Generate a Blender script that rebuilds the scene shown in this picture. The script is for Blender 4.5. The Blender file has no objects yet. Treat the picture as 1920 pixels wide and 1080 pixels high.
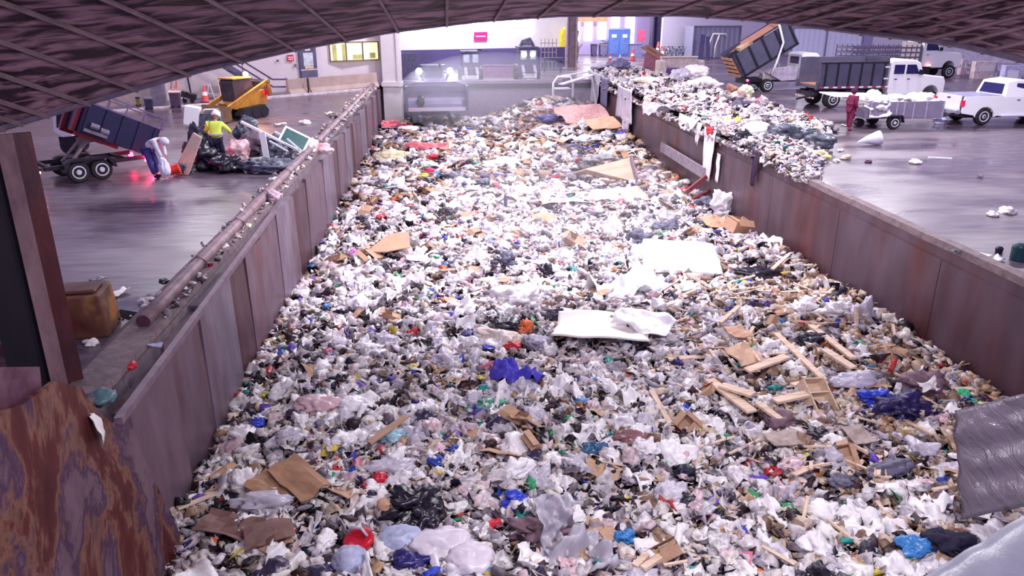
import bpy, bmesh, math, random
import numpy as np
from mathutils import Vector, Matrix, noise, Euler

R = math.radians
S = bpy.context.scene
COL = S.collection

# ------------------------------------------------------------------ camera
F_PX = 1424.0; PITCH = R(20); YAW = R(4.83); CAM_H = 4.9
cam_d = bpy.data.cameras.new('camera'); cam = bpy.data.objects.new('camera', cam_d); COL.objects.link(cam)
cam.location = (0, 0, CAM_H)
cam.rotation_euler = (R(90) - PITCH, 0, -YAW)
cam_d.sensor_width = 36; cam_d.lens = 36 * F_PX / 1920
cam_d.clip_end = 500; cam_d.clip_start = 0.05
S.camera = cam
_fw = Vector((math.sin(YAW)*math.cos(PITCH), math.cos(YAW)*math.cos(PITCH), -math.sin(PITCH)))
_rt = Vector((math.cos(YAW), -math.sin(YAW), 0)); _up = _rt.cross(_fw)
def ray(px, py): return _fw + _rt*((px-960)/F_PX) + _up*((540-py)/F_PX)
def at(px, py, z=0.0):
    r = ray(px, py); return Vector((0, 0, CAM_H)) + r*((z-CAM_H)/r.z)
def atd(px, py, d): return Vector((0, 0, CAM_H)) + ray(px, py)*d
def atx(px, py, x):
    r = ray(px, py); return Vector((0, 0, CAM_H)) + r*(x/r.x)

# ------------------------------------------------------------------ light
S.view_settings.view_transform = 'Standard'; S.view_settings.look = 'None'
S.view_settings.gamma = 1.0; S.view_settings.use_curve_mapping = False
S.view_settings.exposure = 0.6
w = bpy.data.worlds.new('world'); S.world = w; w.use_nodes = True
bg = w.node_tree.nodes['Background']; bg.inputs[0].default_value = (0.66, 0.56, 1.0, 1); bg.inputs[1].default_value = 0.38
S.cycles.max_bounces = 6; S.cycles.diffuse_bounces = 3; S.cycles.glossy_bounces = 3
S.cycles.transmission_bounces = 6; S.cycles.transparent_max_bounces = 10; S.cycles.volume_bounces = 0
S.cycles.use_denoising = True; S.cycles.sample_clamp_indirect = 6

def area(name, loc, size, power, col=(1, 0.96, 1), rot=(0, 0, 0)):
    l = bpy.data.lights.new(name, 'AREA'); l.shape = 'RECTANGLE'; l.size = size[0]; l.size_y = size[1]
    l.energy = power; l.color = col
    o = bpy.data.objects.new(name, l); o.location = loc; o.rotation_euler = rot; COL.objects.link(o); return o
# high bay hall lamps hanging over the pit and the tipping floors, beyond the netted soffit
for (x, y, p) in ((2, 20, 850), (8, 22, 450), (3.5, 27, 900), (7, 38, 1100), (1, 52, 1200),
                  (-12, 30, 350), (-14, 44, 500), (20, 26, 1000), (24, 40, 1100), (30, 60, 1100), (4, 69, 1500), (18, 84, 2200)):
    area('hall_lamp', (x, y, 10.5), (3.0, 1.2), p*1.1)
# unseen fill lights added under the soffit to brighten the near pit
for (x, y, p) in ((0.5, 5.0, 190), (4.0, 6.0, 250), (8.0, 6.5, 90)):
    area('soffit_fill', (x, y, 5.5), (1.6, .5), p, rot=(R(22), 0, 0))

# ------------------------------------------------------------------ helpers
def tag(o, label=None, cat=None, group=None, kind=None):
    if label: o['label'] = label
    if cat: o['category'] = cat
    if group: o['group'] = group
    if kind: o['kind'] = kind
    return o
def empty(name, loc, rz=0, label=None, cat=None, group=None):
    o = bpy.data.objects.new(name, None); COL.objects.link(o); o.location = loc; o.rotation_euler = (0, 0, rz)
    o.empty_display_size = 0.2
    return tag(o, label, cat, group)

MATS = {}
def mat(name, c, rough=0.6, metal=0.0, var=0.25, scale=4.0, bump=0.0, c2=None, emit=None, estr=0, spec=0.5, streak=None, alpha=None, trans=0):
    if name in MATS: return MATS[name]
    m = bpy.data.materials.new(name); m.use_nodes = True; nt = m.node_tree; N = nt.nodes; L = nt.links
    b = N['Principled BSDF']; b.inputs['Roughness'].default_value = rough; b.inputs['Metallic'].default_value = metal
    b.inputs['Specular IOR Level'].default_value = spec
    tc = N.new('ShaderNodeTexCoord'); mp = N.new('ShaderNodeMapping'); L.new(tc.outputs['Object'], mp.inputs[0])
    if streak: mp.inputs['Scale'].default_value = streak
    nz = N.new('ShaderNodeTexNoise'); nz.inputs['Scale'].default_value = scale; nz.inputs['Detail'].default_value = 6
    nz.inputs['Roughness'].default_value = 0.65
    L.new(mp.outputs[0], nz.inputs['Vector'])
    cr = N.new('ShaderNodeValToRGB'); cr.color_ramp.elements[0].position = 0.35; cr.color_ramp.elements[1].position = 0.65
    if c2 is None: c2 = tuple(min(1, v*(1+var)) for v in c); c1 = tuple(v*(1-var) for v in c)
    else: c1 = c
    cr.color_ramp.elements[0].color = (*c1, 1); cr.color_ramp.elements[1].color = (*c2, 1)
    L.new(nz.outputs['Fac'], cr.inputs[0]); L.new(cr.outputs[0], b.inputs['Base Color'])
    if bump:
        bp = N.new('ShaderNodeBump'); bp.inputs['Strength'].default_value = bump; bp.inputs['Distance'].default_value = 0.05
        L.new(nz.outputs['Fac'], bp.inputs['Height']); L.new(bp.outputs[0], b.inputs['Normal'])
    if emit: b.inputs['Emission Color'].default_value = (*emit, 1); b.inputs['Emission Strength'].default_value = estr
    if alpha is not None: b.inputs['Alpha'].default_value = alpha
    if trans: b.inputs['Transmission Weight'].default_value = trans
    MATS[name] = m; return m

class MB:
    def __init__(s): s.v = []; s.f = []; s.mi = []; s.cur = 0
    def add(s, vs, fs, M=None):
        n = len(s.v)
        s.v += [tuple(M @ Vector(v)) if M is not None else tuple(v) for v in vs]
        s.f += [tuple(i+n for i in f) for f in fs]; s.mi += [s.cur]*len(fs); return s
    def box(s, c, d, M=None, rot=None, taper=1.0):
        x, y, z = d[0]/2, d[1]/2, d[2]/2
        vs = [(-x,-y,-z),(x,-y,-z),(x,y,-z),(-x,y,-z),(-x*taper,-y*taper,z),(x*taper,-y*taper,z),(x*taper,y*taper,z),(-x*taper,y*taper,z)]
        T = Matrix.Translation(c)
        if rot: T = T @ Euler(rot).to_matrix().to_4x4()
        if M is not None: T = M @ T
        return s.add(vs, [(0,3,2,1),(4,5,6,7),(0,1,5,4),(1,2,6,5),(2,3,7,6),(3,0,4,7)], T)
    def bar(s, a, b, w, h=None, M=None):
        a = Vector(a); b = Vector(b); d = b-a; h = h or w
        q = d.to_track_quat('Z', 'Y').to_matrix().to_4x4()
        T = Matrix.Translation((a+b)/2) @ q
        if M is not None: T = M @ T
        return s.box((0,0,0), (w, h, d.length), T)
    def tube(s, pts, r, n=8, M=None, cap=True, radii=None):
        pts = [Vector(p) for p in pts]; vs = []; fs = []
        prev = None
        for i, p in enumerate(pts):
            t = (pts[min(i+1, len(pts)-1)] - pts[max(i-1, 0)])
            if t.length < 1e-7: t = Vector((0,0,1))
            t.normalize()
            if prev is None: u = t.orthogonal().normalized()
            else:
                u = prev - t*prev.dot(t)
                u = u.normalized() if u.length > 1e-5 else t.orthogonal().normalized()
            prev = u; v = t.cross(u); rr = radii[i] if radii else r
            for k in range(n):
                a = 2*math.pi*k/n; vs.append(p + (u*math.cos(a)+v*math.sin(a))*rr)
        m = len(pts)
        for i in range(m-1):
            for k in range(n):
                fs.append((i*n+k, i*n+(k+1)%n, (i+1)*n+(k+1)%n, (i+1)*n+k))
        if cap: fs.append(tuple(range(n-1, -1, -1))); fs.append(tuple((m-1)*n+k for k in range(n)))
        return s.add(vs, fs, M)
    def cyl(s, a, b, r, n=14, r2=None, M=None): return s.tube([a, b], r, n, M, True, [r, r2 if r2 is not None else r])
    def prism(s, poly, y0, y1, M=None):
        """polygon in local XZ, extruded along Y"""
        n = len(poly); vs = [(p[0], y0, p[1]) for p in poly] + [(p[0], y1, p[1]) for p in poly]
        fs = [tuple(range(n)), tuple(range(2*n-1, n-1, -1))] + [(i, i+n, (i+1)%n+n, (i+1)%n) for i in range(n)]
        return s.add(vs, fs, M)
    def lathe(s, prof, n=16, M=None):
        vs = []; fs = []
        for (r, z) in prof:
            for k in range(n):
                a = 2*math.pi*k/n; vs.append((r*math.cos(a), r*math.sin(a), z))
        for i in range(len(prof)-1):
            for k in range(n): fs.append((i*n+k, i*n+(k+1)%n, (i+1)*n+(k+1)%n, (i+1)*n+k))
        fs.append(tuple(range(n-1,-1,-1))); fs.append(tuple((len(prof)-1)*n+k for k in range(n)))
        return s.add(vs, fs, M)
    def mesh(s, name, mats, smooth=False, bevel=0):
        me = bpy.data.meshes.new(name); me.from_pydata(s.v, [], s.f); me.validate()
        for m in (mats if isinstance(mats, (list, tuple)) else [mats]): me.materials.append(m)
        if len(me.polygons) == len(s.mi): me.polygons.foreach_set('material_index', s.mi)
        if smooth: me.polygons.foreach_set('use_smooth', [True]*len(me.polygons))
        if bevel or True:
            bm = bmesh.new(); bm.from_mesh(me); bmesh.ops.recalc_face_normals(bm, faces=bm.faces); bm.to_mesh(me); bm.free()
        return me
    def build(s, name, mats, parent=None, smooth=False, loc=None, rz=0, bevel=0):
        o = bpy.data.objects.new(name, s.mesh(name, mats, smooth)); COL.objects.link(o)
        if parent: o.parent = parent
        if loc is not None: o.location = loc
        if rz: o.rotation_euler = (0, 0, rz)
        if bevel:
            b = o.modifiers.new('bevel', 'BEVEL'); b.width = bevel; b.segments = 2; b.limit_method = 'ANGLE'
        return o
def dup(o, loc=None, rot=None, scale=None, label=None, group=None):
    c = o.copy(); COL.objects.link(c)
    if loc is not None: c.location = loc
    if rot is not None: c.rotation_euler = rot
    if scale is not None: c.scale = scale
    if label: c['label'] = label
    if group: c['group'] = group
    for ch in list(o.children):
        d = ch.copy(); COL.objects.link(d); d.parent = c; d.matrix_parent_inverse = ch.matrix_parent_inverse
        for g in list(ch.children):
            e = g.copy(); COL.objects.link(e); e.parent = d; e.matrix_parent_inverse = g.matrix_parent_inverse
    return c

# colours measured by eye, linear
def srgb(r, g, b):
    f = lambda c: (c/255/12.92) if c/255 <= 0.04045 else ((c/255+0.055)/1.055)**2.4
    return (f(r), f(g), f(b))
M_floor = None
def floor_material():
    m = bpy.data.materials.new('wet_concrete'); m.use_nodes = True; nt = m.node_tree; N = nt.nodes; L = nt.links
    b = N['Principled BSDF']; tc = N.new('ShaderNodeTexCoord')
    def nz(sc, st, det=6):
        mp = N.new('ShaderNodeMapping'); mp.inputs['Scale'].default_value = st; L.new(tc.outputs['Object'], mp.inputs[0])
        n = N.new('ShaderNodeTexNoise'); n.inputs['Scale'].default_value = sc; n.inputs['Detail'].default_value = det; L.new(mp.outputs[0], n.inputs['Vector']); return n
    a = nz(0.35, (0.5, 1, 1)); c = nz(3.0, (0.35, 1.6, 1), 8)
    mx = N.new('ShaderNodeMath'); mx.operation = 'MULTIPLY_ADD'; mx.inputs[1].default_value = 0.5; L.new(a.outputs['Fac'], mx.inputs[0])
    m2 = N.new('ShaderNodeMath'); m2.operation = 'MULTIPLY'; m2.inputs[1].default_value = 0.5; L.new(c.outputs['Fac'], m2.inputs[0]); L.new(m2.outputs[0], mx.inputs[2])
    cr = N.new('ShaderNodeValToRGB'); e = cr.color_ramp.elements; e[0].position = 0.36; e[0].color = (*srgb(58, 46, 62), 1); e[1].position = 0.66; e[1].color = (*srgb(118, 102, 116), 1)
    L.new(mx.outputs[0], cr.inputs[0]); L.new(cr.outputs[0], b.inputs['Base Color'])
    rr = N.new('ShaderNodeMapRange'); rr.inputs[1].default_value = 0.35; rr.inputs[2].default_value = 0.65; rr.inputs[3].default_value = 0.12; rr.inputs[4].default_value = 0.5
    L.new(a.outputs['Fac'], rr.inputs[0]); L.new(rr.outputs[0], b.inputs['Roughness'])
    bp = N.new('ShaderNodeBump'); bp.inputs['Strength'].default_value = 0.25; bp.inputs['Distance'].default_value = 0.03
    L.new(c.outputs['Fac'], bp.inputs['Height']); L.new(bp.outputs[0], b.inputs['Normal'])
    b.inputs['Specular IOR Level'].default_value = 0.7
    return m
M_floor = floor_material()
def rusty(name, base, rust, amount=0.55, scale=1.2, rough=0.45, metal=0.3, st=(1, 1, 0.35)):
    m = bpy.data.materials.new(name); m.use_nodes = True; nt = m.node_tree; N = nt.nodes; L = nt.links
    b = N['Principled BSDF']; tc = N.new('ShaderNodeTexCoord'); mp = N.new('ShaderNodeMapping'); mp.inputs['Scale'].default_value = st
    L.new(tc.outputs['Object'], mp.inputs[0])
    n1 = N.new('ShaderNodeTexNoise'); n1.inputs['Scale'].default_value = scale; n1.inputs['Detail'].default_value = 8; n1.inputs['Roughness'].default_value = 0.6; L.new(mp.outputs[0], n1.inputs['Vector'])
    n2 = N.new('ShaderNodeTexNoise'); n2.inputs['Scale'].default_value = scale*5; n2.inputs['Detail'].default_value = 8; L.new(mp.outputs[0], n2.inputs['Vector'])
    cr = N.new('ShaderNodeValToRGB'); e = cr.color_ramp.elements; e[0].position = amount-0.08; e[0].color = (*base, 1); e[1].position = amount+0.12; e[1].color = (*rust, 1)
    L.new(n1.outputs['Fac'], cr.inputs[0])
    mx = N.new('ShaderNodeMix'); mx.data_type = 'RGBA'; mx.blend_type = 'MULTIPLY'; mx.inputs[0].default_value = 0.6
    c2 = N.new('ShaderNodeValToRGB'); c2.color_ramp.elements[0].position = 0.3; c2.color_ramp.elements[0].color = (0.35, 0.3, 0.35, 1); c2.color_ramp.elements[1].position = 0.65
    L.new(n2.outputs['Fac'], c2.inputs[0]); L.new(cr.outputs[0], mx.inputs[6]); L.new(c2.outputs[0], mx.inputs[7]); L.new(mx.outputs[2], b.inputs['Base Color'])
    b.inputs['Roughness'].default_value = rough; b.inputs['Metallic'].default_value = metal
    bp = N.new('ShaderNodeBump'); bp.inputs['Strength'].default_value = 0.3; bp.inputs['Distance'].default_value = 0.03; L.new(n2.outputs['Fac'], bp.inputs['Height']); L.new(bp.outputs[0], b.inputs['Normal'])
    MATS[name] = m; return m

M_plate = rusty('pit_steel', srgb(126, 102, 116), srgb(112, 56, 50), 0.6, 0.5)
M_plate_r = rusty('pit_steel_right', srgb(100, 80, 94), srgb(104, 44, 40), 0.56, 0.35)
M_plate_l = rusty('pit_steel_light', srgb(140, 124, 142), srgb(116, 84, 88), 0.6, 0.5)
M_plate_d = rusty('pit_steel_dark', srgb(98, 72, 84), srgb(92, 38, 36), 0.52, 0.6)
M_rust = rusty('rusty_plate', srgb(118, 92, 104), srgb(74, 10, 12), 0.52, .7, 0.5, .1, (1, 1.3, .6))
_e = M_rust.node_tree.nodes
for _n in _e:
    if _n.type == 'TEX_NOISE': _n.inputs['Roughness'].default_value = .66; _n.inputs['Distortion'].default_value = .4; _n.inputs['Detail'].default_value = 8
for _n in _e:
    if _n.type == 'VALTORGB' and _n.color_ramp.elements[0].color[0] > .12:
        _q = _n.color_ramp.elements.new(.48); _q.color = (*srgb(70, 40, 78), 1); _q = _n.color_ramp.elements.new(.525); _q.color = (*srgb(136, 94, 76), 1); _q = _n.color_ramp.elements.new(.56); _q.color = (*srgb(96, 34, 34), 1); break
M_white_wall = mat('painted_block', srgb(208, 200, 206), 0.7, var=0.04, scale=1.5)
M_glow_wall = mat('bright_panel_wall', srgb(246, 240, 242), 0.7, var=0.03, scale=1)
M_dark = mat('dark_steel', srgb(44, 38, 54), 0.45, 0.4, var=0.3)
M_black = mat('black_rubber', (0.012, 0.011, 0.016), 0.7, var=0.3)
M_concrete = mat('grey_concrete', srgb(150, 138, 142), 0.8, var=0.2, scale=2, bump=0.2)
M_curb = mat('worn_concrete_edge', srgb(126, 108, 112), 0.75, var=0.3, scale=5, bump=0.4)
M_white = mat('white_paint', srgb(238, 236, 242), 0.35, var=0.02)
M_glass = mat('dark_glass', srgb(40, 36, 90), 0.1, var=0.1)

# ------------------------------------------------------------------ the setting
XL, XR, YF, ZP = -4.7, 10.9, 57.0, -2.55
def struct(mb, name, m, **k): return tag(mb.build(name, m, **k), kind='structure')
m = MB()
m.box((-34.7, 45, -0.2), (60, 110, 0.4)); m.box((XR+35, 45, -0.2), (70, 110, 0.4)); m.box(((XL+XR)/2, 80, -0.2), (XR-XL, 46, 0.4))
fl = struct(m, 'floor', M_floor)
m = MB(); m.box(((XL+XR)/2, 27, -4.3), (17, 62, 0.3)); struct(m, 'floor', mat('pit_bottom', srgb(60, 50, 55), 0.8))
m = MB(); m.box((XL-0.25, 30, -2.35), (0.5, 56, 3.9)); wl = struct(m, 'wall_left', M_plate)
# overlapping wear plates on the left pit wall
rnd = random.Random(5)
y = 4.0; k = 0
while y < 55:
    wd = rnd.uniform(1.3, 2.3); top = -0.12 - rnd.random()*0.12; m = MB()
    t = 0.04 + 0.06*(k % 2)
    skew = rnd.uniform(0.0, 0.35)
    m.add([(XL, y+skew, top), (XL, y+wd+0.1+skew, top-0.05), (XL, y+wd+0.1, -3.4), (XL, y, -3.4),
           (XL+t, y+skew, top), (XL+t+0.03, y+wd+0.1+skew, top-0.05), (XL+t+0.09, y+wd+0.1, -3.4), (XL+t+0.03, y, -3.4)],
          [(0,1,2,3),(4,5,6,7),(0,1,5,4),(1,2,6,5),(2,3,7,6),(3,0,4,7)])
    o = m.build('steel_plate', M_plate_d if y < 8 else (M_plate, M_plate_l, M_plate_d, M_plate)[k % 4], wl); y += wd; k += 1
m = MB(); m.box((XR+0.25, 31, -2.2), (0.5, 56, 4.3)); wr = struct(m, 'wall_right', M_plate_r)
y = 6.0
while y < 56:
    wd = 4.6; m = MB(); m.box((XR-0.02, y+wd/2, -1.9), (0.05, wd-0.02, 3.2)); m.build('steel_plate', M_plate_r, wr); y += wd
m = MB()
pts = [(XR+0.12, 4+i*1.0, 0.03+0.03*noise.noise((i*0.7, 2, 0))) for i in range(54)]
for i in range(53): m.bar(pts[i], pts[i+1], 0.26, 0.16)
struct(m, 'trim_1', M_curb)
m = MB(); m.box(((XL+XR)/2, YF+0.25, -2.0), (XR-XL, 0.5, 4.1)); m.box(((XL+XR)/2, YF+0.1, 0.1), (XR-XL, 0.7, 0.22)); struct(m, 'wall_far', mat('far_wall', srgb(120, 104, 130), 0.7))
# ledge of worn concrete along the left pit edge
m = MB()
n = 60
for i in range(n):
    y0 = 9.0+i*0.85; a = 0.12+0.08*noise.noise((i*0.5, 0, 1)); b_ = 0.12+0.08*noise.noise((i*0.5+0.5, 0, 1))
    m.add([(XL-0.75, y0, 0), (XL-0.02, y0, 0), (XL-0.02, y0, a), (XL-0.55, y0, a), (XL-0.75, y0+0.86, 0), (XL-0.02, y0+0.86, 0), (XL-0.02, y0+0.86, b_), (XL-0.55, y0+0.86, b_)],
          [(0,1,2,3),(7,6,5,4),(0,4,5,1),(1,5,6,2),(2,6,7,3),(3,7,4,0)])
struct(m, 'trim_2', M_curb)

# netted soffit
edge = [(-120, 282, 9.0), (0, 240, 9.6), (60, 222, 10), (200, 181, 11), (380, 130, 13), (560, 90, 15), (735, 58, 17), (900, 38, 18), (1050, 28, 18.5),
        (1280, 27, 18), (1400, 35, 17), (1480, 43, 16), (1600, 59, 14.5), (1700, 70, 13), (1800, 84, 12), (1920, 112, 11), (2040, 150, 10.3)]
def ceil_pt(u, v):
    """u along the edge, v 0 at the low edge to 1 overhead"""
    x = u*(len(edge)-1); i = min(int(x), len(edge)-2); f = x-i
    e = [edge[i][k]*(1-f)+edge[i+1][k]*f for k in range(3)]
    B = atd(e[0], e[1], e[2]); T = Vector((B.x*1.25, 0.6, 6.4))
    p = B.lerp(T, v); p.z += 0.25*math.sin(v*math.pi)
    return p
NU, NV = 160, 44
m = MB(); vs = []; uvs = []
for j in range(NV+1):
    for i in range(NU+1):
        v = (j/NV)**1.3; p = ceil_pt(i/NU, v)
        p.z += 0.03*noise.noise((i*0.4, j*0.9, 0)); vs.append(p); uvs.append((i/NU, v))
fs = [(j*(NU+1)+i, j*(NU+1)+i+1, (j+1)*(NU+1)+i+1, (j+1)*(NU+1)+i) for j in range(NV) for i in range(NU)]
m.add(vs, fs)
def ceiling_material():
    m = bpy.data.materials.new('netted_soffit'); m.use_nodes = True; nt = m.node_tree; N = nt.nodes; L = nt.links
    b = N['Principled BSDF']; uv = N.new('ShaderNodeUVMap'); mp = N.new('ShaderNodeMapping'); mp.inputs['Scale'].default_value = (38, 42, 1)
    L.new(uv.outputs[0], mp.inputs[0])
    n1 = N.new('ShaderNodeTexNoise'); n1.inputs['Scale'].default_value = 1.0; n1.inputs['Detail'].default_value = 3; n1.inputs['Distortion'].default_value = 0.6; L.new(mp.outputs[0], n1.inputs['Vector'])
    cr = N.new('ShaderNodeValToRGB'); e = cr.color_ramp.elements; e[0].position = 0.42; e[0].color = (*srgb(40, 8, 32), 1); e[1].position = 0.6; e[1].color = (*srgb(142, 104, 124), 1)
    L.new(n1.outputs['Fac'], cr.inputs[0]); L.new(cr.outputs[0], b.inputs['Base Color']); b.inputs['Roughness'].default_value = 0.8
    bp = N.new('ShaderNodeBump'); bp.inputs['Strength'].default_value = 0.8; bp.inputs['Distance'].default_value = 0.1; L.new(n1.outputs['Fac'], bp.inputs['Height']); L.new(bp.outputs[0], b.inputs['Normal'])
    return m
me = bpy.data.meshes.new('ceiling'); me.from_pydata(m.v, [], m.f)
ul = me.uv_layers.new(name='UVMap')
for li, lp in enumerate(me.loops): ul.data[li].uv = uvs[lp.vertex_index]
me.materials.append(ceiling_material())
ce = bpy.data.objects.new('ceiling', me); COL.objects.link(ce); ce['kind'] = 'structure'
sd = ce.modifiers.new('solid', 'SOLIDIFY'); sd.thickness = 0.06; sd.offset = -1
M_purlin = mat('soffit_steel', srgb(122, 98, 110), 0.7, var=0.25, scale=3)
m = MB()
for i in range(0, 30):
    u = i/29; pts = [ceil_pt(u, v)+Vector((0, 0, -0.04)) for v in np.linspace(0, 1, 10)]
    m.tube(pts, 0.035, 6)
m.build('soffit_beam', M_purlin, ce)
m = MB(); m.tube([ceil_pt(i/100, 0) for i in range(101)], 0.05, 6); m.build('soffit_edge_rail', mat('soffit_rail', srgb(100, 84, 110), 0.6), ce)
# ------------------------------------------------------------------ the waste heap
def hf(x, y):
    z = ZP + 0.22*noise.noise((x*0.35, y*0.35, 3)) + 0.12*noise.noise((x*1.1, y*1.1, 7))
    z += 0.35*max(0, min(1, (x-9.0)/1.8)) * max(0, min(1, (26-y)/8))          # banked against the right wall
    z += 0.9*math.exp(-((x-8.5)/3.2)**2-((y-45)/6.0)**2) + 1.4*math.exp(-((x-8)/3.5)**2-((y-54)/4)**2)
    z += 0.5*math.exp(-((x-4.5)/2.5)**2-((y-53)/3.5)**2)
    z += 0.25*math.exp(-((x-6.5)/3.0)**2-((y-17)/3.0)**2)
    z -= 0.2*math.exp(-((x+4.2)/0.8)**2)
    return z
def atp(px, py, dz=0.0):
    z = ZP
    for _ in range(8):
        p = at(px, py, z+dz); z = hf(p.x, p.y)
    return Vector((p.x, p.y, z+dz))
WW = lambda y: (0.4 if y < 22 else min(6.5, 0.4+(y-22)*0.55))                  # width of the windrow on the right tipping floor
def hr(x, y):
    w = WW(y); t = (x-XR)/w
    if t < 0 or t > 1: return 0.0
    return (0.15+0.75*min(1, max(0, (y-22)/14)))*math.sin(math.pi*min(1, 0.25+0.75*t))*(0.8+0.5*noise.noise((x*0.8, y*0.8, 1)))

def attr_material(name, rough=0.5, spec=0.4):
    m = bpy.data.materials.new(name); m.use_nodes = True; nt = m.node_tree; N = nt.nodes; L = nt.links
    b = N['Principled BSDF']; a = N.new('ShaderNodeAttribute'); a.attribute_name = 'Col'
    n = N.new('ShaderNodeTexNoise'); n.inputs['Scale'].default_value = 9; n.inputs['Detail'].default_value = 4
    tc = N.new('ShaderNodeTexCoord'); L.new(tc.outputs['Object'], n.inputs['Vector'])
    cr = N.new('ShaderNodeValToRGB'); cr.color_ramp.elements[0].position = 0.35; cr.color_ramp.elements[0].color = (0.42, 0.38, 0.4, 1); cr.color_ramp.elements[1].position = 0.55
    L.new(n.outputs['Fac'], cr.inputs[0])
    mx = N.new('ShaderNodeMix'); mx.data_type = 'RGBA'; mx.blend_type = 'MULTIPLY'; mx.inputs[0].default_value = 0.8
    L.new(a.outputs['Color'], mx.inputs[6]); L.new(cr.outputs[0], mx.inputs[7]); L.new(mx.outputs[2], b.inputs['Base Color'])
    b.inputs['Roughness'].default_value = rough; b.inputs['Specular IOR Level'].default_value = spec
    return m
M_scrap = attr_material('loose_scraps', .45)
def ico(sub):
    bm = bmesh.new(); bmesh.ops.create_icosphere(bm, subdivisions=sub, radius=1.0)
    v = np.array([x.co[:] for x in bm.verts]); f = np.array([[q.index for q in t.verts] for t in bm.faces]); bm.free(); return v, f
def crumple(v, seed, amp=0.35, fr=1.3, flat=0.6):
    out = np.zeros_like(v); o = Vector((seed*7.3, seed*3.1, seed*1.7))
    for i, p in enumerate(v):
        q = Vector(p)*fr+o; r = 1+amp*(noise.noise(q)*1.2 - 1.3*abs(noise.noise(q*1.9)) + 0.7*(.5-abs(noise.noise(q*4.1)))*.8 - .35*abs(noise.noise(q*8.3)))
        out[i] = (p[0]*r, p[1]*r, p[2]*r*flat)
    return out
v1, f1 = ico(1); v2, f2 = ico(2); v3, f3 = ico(3); v4, f4 = ico(4)
TPL = []
for s in range(10): TPL.append((crumple(v2, s, 0.8, 1.4, 0.5), f2, 'lump'))
for s in range(8): TPL.append((crumple(v1, s+30, 0.8, 1.5, 0.45), f1, 'lump'))
def grid_tpl(seed, n=4, fold=0.35, thick=0.03):
    g = []; 
    for j in range(n):
        for i in range(n):
            x = i/(n-1)*2-1; y = j/(n-1)*2-1
            g.append((x*(1+.2*noise.noise((x, y, seed))), y*0.8, fold*noise.noise((x*1.2+seed, y*1.2, seed*2.0))*1.6))
    g = np.array(g); top = g+np.array([0, 0, thick]); v = np.vstack([g, top]); m = n*n; f = []
    for j in range(n-1):
        for i in range(n-1):
            a = j*n+i; b = a+1; c = a+n+1; d = a+n
            f += [(a, d, c), (a, c, b), (a+m, b+m, c+m), (a+m, c+m, d+m)]
    bd = [i for i in range(n)] + [j*n+n-1 for j in range(1, n)] + [n*n-1-i for i in range(1, n)] + [j*n for j in range(n-2, 0, -1)]
    for k in range(len(bd)):
        a = bd[k]; b = bd[(k+1) % len(bd)]; f += [(a, b, b+m), (a, b+m, a+m)]
    return v, np.array(f)
for s in range(8): a, b = grid_tpl(s+1.37, 4); TPL.append((a, b, 'sheet'))
bx = np.array([(x, y*0.16, z*0.06) for x in (-1, 1) for y in (-1, 1) for z in (-1, 1)], float)
bf = np.array([(0,1,3),(0,3,2),(4,6,7),(4,7,5),(0,4,5),(0,5,1),(2,3,7),(2,7,6),(0,2,6),(0,6,4),(1,5,7),(1,7,3)])
TPL.append((bx, bf, 'stick')); bx2 = bx.copy(); bx2[:, 1] *= 3.5; bx2[:, 2] *= 4; TPL.append((bx2, bf, 'block'))
WH = [srgb(242, 238, 240), srgb(232, 224, 232), srgb(218, 208, 214), srgb(200, 190, 204), srgb(236, 226, 222), srgb(225, 200, 208)]
GY = [srgb(150, 140, 152), srgb(120, 108, 120), srgb(170, 160, 178)]
TN = [srgb(214, 192, 178), srgb(168, 138, 120), srgb(205, 180, 160), srgb(140, 108, 92), srgb(186, 150, 120)]
DK = [srgb(42, 28, 40), srgb(26, 20, 52), srgb(64, 40, 50), srgb(20, 14, 26), srgb(74, 54, 66), srgb(56, 28, 32)]
CO = [srgb(190, 30, 50), srgb(210, 60, 60), srgb(40, 70, 190), srgb(40, 150, 150), srgb(60, 160, 110), srgb(222, 200, 80), srgb(220, 110, 50), srgb(110, 80, 190), srgb(220, 120, 150), srgb(90, 150, 220)]
def cl(v): return max(0.0, min(1.0, v))
def mix_probs(x, y):
    far = cl((y-31)/5); right = cl((x-5.5)/3)*cl((23-y)/3); br = cl((x-3.5)/3)*cl((13-y)/3)
    nl = cl((2-x)/5)*cl((13-y)/4); cen = math.exp(-((x-3)/4)**2-((y-24)/7)**2)  # cen: whiter scrap mix paints the fog into the pit centre
    w = dict(W=1.25+0.6*cen, G=0.16, T=0.13+0.05*br, D=0.34+0.25*nl-0.15*cen, C=0.075)  # dark share also serves as painted shade between the scraps
    w['T'] += 1.1*far+0.9*right+0.45*br; w['W'] *= 1-0.62*far-0.45*right-0.3*br; w['G'] += 0.3*far+0.15*br; w['D'] += 0.3*far
    return w
def pick_col(x, y, rng):
    w = mix_probs(x, y); k = rng.choices(list(w), list(w.values()))[0]
    c = rng.choice({'W': WH, 'G': GY, 'T': TN, 'D': DK, 'C': CO}[k]); j = rng.uniform(0.78, 1.08); return k, tuple(min(1, q*j) for q in c)
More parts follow.
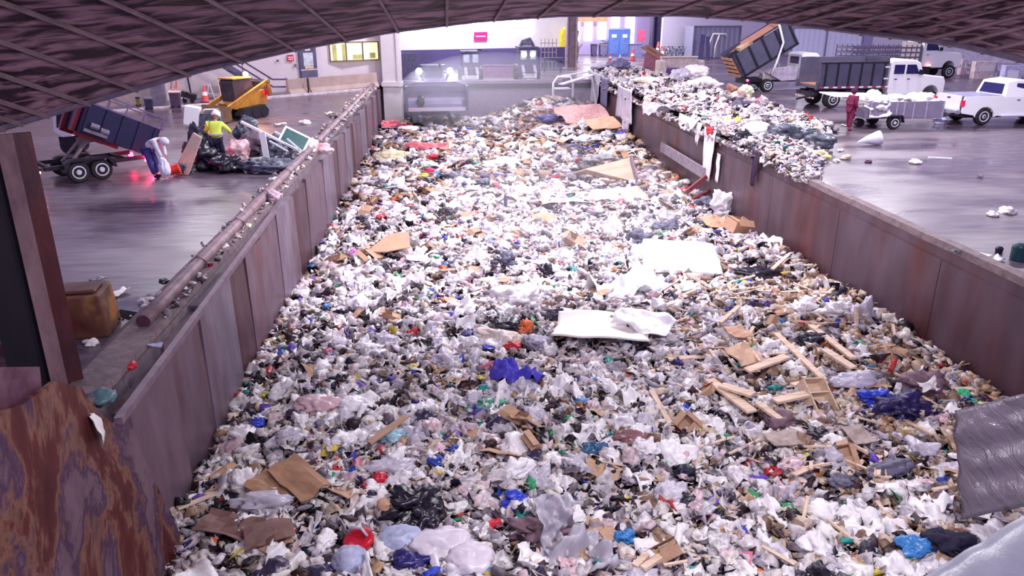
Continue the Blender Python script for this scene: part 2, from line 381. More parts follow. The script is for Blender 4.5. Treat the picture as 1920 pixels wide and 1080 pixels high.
def scatter_stuff(name, spots, m_, label, cat):
    """spots: (x, y, z, size, template, colour, rng) -> one object"""
    V = []; Fc = []; C = []; n = 0
    for (x, y, z, s, ti, c, e) in spots:
        v, f, kind = TPL[ti]; Rm = np.array(Euler(e).to_matrix())
        vv = (v*s) @ Rm.T + np.array([x, y, z]); V.append(vv); Fc.append(f+n); n += len(v); C.append(np.tile([*c, 1.0], (len(v), 1)))
    V = np.vstack(V); Fc = np.vstack(Fc); C = np.vstack(C)
    me = bpy.data.meshes.new(name); me.vertices.add(len(V)); me.vertices.foreach_set('co', V.ravel())
    me.loops.add(Fc.size); me.loops.foreach_set('vertex_index', Fc.ravel().astype(np.int32))
    me.polygons.add(len(Fc)); me.polygons.foreach_set('loop_start', np.arange(0, Fc.size, 3, dtype=np.int32)); me.polygons.foreach_set('loop_total', np.full(len(Fc), 3, dtype=np.int32))
    me.update(calc_edges=True)
    a = me.color_attributes.new('Col', 'FLOAT_COLOR', 'POINT'); a.data.foreach_set('color', C.ravel().astype(np.float32))
    me.materials.append(m_); o = bpy.data.objects.new(name, me); COL.objects.link(o)
    return tag(o, label, cat, kind='stuff')
rng = random.Random(11)
# bed
m = MB(); nx, ny = 70, 210; vs = []
for j in range(ny+1):
    for i in range(nx+1):
        x = XL+0.02+(XR-XL-0.04)*i/nx; y = 4.0+(YF-4.1)*j/ny; vs.append((x, y, hf(x, y)-0.12))
fs = [(j*(nx+1)+i, j*(nx+1)+i+1, (j+1)*(nx+1)+i+1, (j+1)*(nx+1)+i) for j in range(ny) for i in range(nx)]
nb = len(vs); m.add(vs, fs)
# close the bed down to the pit bottom so it is a solid body
per = list(range(nx+1)) + [j*(nx+1)+nx for j in range(1, ny+1)] + [ny*(nx+1)+nx-i for i in range(1, nx+1)] + [j*(nx+1) for j in range(ny-1, 0, -1)]
m.add([(vs[i][0], vs[i][1], -4.1) for i in per], [])
pn = len(per)
for k in range(pn): m.f.append((per[k], per[(k+1) % pn], nb+(k+1) % pn, nb+k)); m.mi.append(0)
bed = m.build('waste_heap', mat('waste_fines', srgb(38, 26, 34), 0.8, c2=srgb(88, 72, 78), scale=6, bump=0.6))  # fines coloured extra dark to paint the shaded gaps between pieces
tag(bed, 'deep bed of fine dirt and shredded waste filling the pit', 'waste', kind='stuff')
spots = []
def add_spot(y0, y1, dens, s0, s1):
    A = (XR-XL)*(y1-y0); 
    for _ in range(int(A*dens)):
        x = rng.uniform(XL+0.2, XR-0.15); y = rng.uniform(y0, y1); k, c = pick_col(x, y, rng)
        s = rng.uniform(s0, s1)*(rng.random()**0.6+0.45)
        wood = (x > 5.5 and 12 < y < 24) or y > 32
        r = rng.random()
        if r < (0.42 if not wood else 0.2): ti = rng.randrange(0, 10)
        elif r < 0.55: ti = rng.randrange(10, 18)
        elif r < (0.92 if not wood else 0.78): ti = rng.randrange(18, 26)
        else: ti = 26 if rng.random() < 0.6 else 27
        if TPL[ti][2] in ('stick', 'block') and k == 'W' and rng.random() < 0.5: c = rng.choice(TN)
        tilt = 0.5 if TPL[ti][2] != 'sheet' else 0.7
        if y > 30: tilt *= 0.5
        spots.append((x, y, hf(x, y)+rng.uniform(-0.05, 0.1), s, ti, c, (rng.gauss(0, tilt), rng.gauss(0, tilt), rng.uniform(0, 6.3))))
add_spot(6.5, 13, 125, 0.05, 0.145); add_spot(13, 20, 85, 0.06, 0.16); add_spot(20, 30, 55, 0.08, 0.18); add_spot(30, 42, 26, 0.13, 0.28); add_spot(42, 56.8, 14, 0.16, 0.36)
scatter_stuff('loose_waste', spots, M_scrap, 'mixed loose scraps of plastic, paper, board and film covering the pit', 'waste')
spots = []
for _ in range(9000):
    y = 22+36*rng.random(); t = rng.random()**1.2; x = XR-0.1+WW(y)*t
    if rng.random() < t*0.55: continue
    k, c = pick_col(3+3*rng.random(), 14+8*rng.random(), rng); s = rng.uniform(0.09, 0.26)
    ti = rng.choice([rng.randrange(0, 10), rng.randrange(18, 26), rng.randrange(18, 26), 26, 27])
    spots.append((x, y, hr(x, y)+rng.uniform(0, 0.12), s*(0.6 if y < 30 else 1), ti, c, (rng.gauss(0, .5), rng.gauss(0, .5), rng.uniform(0, 6.3))))
scatter_stuff('spilled_waste', spots, M_scrap, 'long low bank of loose rubbish spilled along the edge of the right tipping floor', 'waste')
m = MB(); vs = []; ny2, nx2 = 120, 20
for j in range(ny2+1):
    y = 22+36*j/ny2
    for i in range(nx2+1):
        x = XR+0.02+WW(y)*i/nx2; vs.append((x, y, hr(x, y)*0.95-0.04))
m.add(vs, [(j*(nx2+1)+i, j*(nx2+1)+i+1, (j+1)*(nx2+1)+i+1, (j+1)*(nx2+1)+i) for j in range(ny2) for i in range(nx2)])
tag(m.build('dirt_bank', MATS['waste_fines']), 'ridge of dirt and fines under the spilled rubbish beside the pit', 'waste', kind='stuff')
# crumbs along the left pipe
spots = []
for _ in range(650):
    y = 12+43*rng.random()**1.1; x = XL-0.3+rng.gauss(0, 0.25)
    if x > XL: x = XL-0.05
    k, c = pick_col(2, 15, rng); s = rng.uniform(0.03, 0.11)*(1+y/60)
    s *= .62
    spots.append((x, y, 0.14 if x > XL-.75 else 0.02, s, rng.randrange(0, 26), c, (rng.gauss(0, .5), rng.gauss(0, .5), rng.uniform(0, 6.3))))
scatter_stuff('edge_crumbs', spots, M_scrap, 'crumbs of plastic and dirt caught along the left pit edge pipe', 'waste')

# ---- countable pieces, one object each
def np_mesh(name, v, f, m_, smooth=True):
    me = bpy.data.meshes.new(name); me.from_pydata([tuple(a) for a in v], [], [tuple(int(q) for q in t) for t in f]); me.materials.append(m_)
    if smooth: me.polygons.foreach_set('use_smooth', [True]*len(me.polygons))
    return me
def bag_mesh(name, seed, m_, knot=True, amp=0.42, flat=0.62):
    v = crumple(v4, seed, amp*1.25, 1.25, flat)
    v[:, 2] = np.where(v[:, 2] < -0.3, -0.3+(v[:, 2]+0.3)*0.3, v[:, 2])
    if knot:
        d = np.exp(-((v[:, 0]-0.1)**2+(v[:, 1])**2)*14)*(v[:, 2] > 0); v[:, 2] += d*0.35
    return np_mesh(name, v, v4_f if len(v) == len(v4) else f3, m_)
v4_f = f4
def film(name, c, rough=0.32, alpha=None, trans=0, var=0.08):
    return mat(name, c, rough, var=var, scale=3, bump=0.25, alpha=alpha, trans=trans, spec=0.6)
def sheet_mesh(name, seed, m_, w=1.0, h=0.8, n=14, fold=0.25, thick=0.01, smooth=True, freq=1.1, ridged=False):
    g = []
    for j in range(n):
        for i in range(n):
            x = i/(n-1)*2-1; y = j/(n-1)*2-1; q = Vector((x*freq+seed*3.3, y*freq, seed*1.9))
            z = fold*(noise.noise(q)*1.4+0.5*noise.noise(q*2.5)-(0.8*abs(noise.noise(q*1.7)) if ridged else 0))
            g.append((x*w/2*(1+.15*noise.noise((y*1.3, seed, 0))), y*h/2*(1+.15*noise.noise((x*1.3, seed, 5))), z))
    g = np.array(g); v = np.vstack([g, g+np.array([0, 0, thick])]); mm = n*n; f = []
    for j in range(n-1):
        for i in range(n-1):
            a = j*n+i; f += [(a, a+n, a+n+1, a+1), (a+mm, a+1+mm, a+n+1+mm, a+n+mm)]
    bd = [i for i in range(n)] + [j*n+n-1 for j in range(1, n)] + [n*n-1-i for i in range(1, n)] + [j*n for j in range(n-2, 0, -1)]
    for k in range(len(bd)):
        a = bd[k]; b = bd[(k+1) % len(bd)]; f.append((a, b, b+mm, a+mm))
    return np_mesh(name, g if False else v, f, m_, smooth)
def carton_mesh(name, seed, m_):
    r = random.Random(seed); m = MB(); a, b, c = 0.5, 0.35*r.uniform(.7, 1.2), 0.28*r.uniform(.6, 1.2); t = 0.012
    for (cc, d) in (((0, 0, 0), (2*a, 2*b, t)), ((0, -b, c/2), (2*a, t, c)), ((0, b, c/2), (2*a, t, c)), ((-a, 0, c/2), (t, 2*b, c)), ((a, 0, c/2), (t, 2*b, c))): m.box(cc, d)
    m.box((0, -b-0.13, c+0.03), (2*a, 0.28, t), rot=(0.5, 0, 0)); m.box((a+0.12, 0, c-0.05), (0.26, 2*b, t), rot=(0, 0.7, 0)); m.box((-a*0.4, 0, c), (a*1.1, 2*b, t), rot=(0, 0.08, 0))
    return m.mesh(name, m_)
def bottle_mesh(name, m_):
    m = MB(); m.lathe([(0.02, 0), (0.32, 0.01), (0.36, 0.1), (0.33, 0.5), (0.36, 0.9), (0.34, 1.2), (0.2, 1.45), (0.11, 1.55), (0.11, 1.62), (0.14, 1.63), (0.14, 1.76), (0.02, 1.77)], 14, Matrix.Rotation(R(90), 4, 'Y')@Matrix.Scale(0.6, 4)); return m.mesh(name, m_, True)
def plank_mesh(name, seed, m_):
    r = random.Random(seed); m = MB(); w = r.uniform(0.07, 0.16); m.box((0, 0, 0), (2, w, 0.05))
    if seed % 3 == 0: m.box((0.5, 0.0, 0.05), (0.1, 0.5, 0.05))
    o = m.mesh(name, m_)
    for v in o.vertices: v.co.z += 0.02*math.sin(v.co.x*2+seed); v.co.y += 0.01*r.random() + (0.03*r.random() if abs(v.co.x) > .9 else 0)
    return o
FAM = [
 # name, mesh list, count, size range, placement rule, label, category, group, tilt
 ('plastic_bag', [bag_mesh('white_bag', s, film('white_film', srgb(242, 236, 242))) for s in range(1, 9)], 165, (0.17, 0.34), 'any', 'crumpled white plastic bag lying in the waste pit', 'bag', 'white plastic bags in the pit', 0.5),
 ('plastic_bag', [bag_mesh('grey_bag', s, film('grey_film', srgb(196, 188, 204), 0.25)) for s in range(11, 17)], 75, (0.16, 0.36), 'any', 'crumpled pale grey plastic bag lying in the waste pit', 'bag', 'pale grey plastic bags in the pit', 0.5),
 ('plastic_bag', [bag_mesh('pink_bag', s, film('pink_film', srgb(222, 188, 196))) for s in range(21, 24)], 30, (0.12, 0.24), 'any', 'crumpled pinkish plastic bag lying in the waste pit', 'bag', 'pinkish plastic bags in the pit', 0.5),
 ('plastic_bag', [bag_mesh('dark_bag', s, film('black_film', srgb(34, 28, 46), 0.28)) for s in range(31, 35)], 30, (0.12, 0.3), 'any', 'crumpled black plastic bag lying in the waste pit', 'bag', 'black plastic bags in the pit', 0.4),
 ('plastic_film', [sheet_mesh('film', s, film('white_film', (1,1,1)), 1, .8, 14, 0.3, 0.006, True, 1.4, True) for s in range(1, 7)], 260, (0.35, 0.8), 'any', 'rumpled sheet of white plastic film lying in the waste pit', 'plastic film', 'white film sheets in the pit', 0.4),
 ('paper_sheet', [sheet_mesh('paper', s, mat('paper', srgb(238, 232, 230), 0.7, var=.05), 1, .75, 6, 0.16, 0.008, False) for s in range(11, 15)], 180, (0.2, 0.45), 'any', 'crumpled white paper sheet lying in the waste pit', 'paper', 'white paper sheets in the pit', 0.5),
 ('cardboard_sheet', [sheet_mesh('card', s, mat('cardboard', srgb(188, 150, 124), 0.75, var=.12, scale=3), 1, .7, 5, 0.1, 0.02, False) for s in range(21, 27)], 120, (0.3, 0.75), 'card', 'flattened brown cardboard piece lying in the waste pit', 'cardboard', 'cardboard pieces in the pit', 0.4),
 ('carton', [carton_mesh('carton', s, mat('cardboard', (1,1,1))) for s in range(4)], 36, (0.35, 0.6), 'card', 'open brown cardboard box lying in the waste pit', 'box', 'cardboard boxes in the pit', 0.7),
 ('wood_plank', [plank_mesh('plank', s, mat('pale_wood', srgb(236, 214, 194), 0.7, c2=srgb(206, 170, 146), scale=3, streak=(0.6, 6, 6))) for s in range(6)], 150, (0.3, 0.75), 'wood', 'broken pale wood plank lying in the waste pit', 'plank', 'broken planks in the pit', 0.35),
 ('wood_scrap', [plank_mesh('slat', s+10, mat('dark_wood', srgb(120, 78, 58), 0.7, c2=srgb(150, 104, 78), scale=3, streak=(0.6, 6, 6))) for s in range(3)], 50, (0.2, 0.5), 'wood', 'dark brown wood slat lying in the waste pit', 'wood', 'dark wood slats in the pit', 0.4),
 ('plastic_bottle', [bottle_mesh('bottle', mat('bottle_clear', srgb(214, 216, 232), 0.15, var=.03))], 90, (0.14, 0.26), 'near', 'clear empty plastic bottle lying in the waste pit', 'bottle', 'clear bottles in the pit', 0.5),
 ('red_packaging', [bag_mesh('red', s, film('red_film', srgb(200, 28, 52)), False) for s in (41, 42)] + [sheet_mesh('red', 9, film('red_film', (1,0,0)), 1, .6, 8, .25, .02)], 70, (0.07, 0.15), 'any', 'small red plastic packaging lying in the waste pit', 'packaging', 'red packaging in the pit', 0.6),
 ('blue_packaging', [bag_mesh('blue', s, film('blue_film', srgb(50, 70, 200)), False) for s in (43, 44)], 55, (0.07, 0.17), 'any', 'small blue plastic packaging lying in the waste pit', 'packaging', 'blue packaging in the pit', 0.6),
 ('navy_packaging', [bag_mesh('navy', s, film('navy_film', srgb(44, 36, 110)), False) for s in (53, 54)], 50, (0.08, 0.2), 'any', 'small navy plastic packaging lying in the waste pit', 'packaging', 'navy packaging in the pit', 0.6),
 ('teal_packaging', [bag_mesh('teal', s, film('teal_film', srgb(50, 160, 160)), False) for s in (45, 46)], 45, (0.07, 0.15), 'near', 'small teal plastic packaging lying in the waste pit', 'packaging', 'teal packaging in the pit', 0.6),
 ('yellow_packaging', [bag_mesh('yellow', s, film('yellow_film', srgb(230, 214, 100)), False) for s in (47,)], 26, (0.06, 0.14), 'near', 'small yellow plastic packaging lying in the waste pit', 'packaging', 'yellow packaging in the pit', 0.6),
 ('orange_packaging', [bag_mesh('orange', s, film('orange_film', srgb(230, 110, 60)), False) for s in (48,)], 26, (0.06, 0.13), 'near', 'small orange plastic packaging lying in the waste pit', 'packaging', 'orange packaging in the pit', 0.6),
]
HERO = []   # (x, y, r): kept clear for the large pieces
for px, py, r in ((1280, 490, 1.9), (1150, 615, 1.5), (735, 460, .8), (970, 690, .9), (670, 1010, .6), (560, 895, .8), (1420, 520, .9), (1520, 645, .6), (1370, 730, .7), (1150, 320, 2.0), (960, 620, .7), (1500, 745, 1.2)):
    p = atp(px, py); HERO.append((p.x, p.y, r))
def place_y(rule):
    # more pieces near the camera where they show
    y = 7+ (46)*(rng.random()**1.9) if rule == 'any' else 7+18*rng.random()**1.3 if rule == 'near' else 7+44*rng.random()**1.3
    return y
for (nm, meshes, cnt, (s0, s1), rule, label, cat, grp, tilt) in FAM:
    k = 0; tries = 0
    while k < cnt and tries < 20000:
        tries += 1
        y = place_y(rule); x = rng.uniform(XL+0.3, XR-0.3)
        if rule == 'wood':
            if rng.random() < 0.8: x = rng.gauss(8.0, 1.7); y = rng.gauss(16.5, 3.6)
        if not (XL+0.55 < x < XR-0.6 and 7 < y < 56): continue
        if any((x-a)**2+(y-b)**2 < r*r for a, b, r in HERO): continue
        if nm == 'plastic_bag' and x > 6 and 12 < y < 22 and rng.random() < 0.7: continue
        o = bpy.data.objects.new(nm, rng.choice(meshes)); COL.objects.link(o)
        s = rng.uniform(s0, s1)*(1+0.012*max(0, y-12))
        o.location = (x, y, hf(x, y)+0.04+0.1*s); o.scale = (s, s*rng.uniform(.7, 1), s*rng.uniform(.8, 1.1))
        o.rotation_euler = (rng.gauss(0, tilt*.6), rng.gauss(0, tilt*.6), rng.uniform(0, 6.3))
        zx = 'left' if x < .4 else 'middle' if x < 5.8 else 'right'; zy = 'near' if y < 13 else 'central' if y < 24 else 'far'
        tag(o, label.replace('in the waste pit', 'in the %s %s of the waste pit' % (zy, zx)), cat, grp.replace('in the pit', 'in the %s %s of the pit' % (zy, zx))); k += 1

# the many further bags that cannot be told apart, as one object
TPL2 = len(TPL)
for s in range(8):
    v = crumple(v3, s+200, 0.42, 1.25, .62); TPL.append((v, f3, 'bag'))
spots = []
for _ in range(520):
    y = 7+46*rng.random()**1.7; x = rng.uniform(XL+.5, XR-.5)
    if any((x-a)**2+(y-b)**2 < r*r for a, b, r in HERO) or (x > 6 and 12 < y < 22): continue
    c = rng.choice([WH[0], WH[1], WH[2], WH[4], srgb(214, 206, 222), srgb(226, 196, 206), WH[1], srgb(60, 50, 80)]); s = rng.uniform(.14, .3)*(1+.012*max(0, y-12))
    spots.append((x, y, hf(x, y)+.04, s, TPL2+rng.randrange(8), c, (rng.gauss(0, .3), rng.gauss(0, .3), rng.uniform(0, 6.3))))
scatter_stuff('bag_litter', spots, attr_material('bag_film', .3, .6), 'further small plastic bags strewn over the whole waste pit', 'bags')
COL.objects[-1].data.polygons.foreach_set('use_smooth', [True]*len(COL.objects[-1].data.polygons))
# ------------------------------------------------------------------ buildings round the hall
def wall_poly(name, pts, h, m_, th=0.3, z0=0):
    m = MB()
    for a, b in zip(pts[:-1], pts[1:]):
        a = Vector((a[0], a[1], 0)); b = Vector((b[0], b[1], 0)); m.bar(a+(b-a)*.5-(b-a)*.5+Vector((0, 0, z0+h/2)), b+Vector((0, 0, z0+h/2)), th, h) if False else None
        d = (b-a); ang = math.atan2(d.y, d.x); c = (a+b)/2
        m.box((0, 0, 0), (d.length+th*.5, th, h), Matrix.Translation((c.x, c.y, z0+h/2))@Matrix.Rotation(ang, 4, 'Z'))
    return struct(m, name, m_)
LW = [at(742, 158), at(640, 163), at(560, 170), at(440, 178), at(330, 186), at(288, 192)]
LW2 = [at(288, 192), at(150, 206), at(0, 232), at(-160, 262)]
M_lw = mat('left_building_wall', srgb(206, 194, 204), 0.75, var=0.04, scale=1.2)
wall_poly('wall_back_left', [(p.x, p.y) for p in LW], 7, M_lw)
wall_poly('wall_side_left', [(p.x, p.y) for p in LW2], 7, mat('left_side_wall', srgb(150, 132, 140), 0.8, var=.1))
def on_wall(px, py, off=0.2):
    """point on the left building wall seen at a pixel, with the wall's heading"""
    best = None
    for a, b in zip(LW[:-1], LW[1:]):
        d = b-a; n = Vector((d.y, -d.x, 0)).normalized()
        if n.y > 0: n = -n
        r = ray(px, py); o = Vector((0, 0, CAM_H)); t = ((a+n*off)-o).dot(n)/r.dot(n); p = o+r*t
        s = (p-a).dot(d)/d.length_squared
        if -0.05 <= s <= 1.05: return p, math.atan2(-d.y, -d.x)+0.0
    return p, math.atan2(-d.y, -d.x)
# far dark push wall and the bright panelled wall behind it
a = at(745, 140); b = at(1062, 128)
wall_poly('wall_push_far', [(-7.5, 68), (11.9, 75)], 1.75, mat('push_wall_steel', srgb(88, 78, 128), 0.6, var=.15, scale=.6), 0.4)
wall_poly('wall_back', [(-9.5, 74), (12.9, 80.6)], 7.5, M_glow_wall)
wall_poly('wall_gap_left', [(-5.2, 58.5), (-9.5, 74)], 7.5, M_glow_wall)
# window strips in the back right wall
wb = wall_poly('wall_rear_right', [(14.6, 95.6), (26.8, 97.5)], 7.5, mat('lavender_wall', srgb(196, 178, 226), .7, var=.03))
M_day = mat('daylight_panel', srgb(250, 246, 255), .4, var=.01, emit=(1, .96, 1), estr=2.2)
def strip_window(i, px, x0, x1, y0, y1, frm=True):
    def on(pxx, pyy):
        a = Vector((14.6, 95.4, 0)); d = Vector((12.2, 1.9, 0)); n = Vector((d.y, -d.x, 0)).normalized(); r = ray(pxx, pyy); o = Vector((0, 0, CAM_H)); return o+r*((a-o).dot(n)/r.dot(n))
    A = on(x0, y1); B = on(x1, y1); C = on(x1, y0); D = on(x0, y0)
    if D.z < A.z+1: pass
    top = 6.8; m = MB(); th = Vector((0.03, -0.12, 0))
    vs = [A, B, Vector((B.x, B.y, top)), Vector((A.x, A.y, top))]; vs += [v+th for v in vs]
    m.add(vs, [(0,1,2,3),(4,5,6,7),(0,1,5,4),(1,2,6,5),(2,3,7,6),(3,0,4,7)])
    tag(m.build('window_%d' % i, M_day), kind='structure')
for i, (x0, x1, yb) in enumerate(((1073, 1086, 78), (1096, 1109, 77), (1121, 1135, 74), (1146, 1160, 56), (1172, 1187, 82))): strip_window(i+2, 0, x0, x1, 38, yb)
# translucent strips in the bright back wall
def strips_back():
    for i, px in enumerate((765, 797, 830, 860, 893, 925, 957, 990)):
        a = Vector((-9.5, 73.8, 0)); d = Vector((27, 8, 0)); n = Vector((d.y, -d.x, 0)).normalized(); o = Vector((0, 0, CAM_H))
        def on(x, y): r = ray(x, y); return o+r*((a+n*0.05-o).dot(n)/r.dot(n))
        A = on(px-8, 66); B = on(px+9, 66); m = MB(); th = Vector((0.02, -0.08, 0)); vs = [A, B, Vector((B.x, B.y, 7.2)), Vector((A.x, A.y, 7.2))]; vs += [v+th for v in vs]
        m.add(vs, [(0,1,2,3),(4,5,6,7),(0,1,5,4),(1,2,6,5),(2,3,7,6),(3,0,4,7)]); tag(m.build('window_%d' % (20+i), M_day), kind='structure')
strips_back()
wall_poly('wall_right_white', [(24.6, 89), (45, 95), (64, 80), (72, 52)], 7.5, mat('white_hall_wall', srgb(226, 218, 238), .7, var=.03))
# columns
def hcolumn(px, py, wpx, label, m_, h=7, z=0, rz=0, top=None):
    p = at(px, py, z); d = (p-Vector((0, 0, CAM_H))).dot(_fw); W = wpx*d/F_PX
    t = empty('steel_column', p, rz, label, 'column'); m = MB(); hh = (top or h)
    m.box((0, 0, hh/2), (W*0.9, W*.12, hh)); m.build('web', m_, t)
    m = MB(); m.box((-W*.44, 0, hh/2), (W*.12, W*.95, hh)); m.box((W*.44, 0, hh/2), (W*.12, W*.95, hh)); m.build('flange', m_, t)
    m = MB(); m.box((0, 0, 0.02), (W*1.5, W*1.5, .04)); m.build('base_plate', m_, t); return t
M_colm = mat('column_mauve', srgb(150, 130, 142), .6)
hcolumn(1070, 128, 20, 'mauve steel column rising at the far right corner of the pit', M_colm)
hcolumn(1230, 104, 24, 'dark navy steel column left of the bare white wall', mat('column_navy', srgb(66, 56, 96), .6))
def pier(px0, px1, py, label, m_, h=7.0, dep=.8):
    a = at(px0, py); b = at(px1, py); m = MB(); c = (a+b)/2; w_ = (b-a).length; m.box((0, dep/2, h/2-1.2), (w_, dep, h+2.4)); m.box((0, dep/2-.1, 0.15), (w_*1.12, dep*1.05, .3)); m.box((w_*.38, -.04, h/2), (w_*.12, .1, h))
    return tag(m.build('concrete_pier', m_, loc=c, rz=math.atan2((b-a).y, (b-a).x)), label, 'pillar')
pier(718, 752, 162, 'pale concrete pier at the far left corner of the pit', M_white_wall)
# near left leaning column
p = at(104, 735); t = empty('steel_column', (p.x, p.y, 0), math.atan2(p.y, p.x)-R(90), 'huge rusty brown steel column standing on the left tipping floor edge', 'column')
hh = 3.5
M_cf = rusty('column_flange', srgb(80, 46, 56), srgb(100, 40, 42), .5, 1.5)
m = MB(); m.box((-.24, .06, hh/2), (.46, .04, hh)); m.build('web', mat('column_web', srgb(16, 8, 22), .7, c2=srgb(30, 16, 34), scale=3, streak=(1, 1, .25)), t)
m = MB(); m.box((.07, -.04, hh/2), (.19, .05, hh)); m.build('flange', mat('column_lit_edge', srgb(150, 118, 122), .6, c2=srgb(104, 74, 84), scale=3, streak=(1, 1, .3)), t)  # paler colour holds the light that falls on the flange edge
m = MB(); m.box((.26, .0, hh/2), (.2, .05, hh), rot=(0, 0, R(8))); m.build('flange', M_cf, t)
m = MB(); m.box((0, 0, .02), (.95, .8, .05)); m.build('base_plate', M_cf, t)
m = MB(); a = at(-60, 600, 0.4); b = at(75, 700, 0.25); m.bar(a, b, .16, .2); m.bar(a+Vector((0, 0, .15)), b+Vector((0, 0, .15)), .22, .03)
tag(m.build('steel_brace', M_cf), 'dark steel brace lying low behind the huge rusty column', 'steel beam')

# rusty steel wall end plates in the lower left corner
def plate(name, pix, x, th, m_, label):
    m = MB(); P = [atx(px, py, x) if py < 2000 else None for px, py in pix]; n = len(P); q = [v+Vector((th, 0, 0)) for v in P]
    m.add(P+q, [tuple(range(n)), tuple(range(2*n-1, n-1, -1))]+[(i, (i+1) % n, (i+1) % n+n, i+n) for i in range(n)])
    return tag(m.build(name, m_), label, 'steel plate')
plate('steel_plate', [(-200, 820), (30, 760), (92, 716), (142, 726), (166, 760), (205, 800), (232, 770), (262, 860), (330, 1000), (345, 1250), (-200, 1250)], -4.28, 0.06, M_rust, 'big rust-streaked steel plate covering the near end of the left pit wall')
plate('steel_plate', [(-200, 690), (65, 688), (70, 735), (30, 800), (10, 900), (-200, 940)], -4.36, 0.05, mat('dark_red_steel', srgb(78, 34, 56), .45, .2, c2=srgb(120, 86, 104), scale=2.5), 'dark red bent steel plate beside the foot of the huge rusty column')
m = MB(); P = [atx(222, 790, -4.2), atx(545, 388, -4.62)]; m.bar(Vector((P[0].x, P[0].y, P[0].z)), Vector((XL+.1, 20, -.05)), .1, .1)
tag(m.build('steel_angle', mat('edge_steel', srgb(128, 104, 120), .5, .2)), 'long steel angle capping the near left pit wall', 'steel edge')

# concrete block with yellow and red paint
def painted_block():
    m = bpy.data.materials.new('painted_block_face'); m.use_nodes = True; nt = m.node_tree; N = nt.nodes; L = nt.links; b = N['Principled BSDF']
    tc = N.new('ShaderNodeTexCoord'); n = N.new('ShaderNodeTexNoise'); n.inputs['Scale'].default_value = 1.6; n.inputs['Detail'].default_value = 7; L.new(tc.outputs['Object'], n.inputs['Vector'])
    cr = N.new('ShaderNodeValToRGB'); e = cr.color_ramp.elements; e[0].position = .36; e[0].color = (*srgb(80, 30, 26), 1); e[1].position = .74; e[1].color = (*srgb(200, 70, 40), 1)
    q = e.new(.5); q.color = (*srgb(104, 62, 48), 1); q = e.new(.6); q.color = (*srgb(150, 110, 50), 1)
    L.new(n.outputs['Fac'], cr.inputs[0]); L.new(cr.outputs[0], b.inputs['Base Color']); b.inputs['Roughness'].default_value = .6; return m
p0 = at(205, 632); M_pb = painted_block()
m = MB(); Lb = 2.6; m.box((-Lb/2, .4, .35), (Lb, .8, .7), taper=.96); m.box((-Lb/2, .4, .73), (Lb*.9, .5, .06))
o = m.build('concrete_block', M_pb, loc=p0, rz=R(8), bevel=.03); tag(o, 'concrete block smeared with yellow and red paint behind the rusty column', 'concrete block')
# pipe rail
m = MB(); A = at(285, 612, .18)+Vector((0, 0, 0)); pts = [Vector((-4.98+.02*noise.noise((y*.3, 0, 0)), y, .2+.02*noise.noise((y*.5, 3, 0)))) for y in np.linspace(11.8, 55.5, 50)]
pr = empty('edge_pipe', (-4.98, 11.8, 0), 0, 'long dirty steel pipe running along the left pit edge', 'pipe')
for q in pts: q.x += 4.98; q.y -= 11.8
M_pipe = mat('dirty_pipe', srgb(150, 124, 132), .55, .2, c2=srgb(108, 84, 92), scale=4)
m.tube(pts, .125, 16); m.build('pipe', M_pipe, pr, smooth=True)
m = MB(); m.cyl(pts[0]+Vector((0, -.012, 0)), pts[0], .105, 16); m.build('pipe_mouth', mat('rust_dark', srgb(80, 44, 60), .7), pr)
for i in range(1, 15):
    y = i*3.0; m = MB(); m.box((0.0, y, .05), (.34, .1, .1)); m.tube([(-.14, y, .05), (-.14, y, .25), (0, y, .36), (.14, y, .25), (.14, y, .05)], .018, 6); m.build('pipe_bracket', M_pipe, pr)

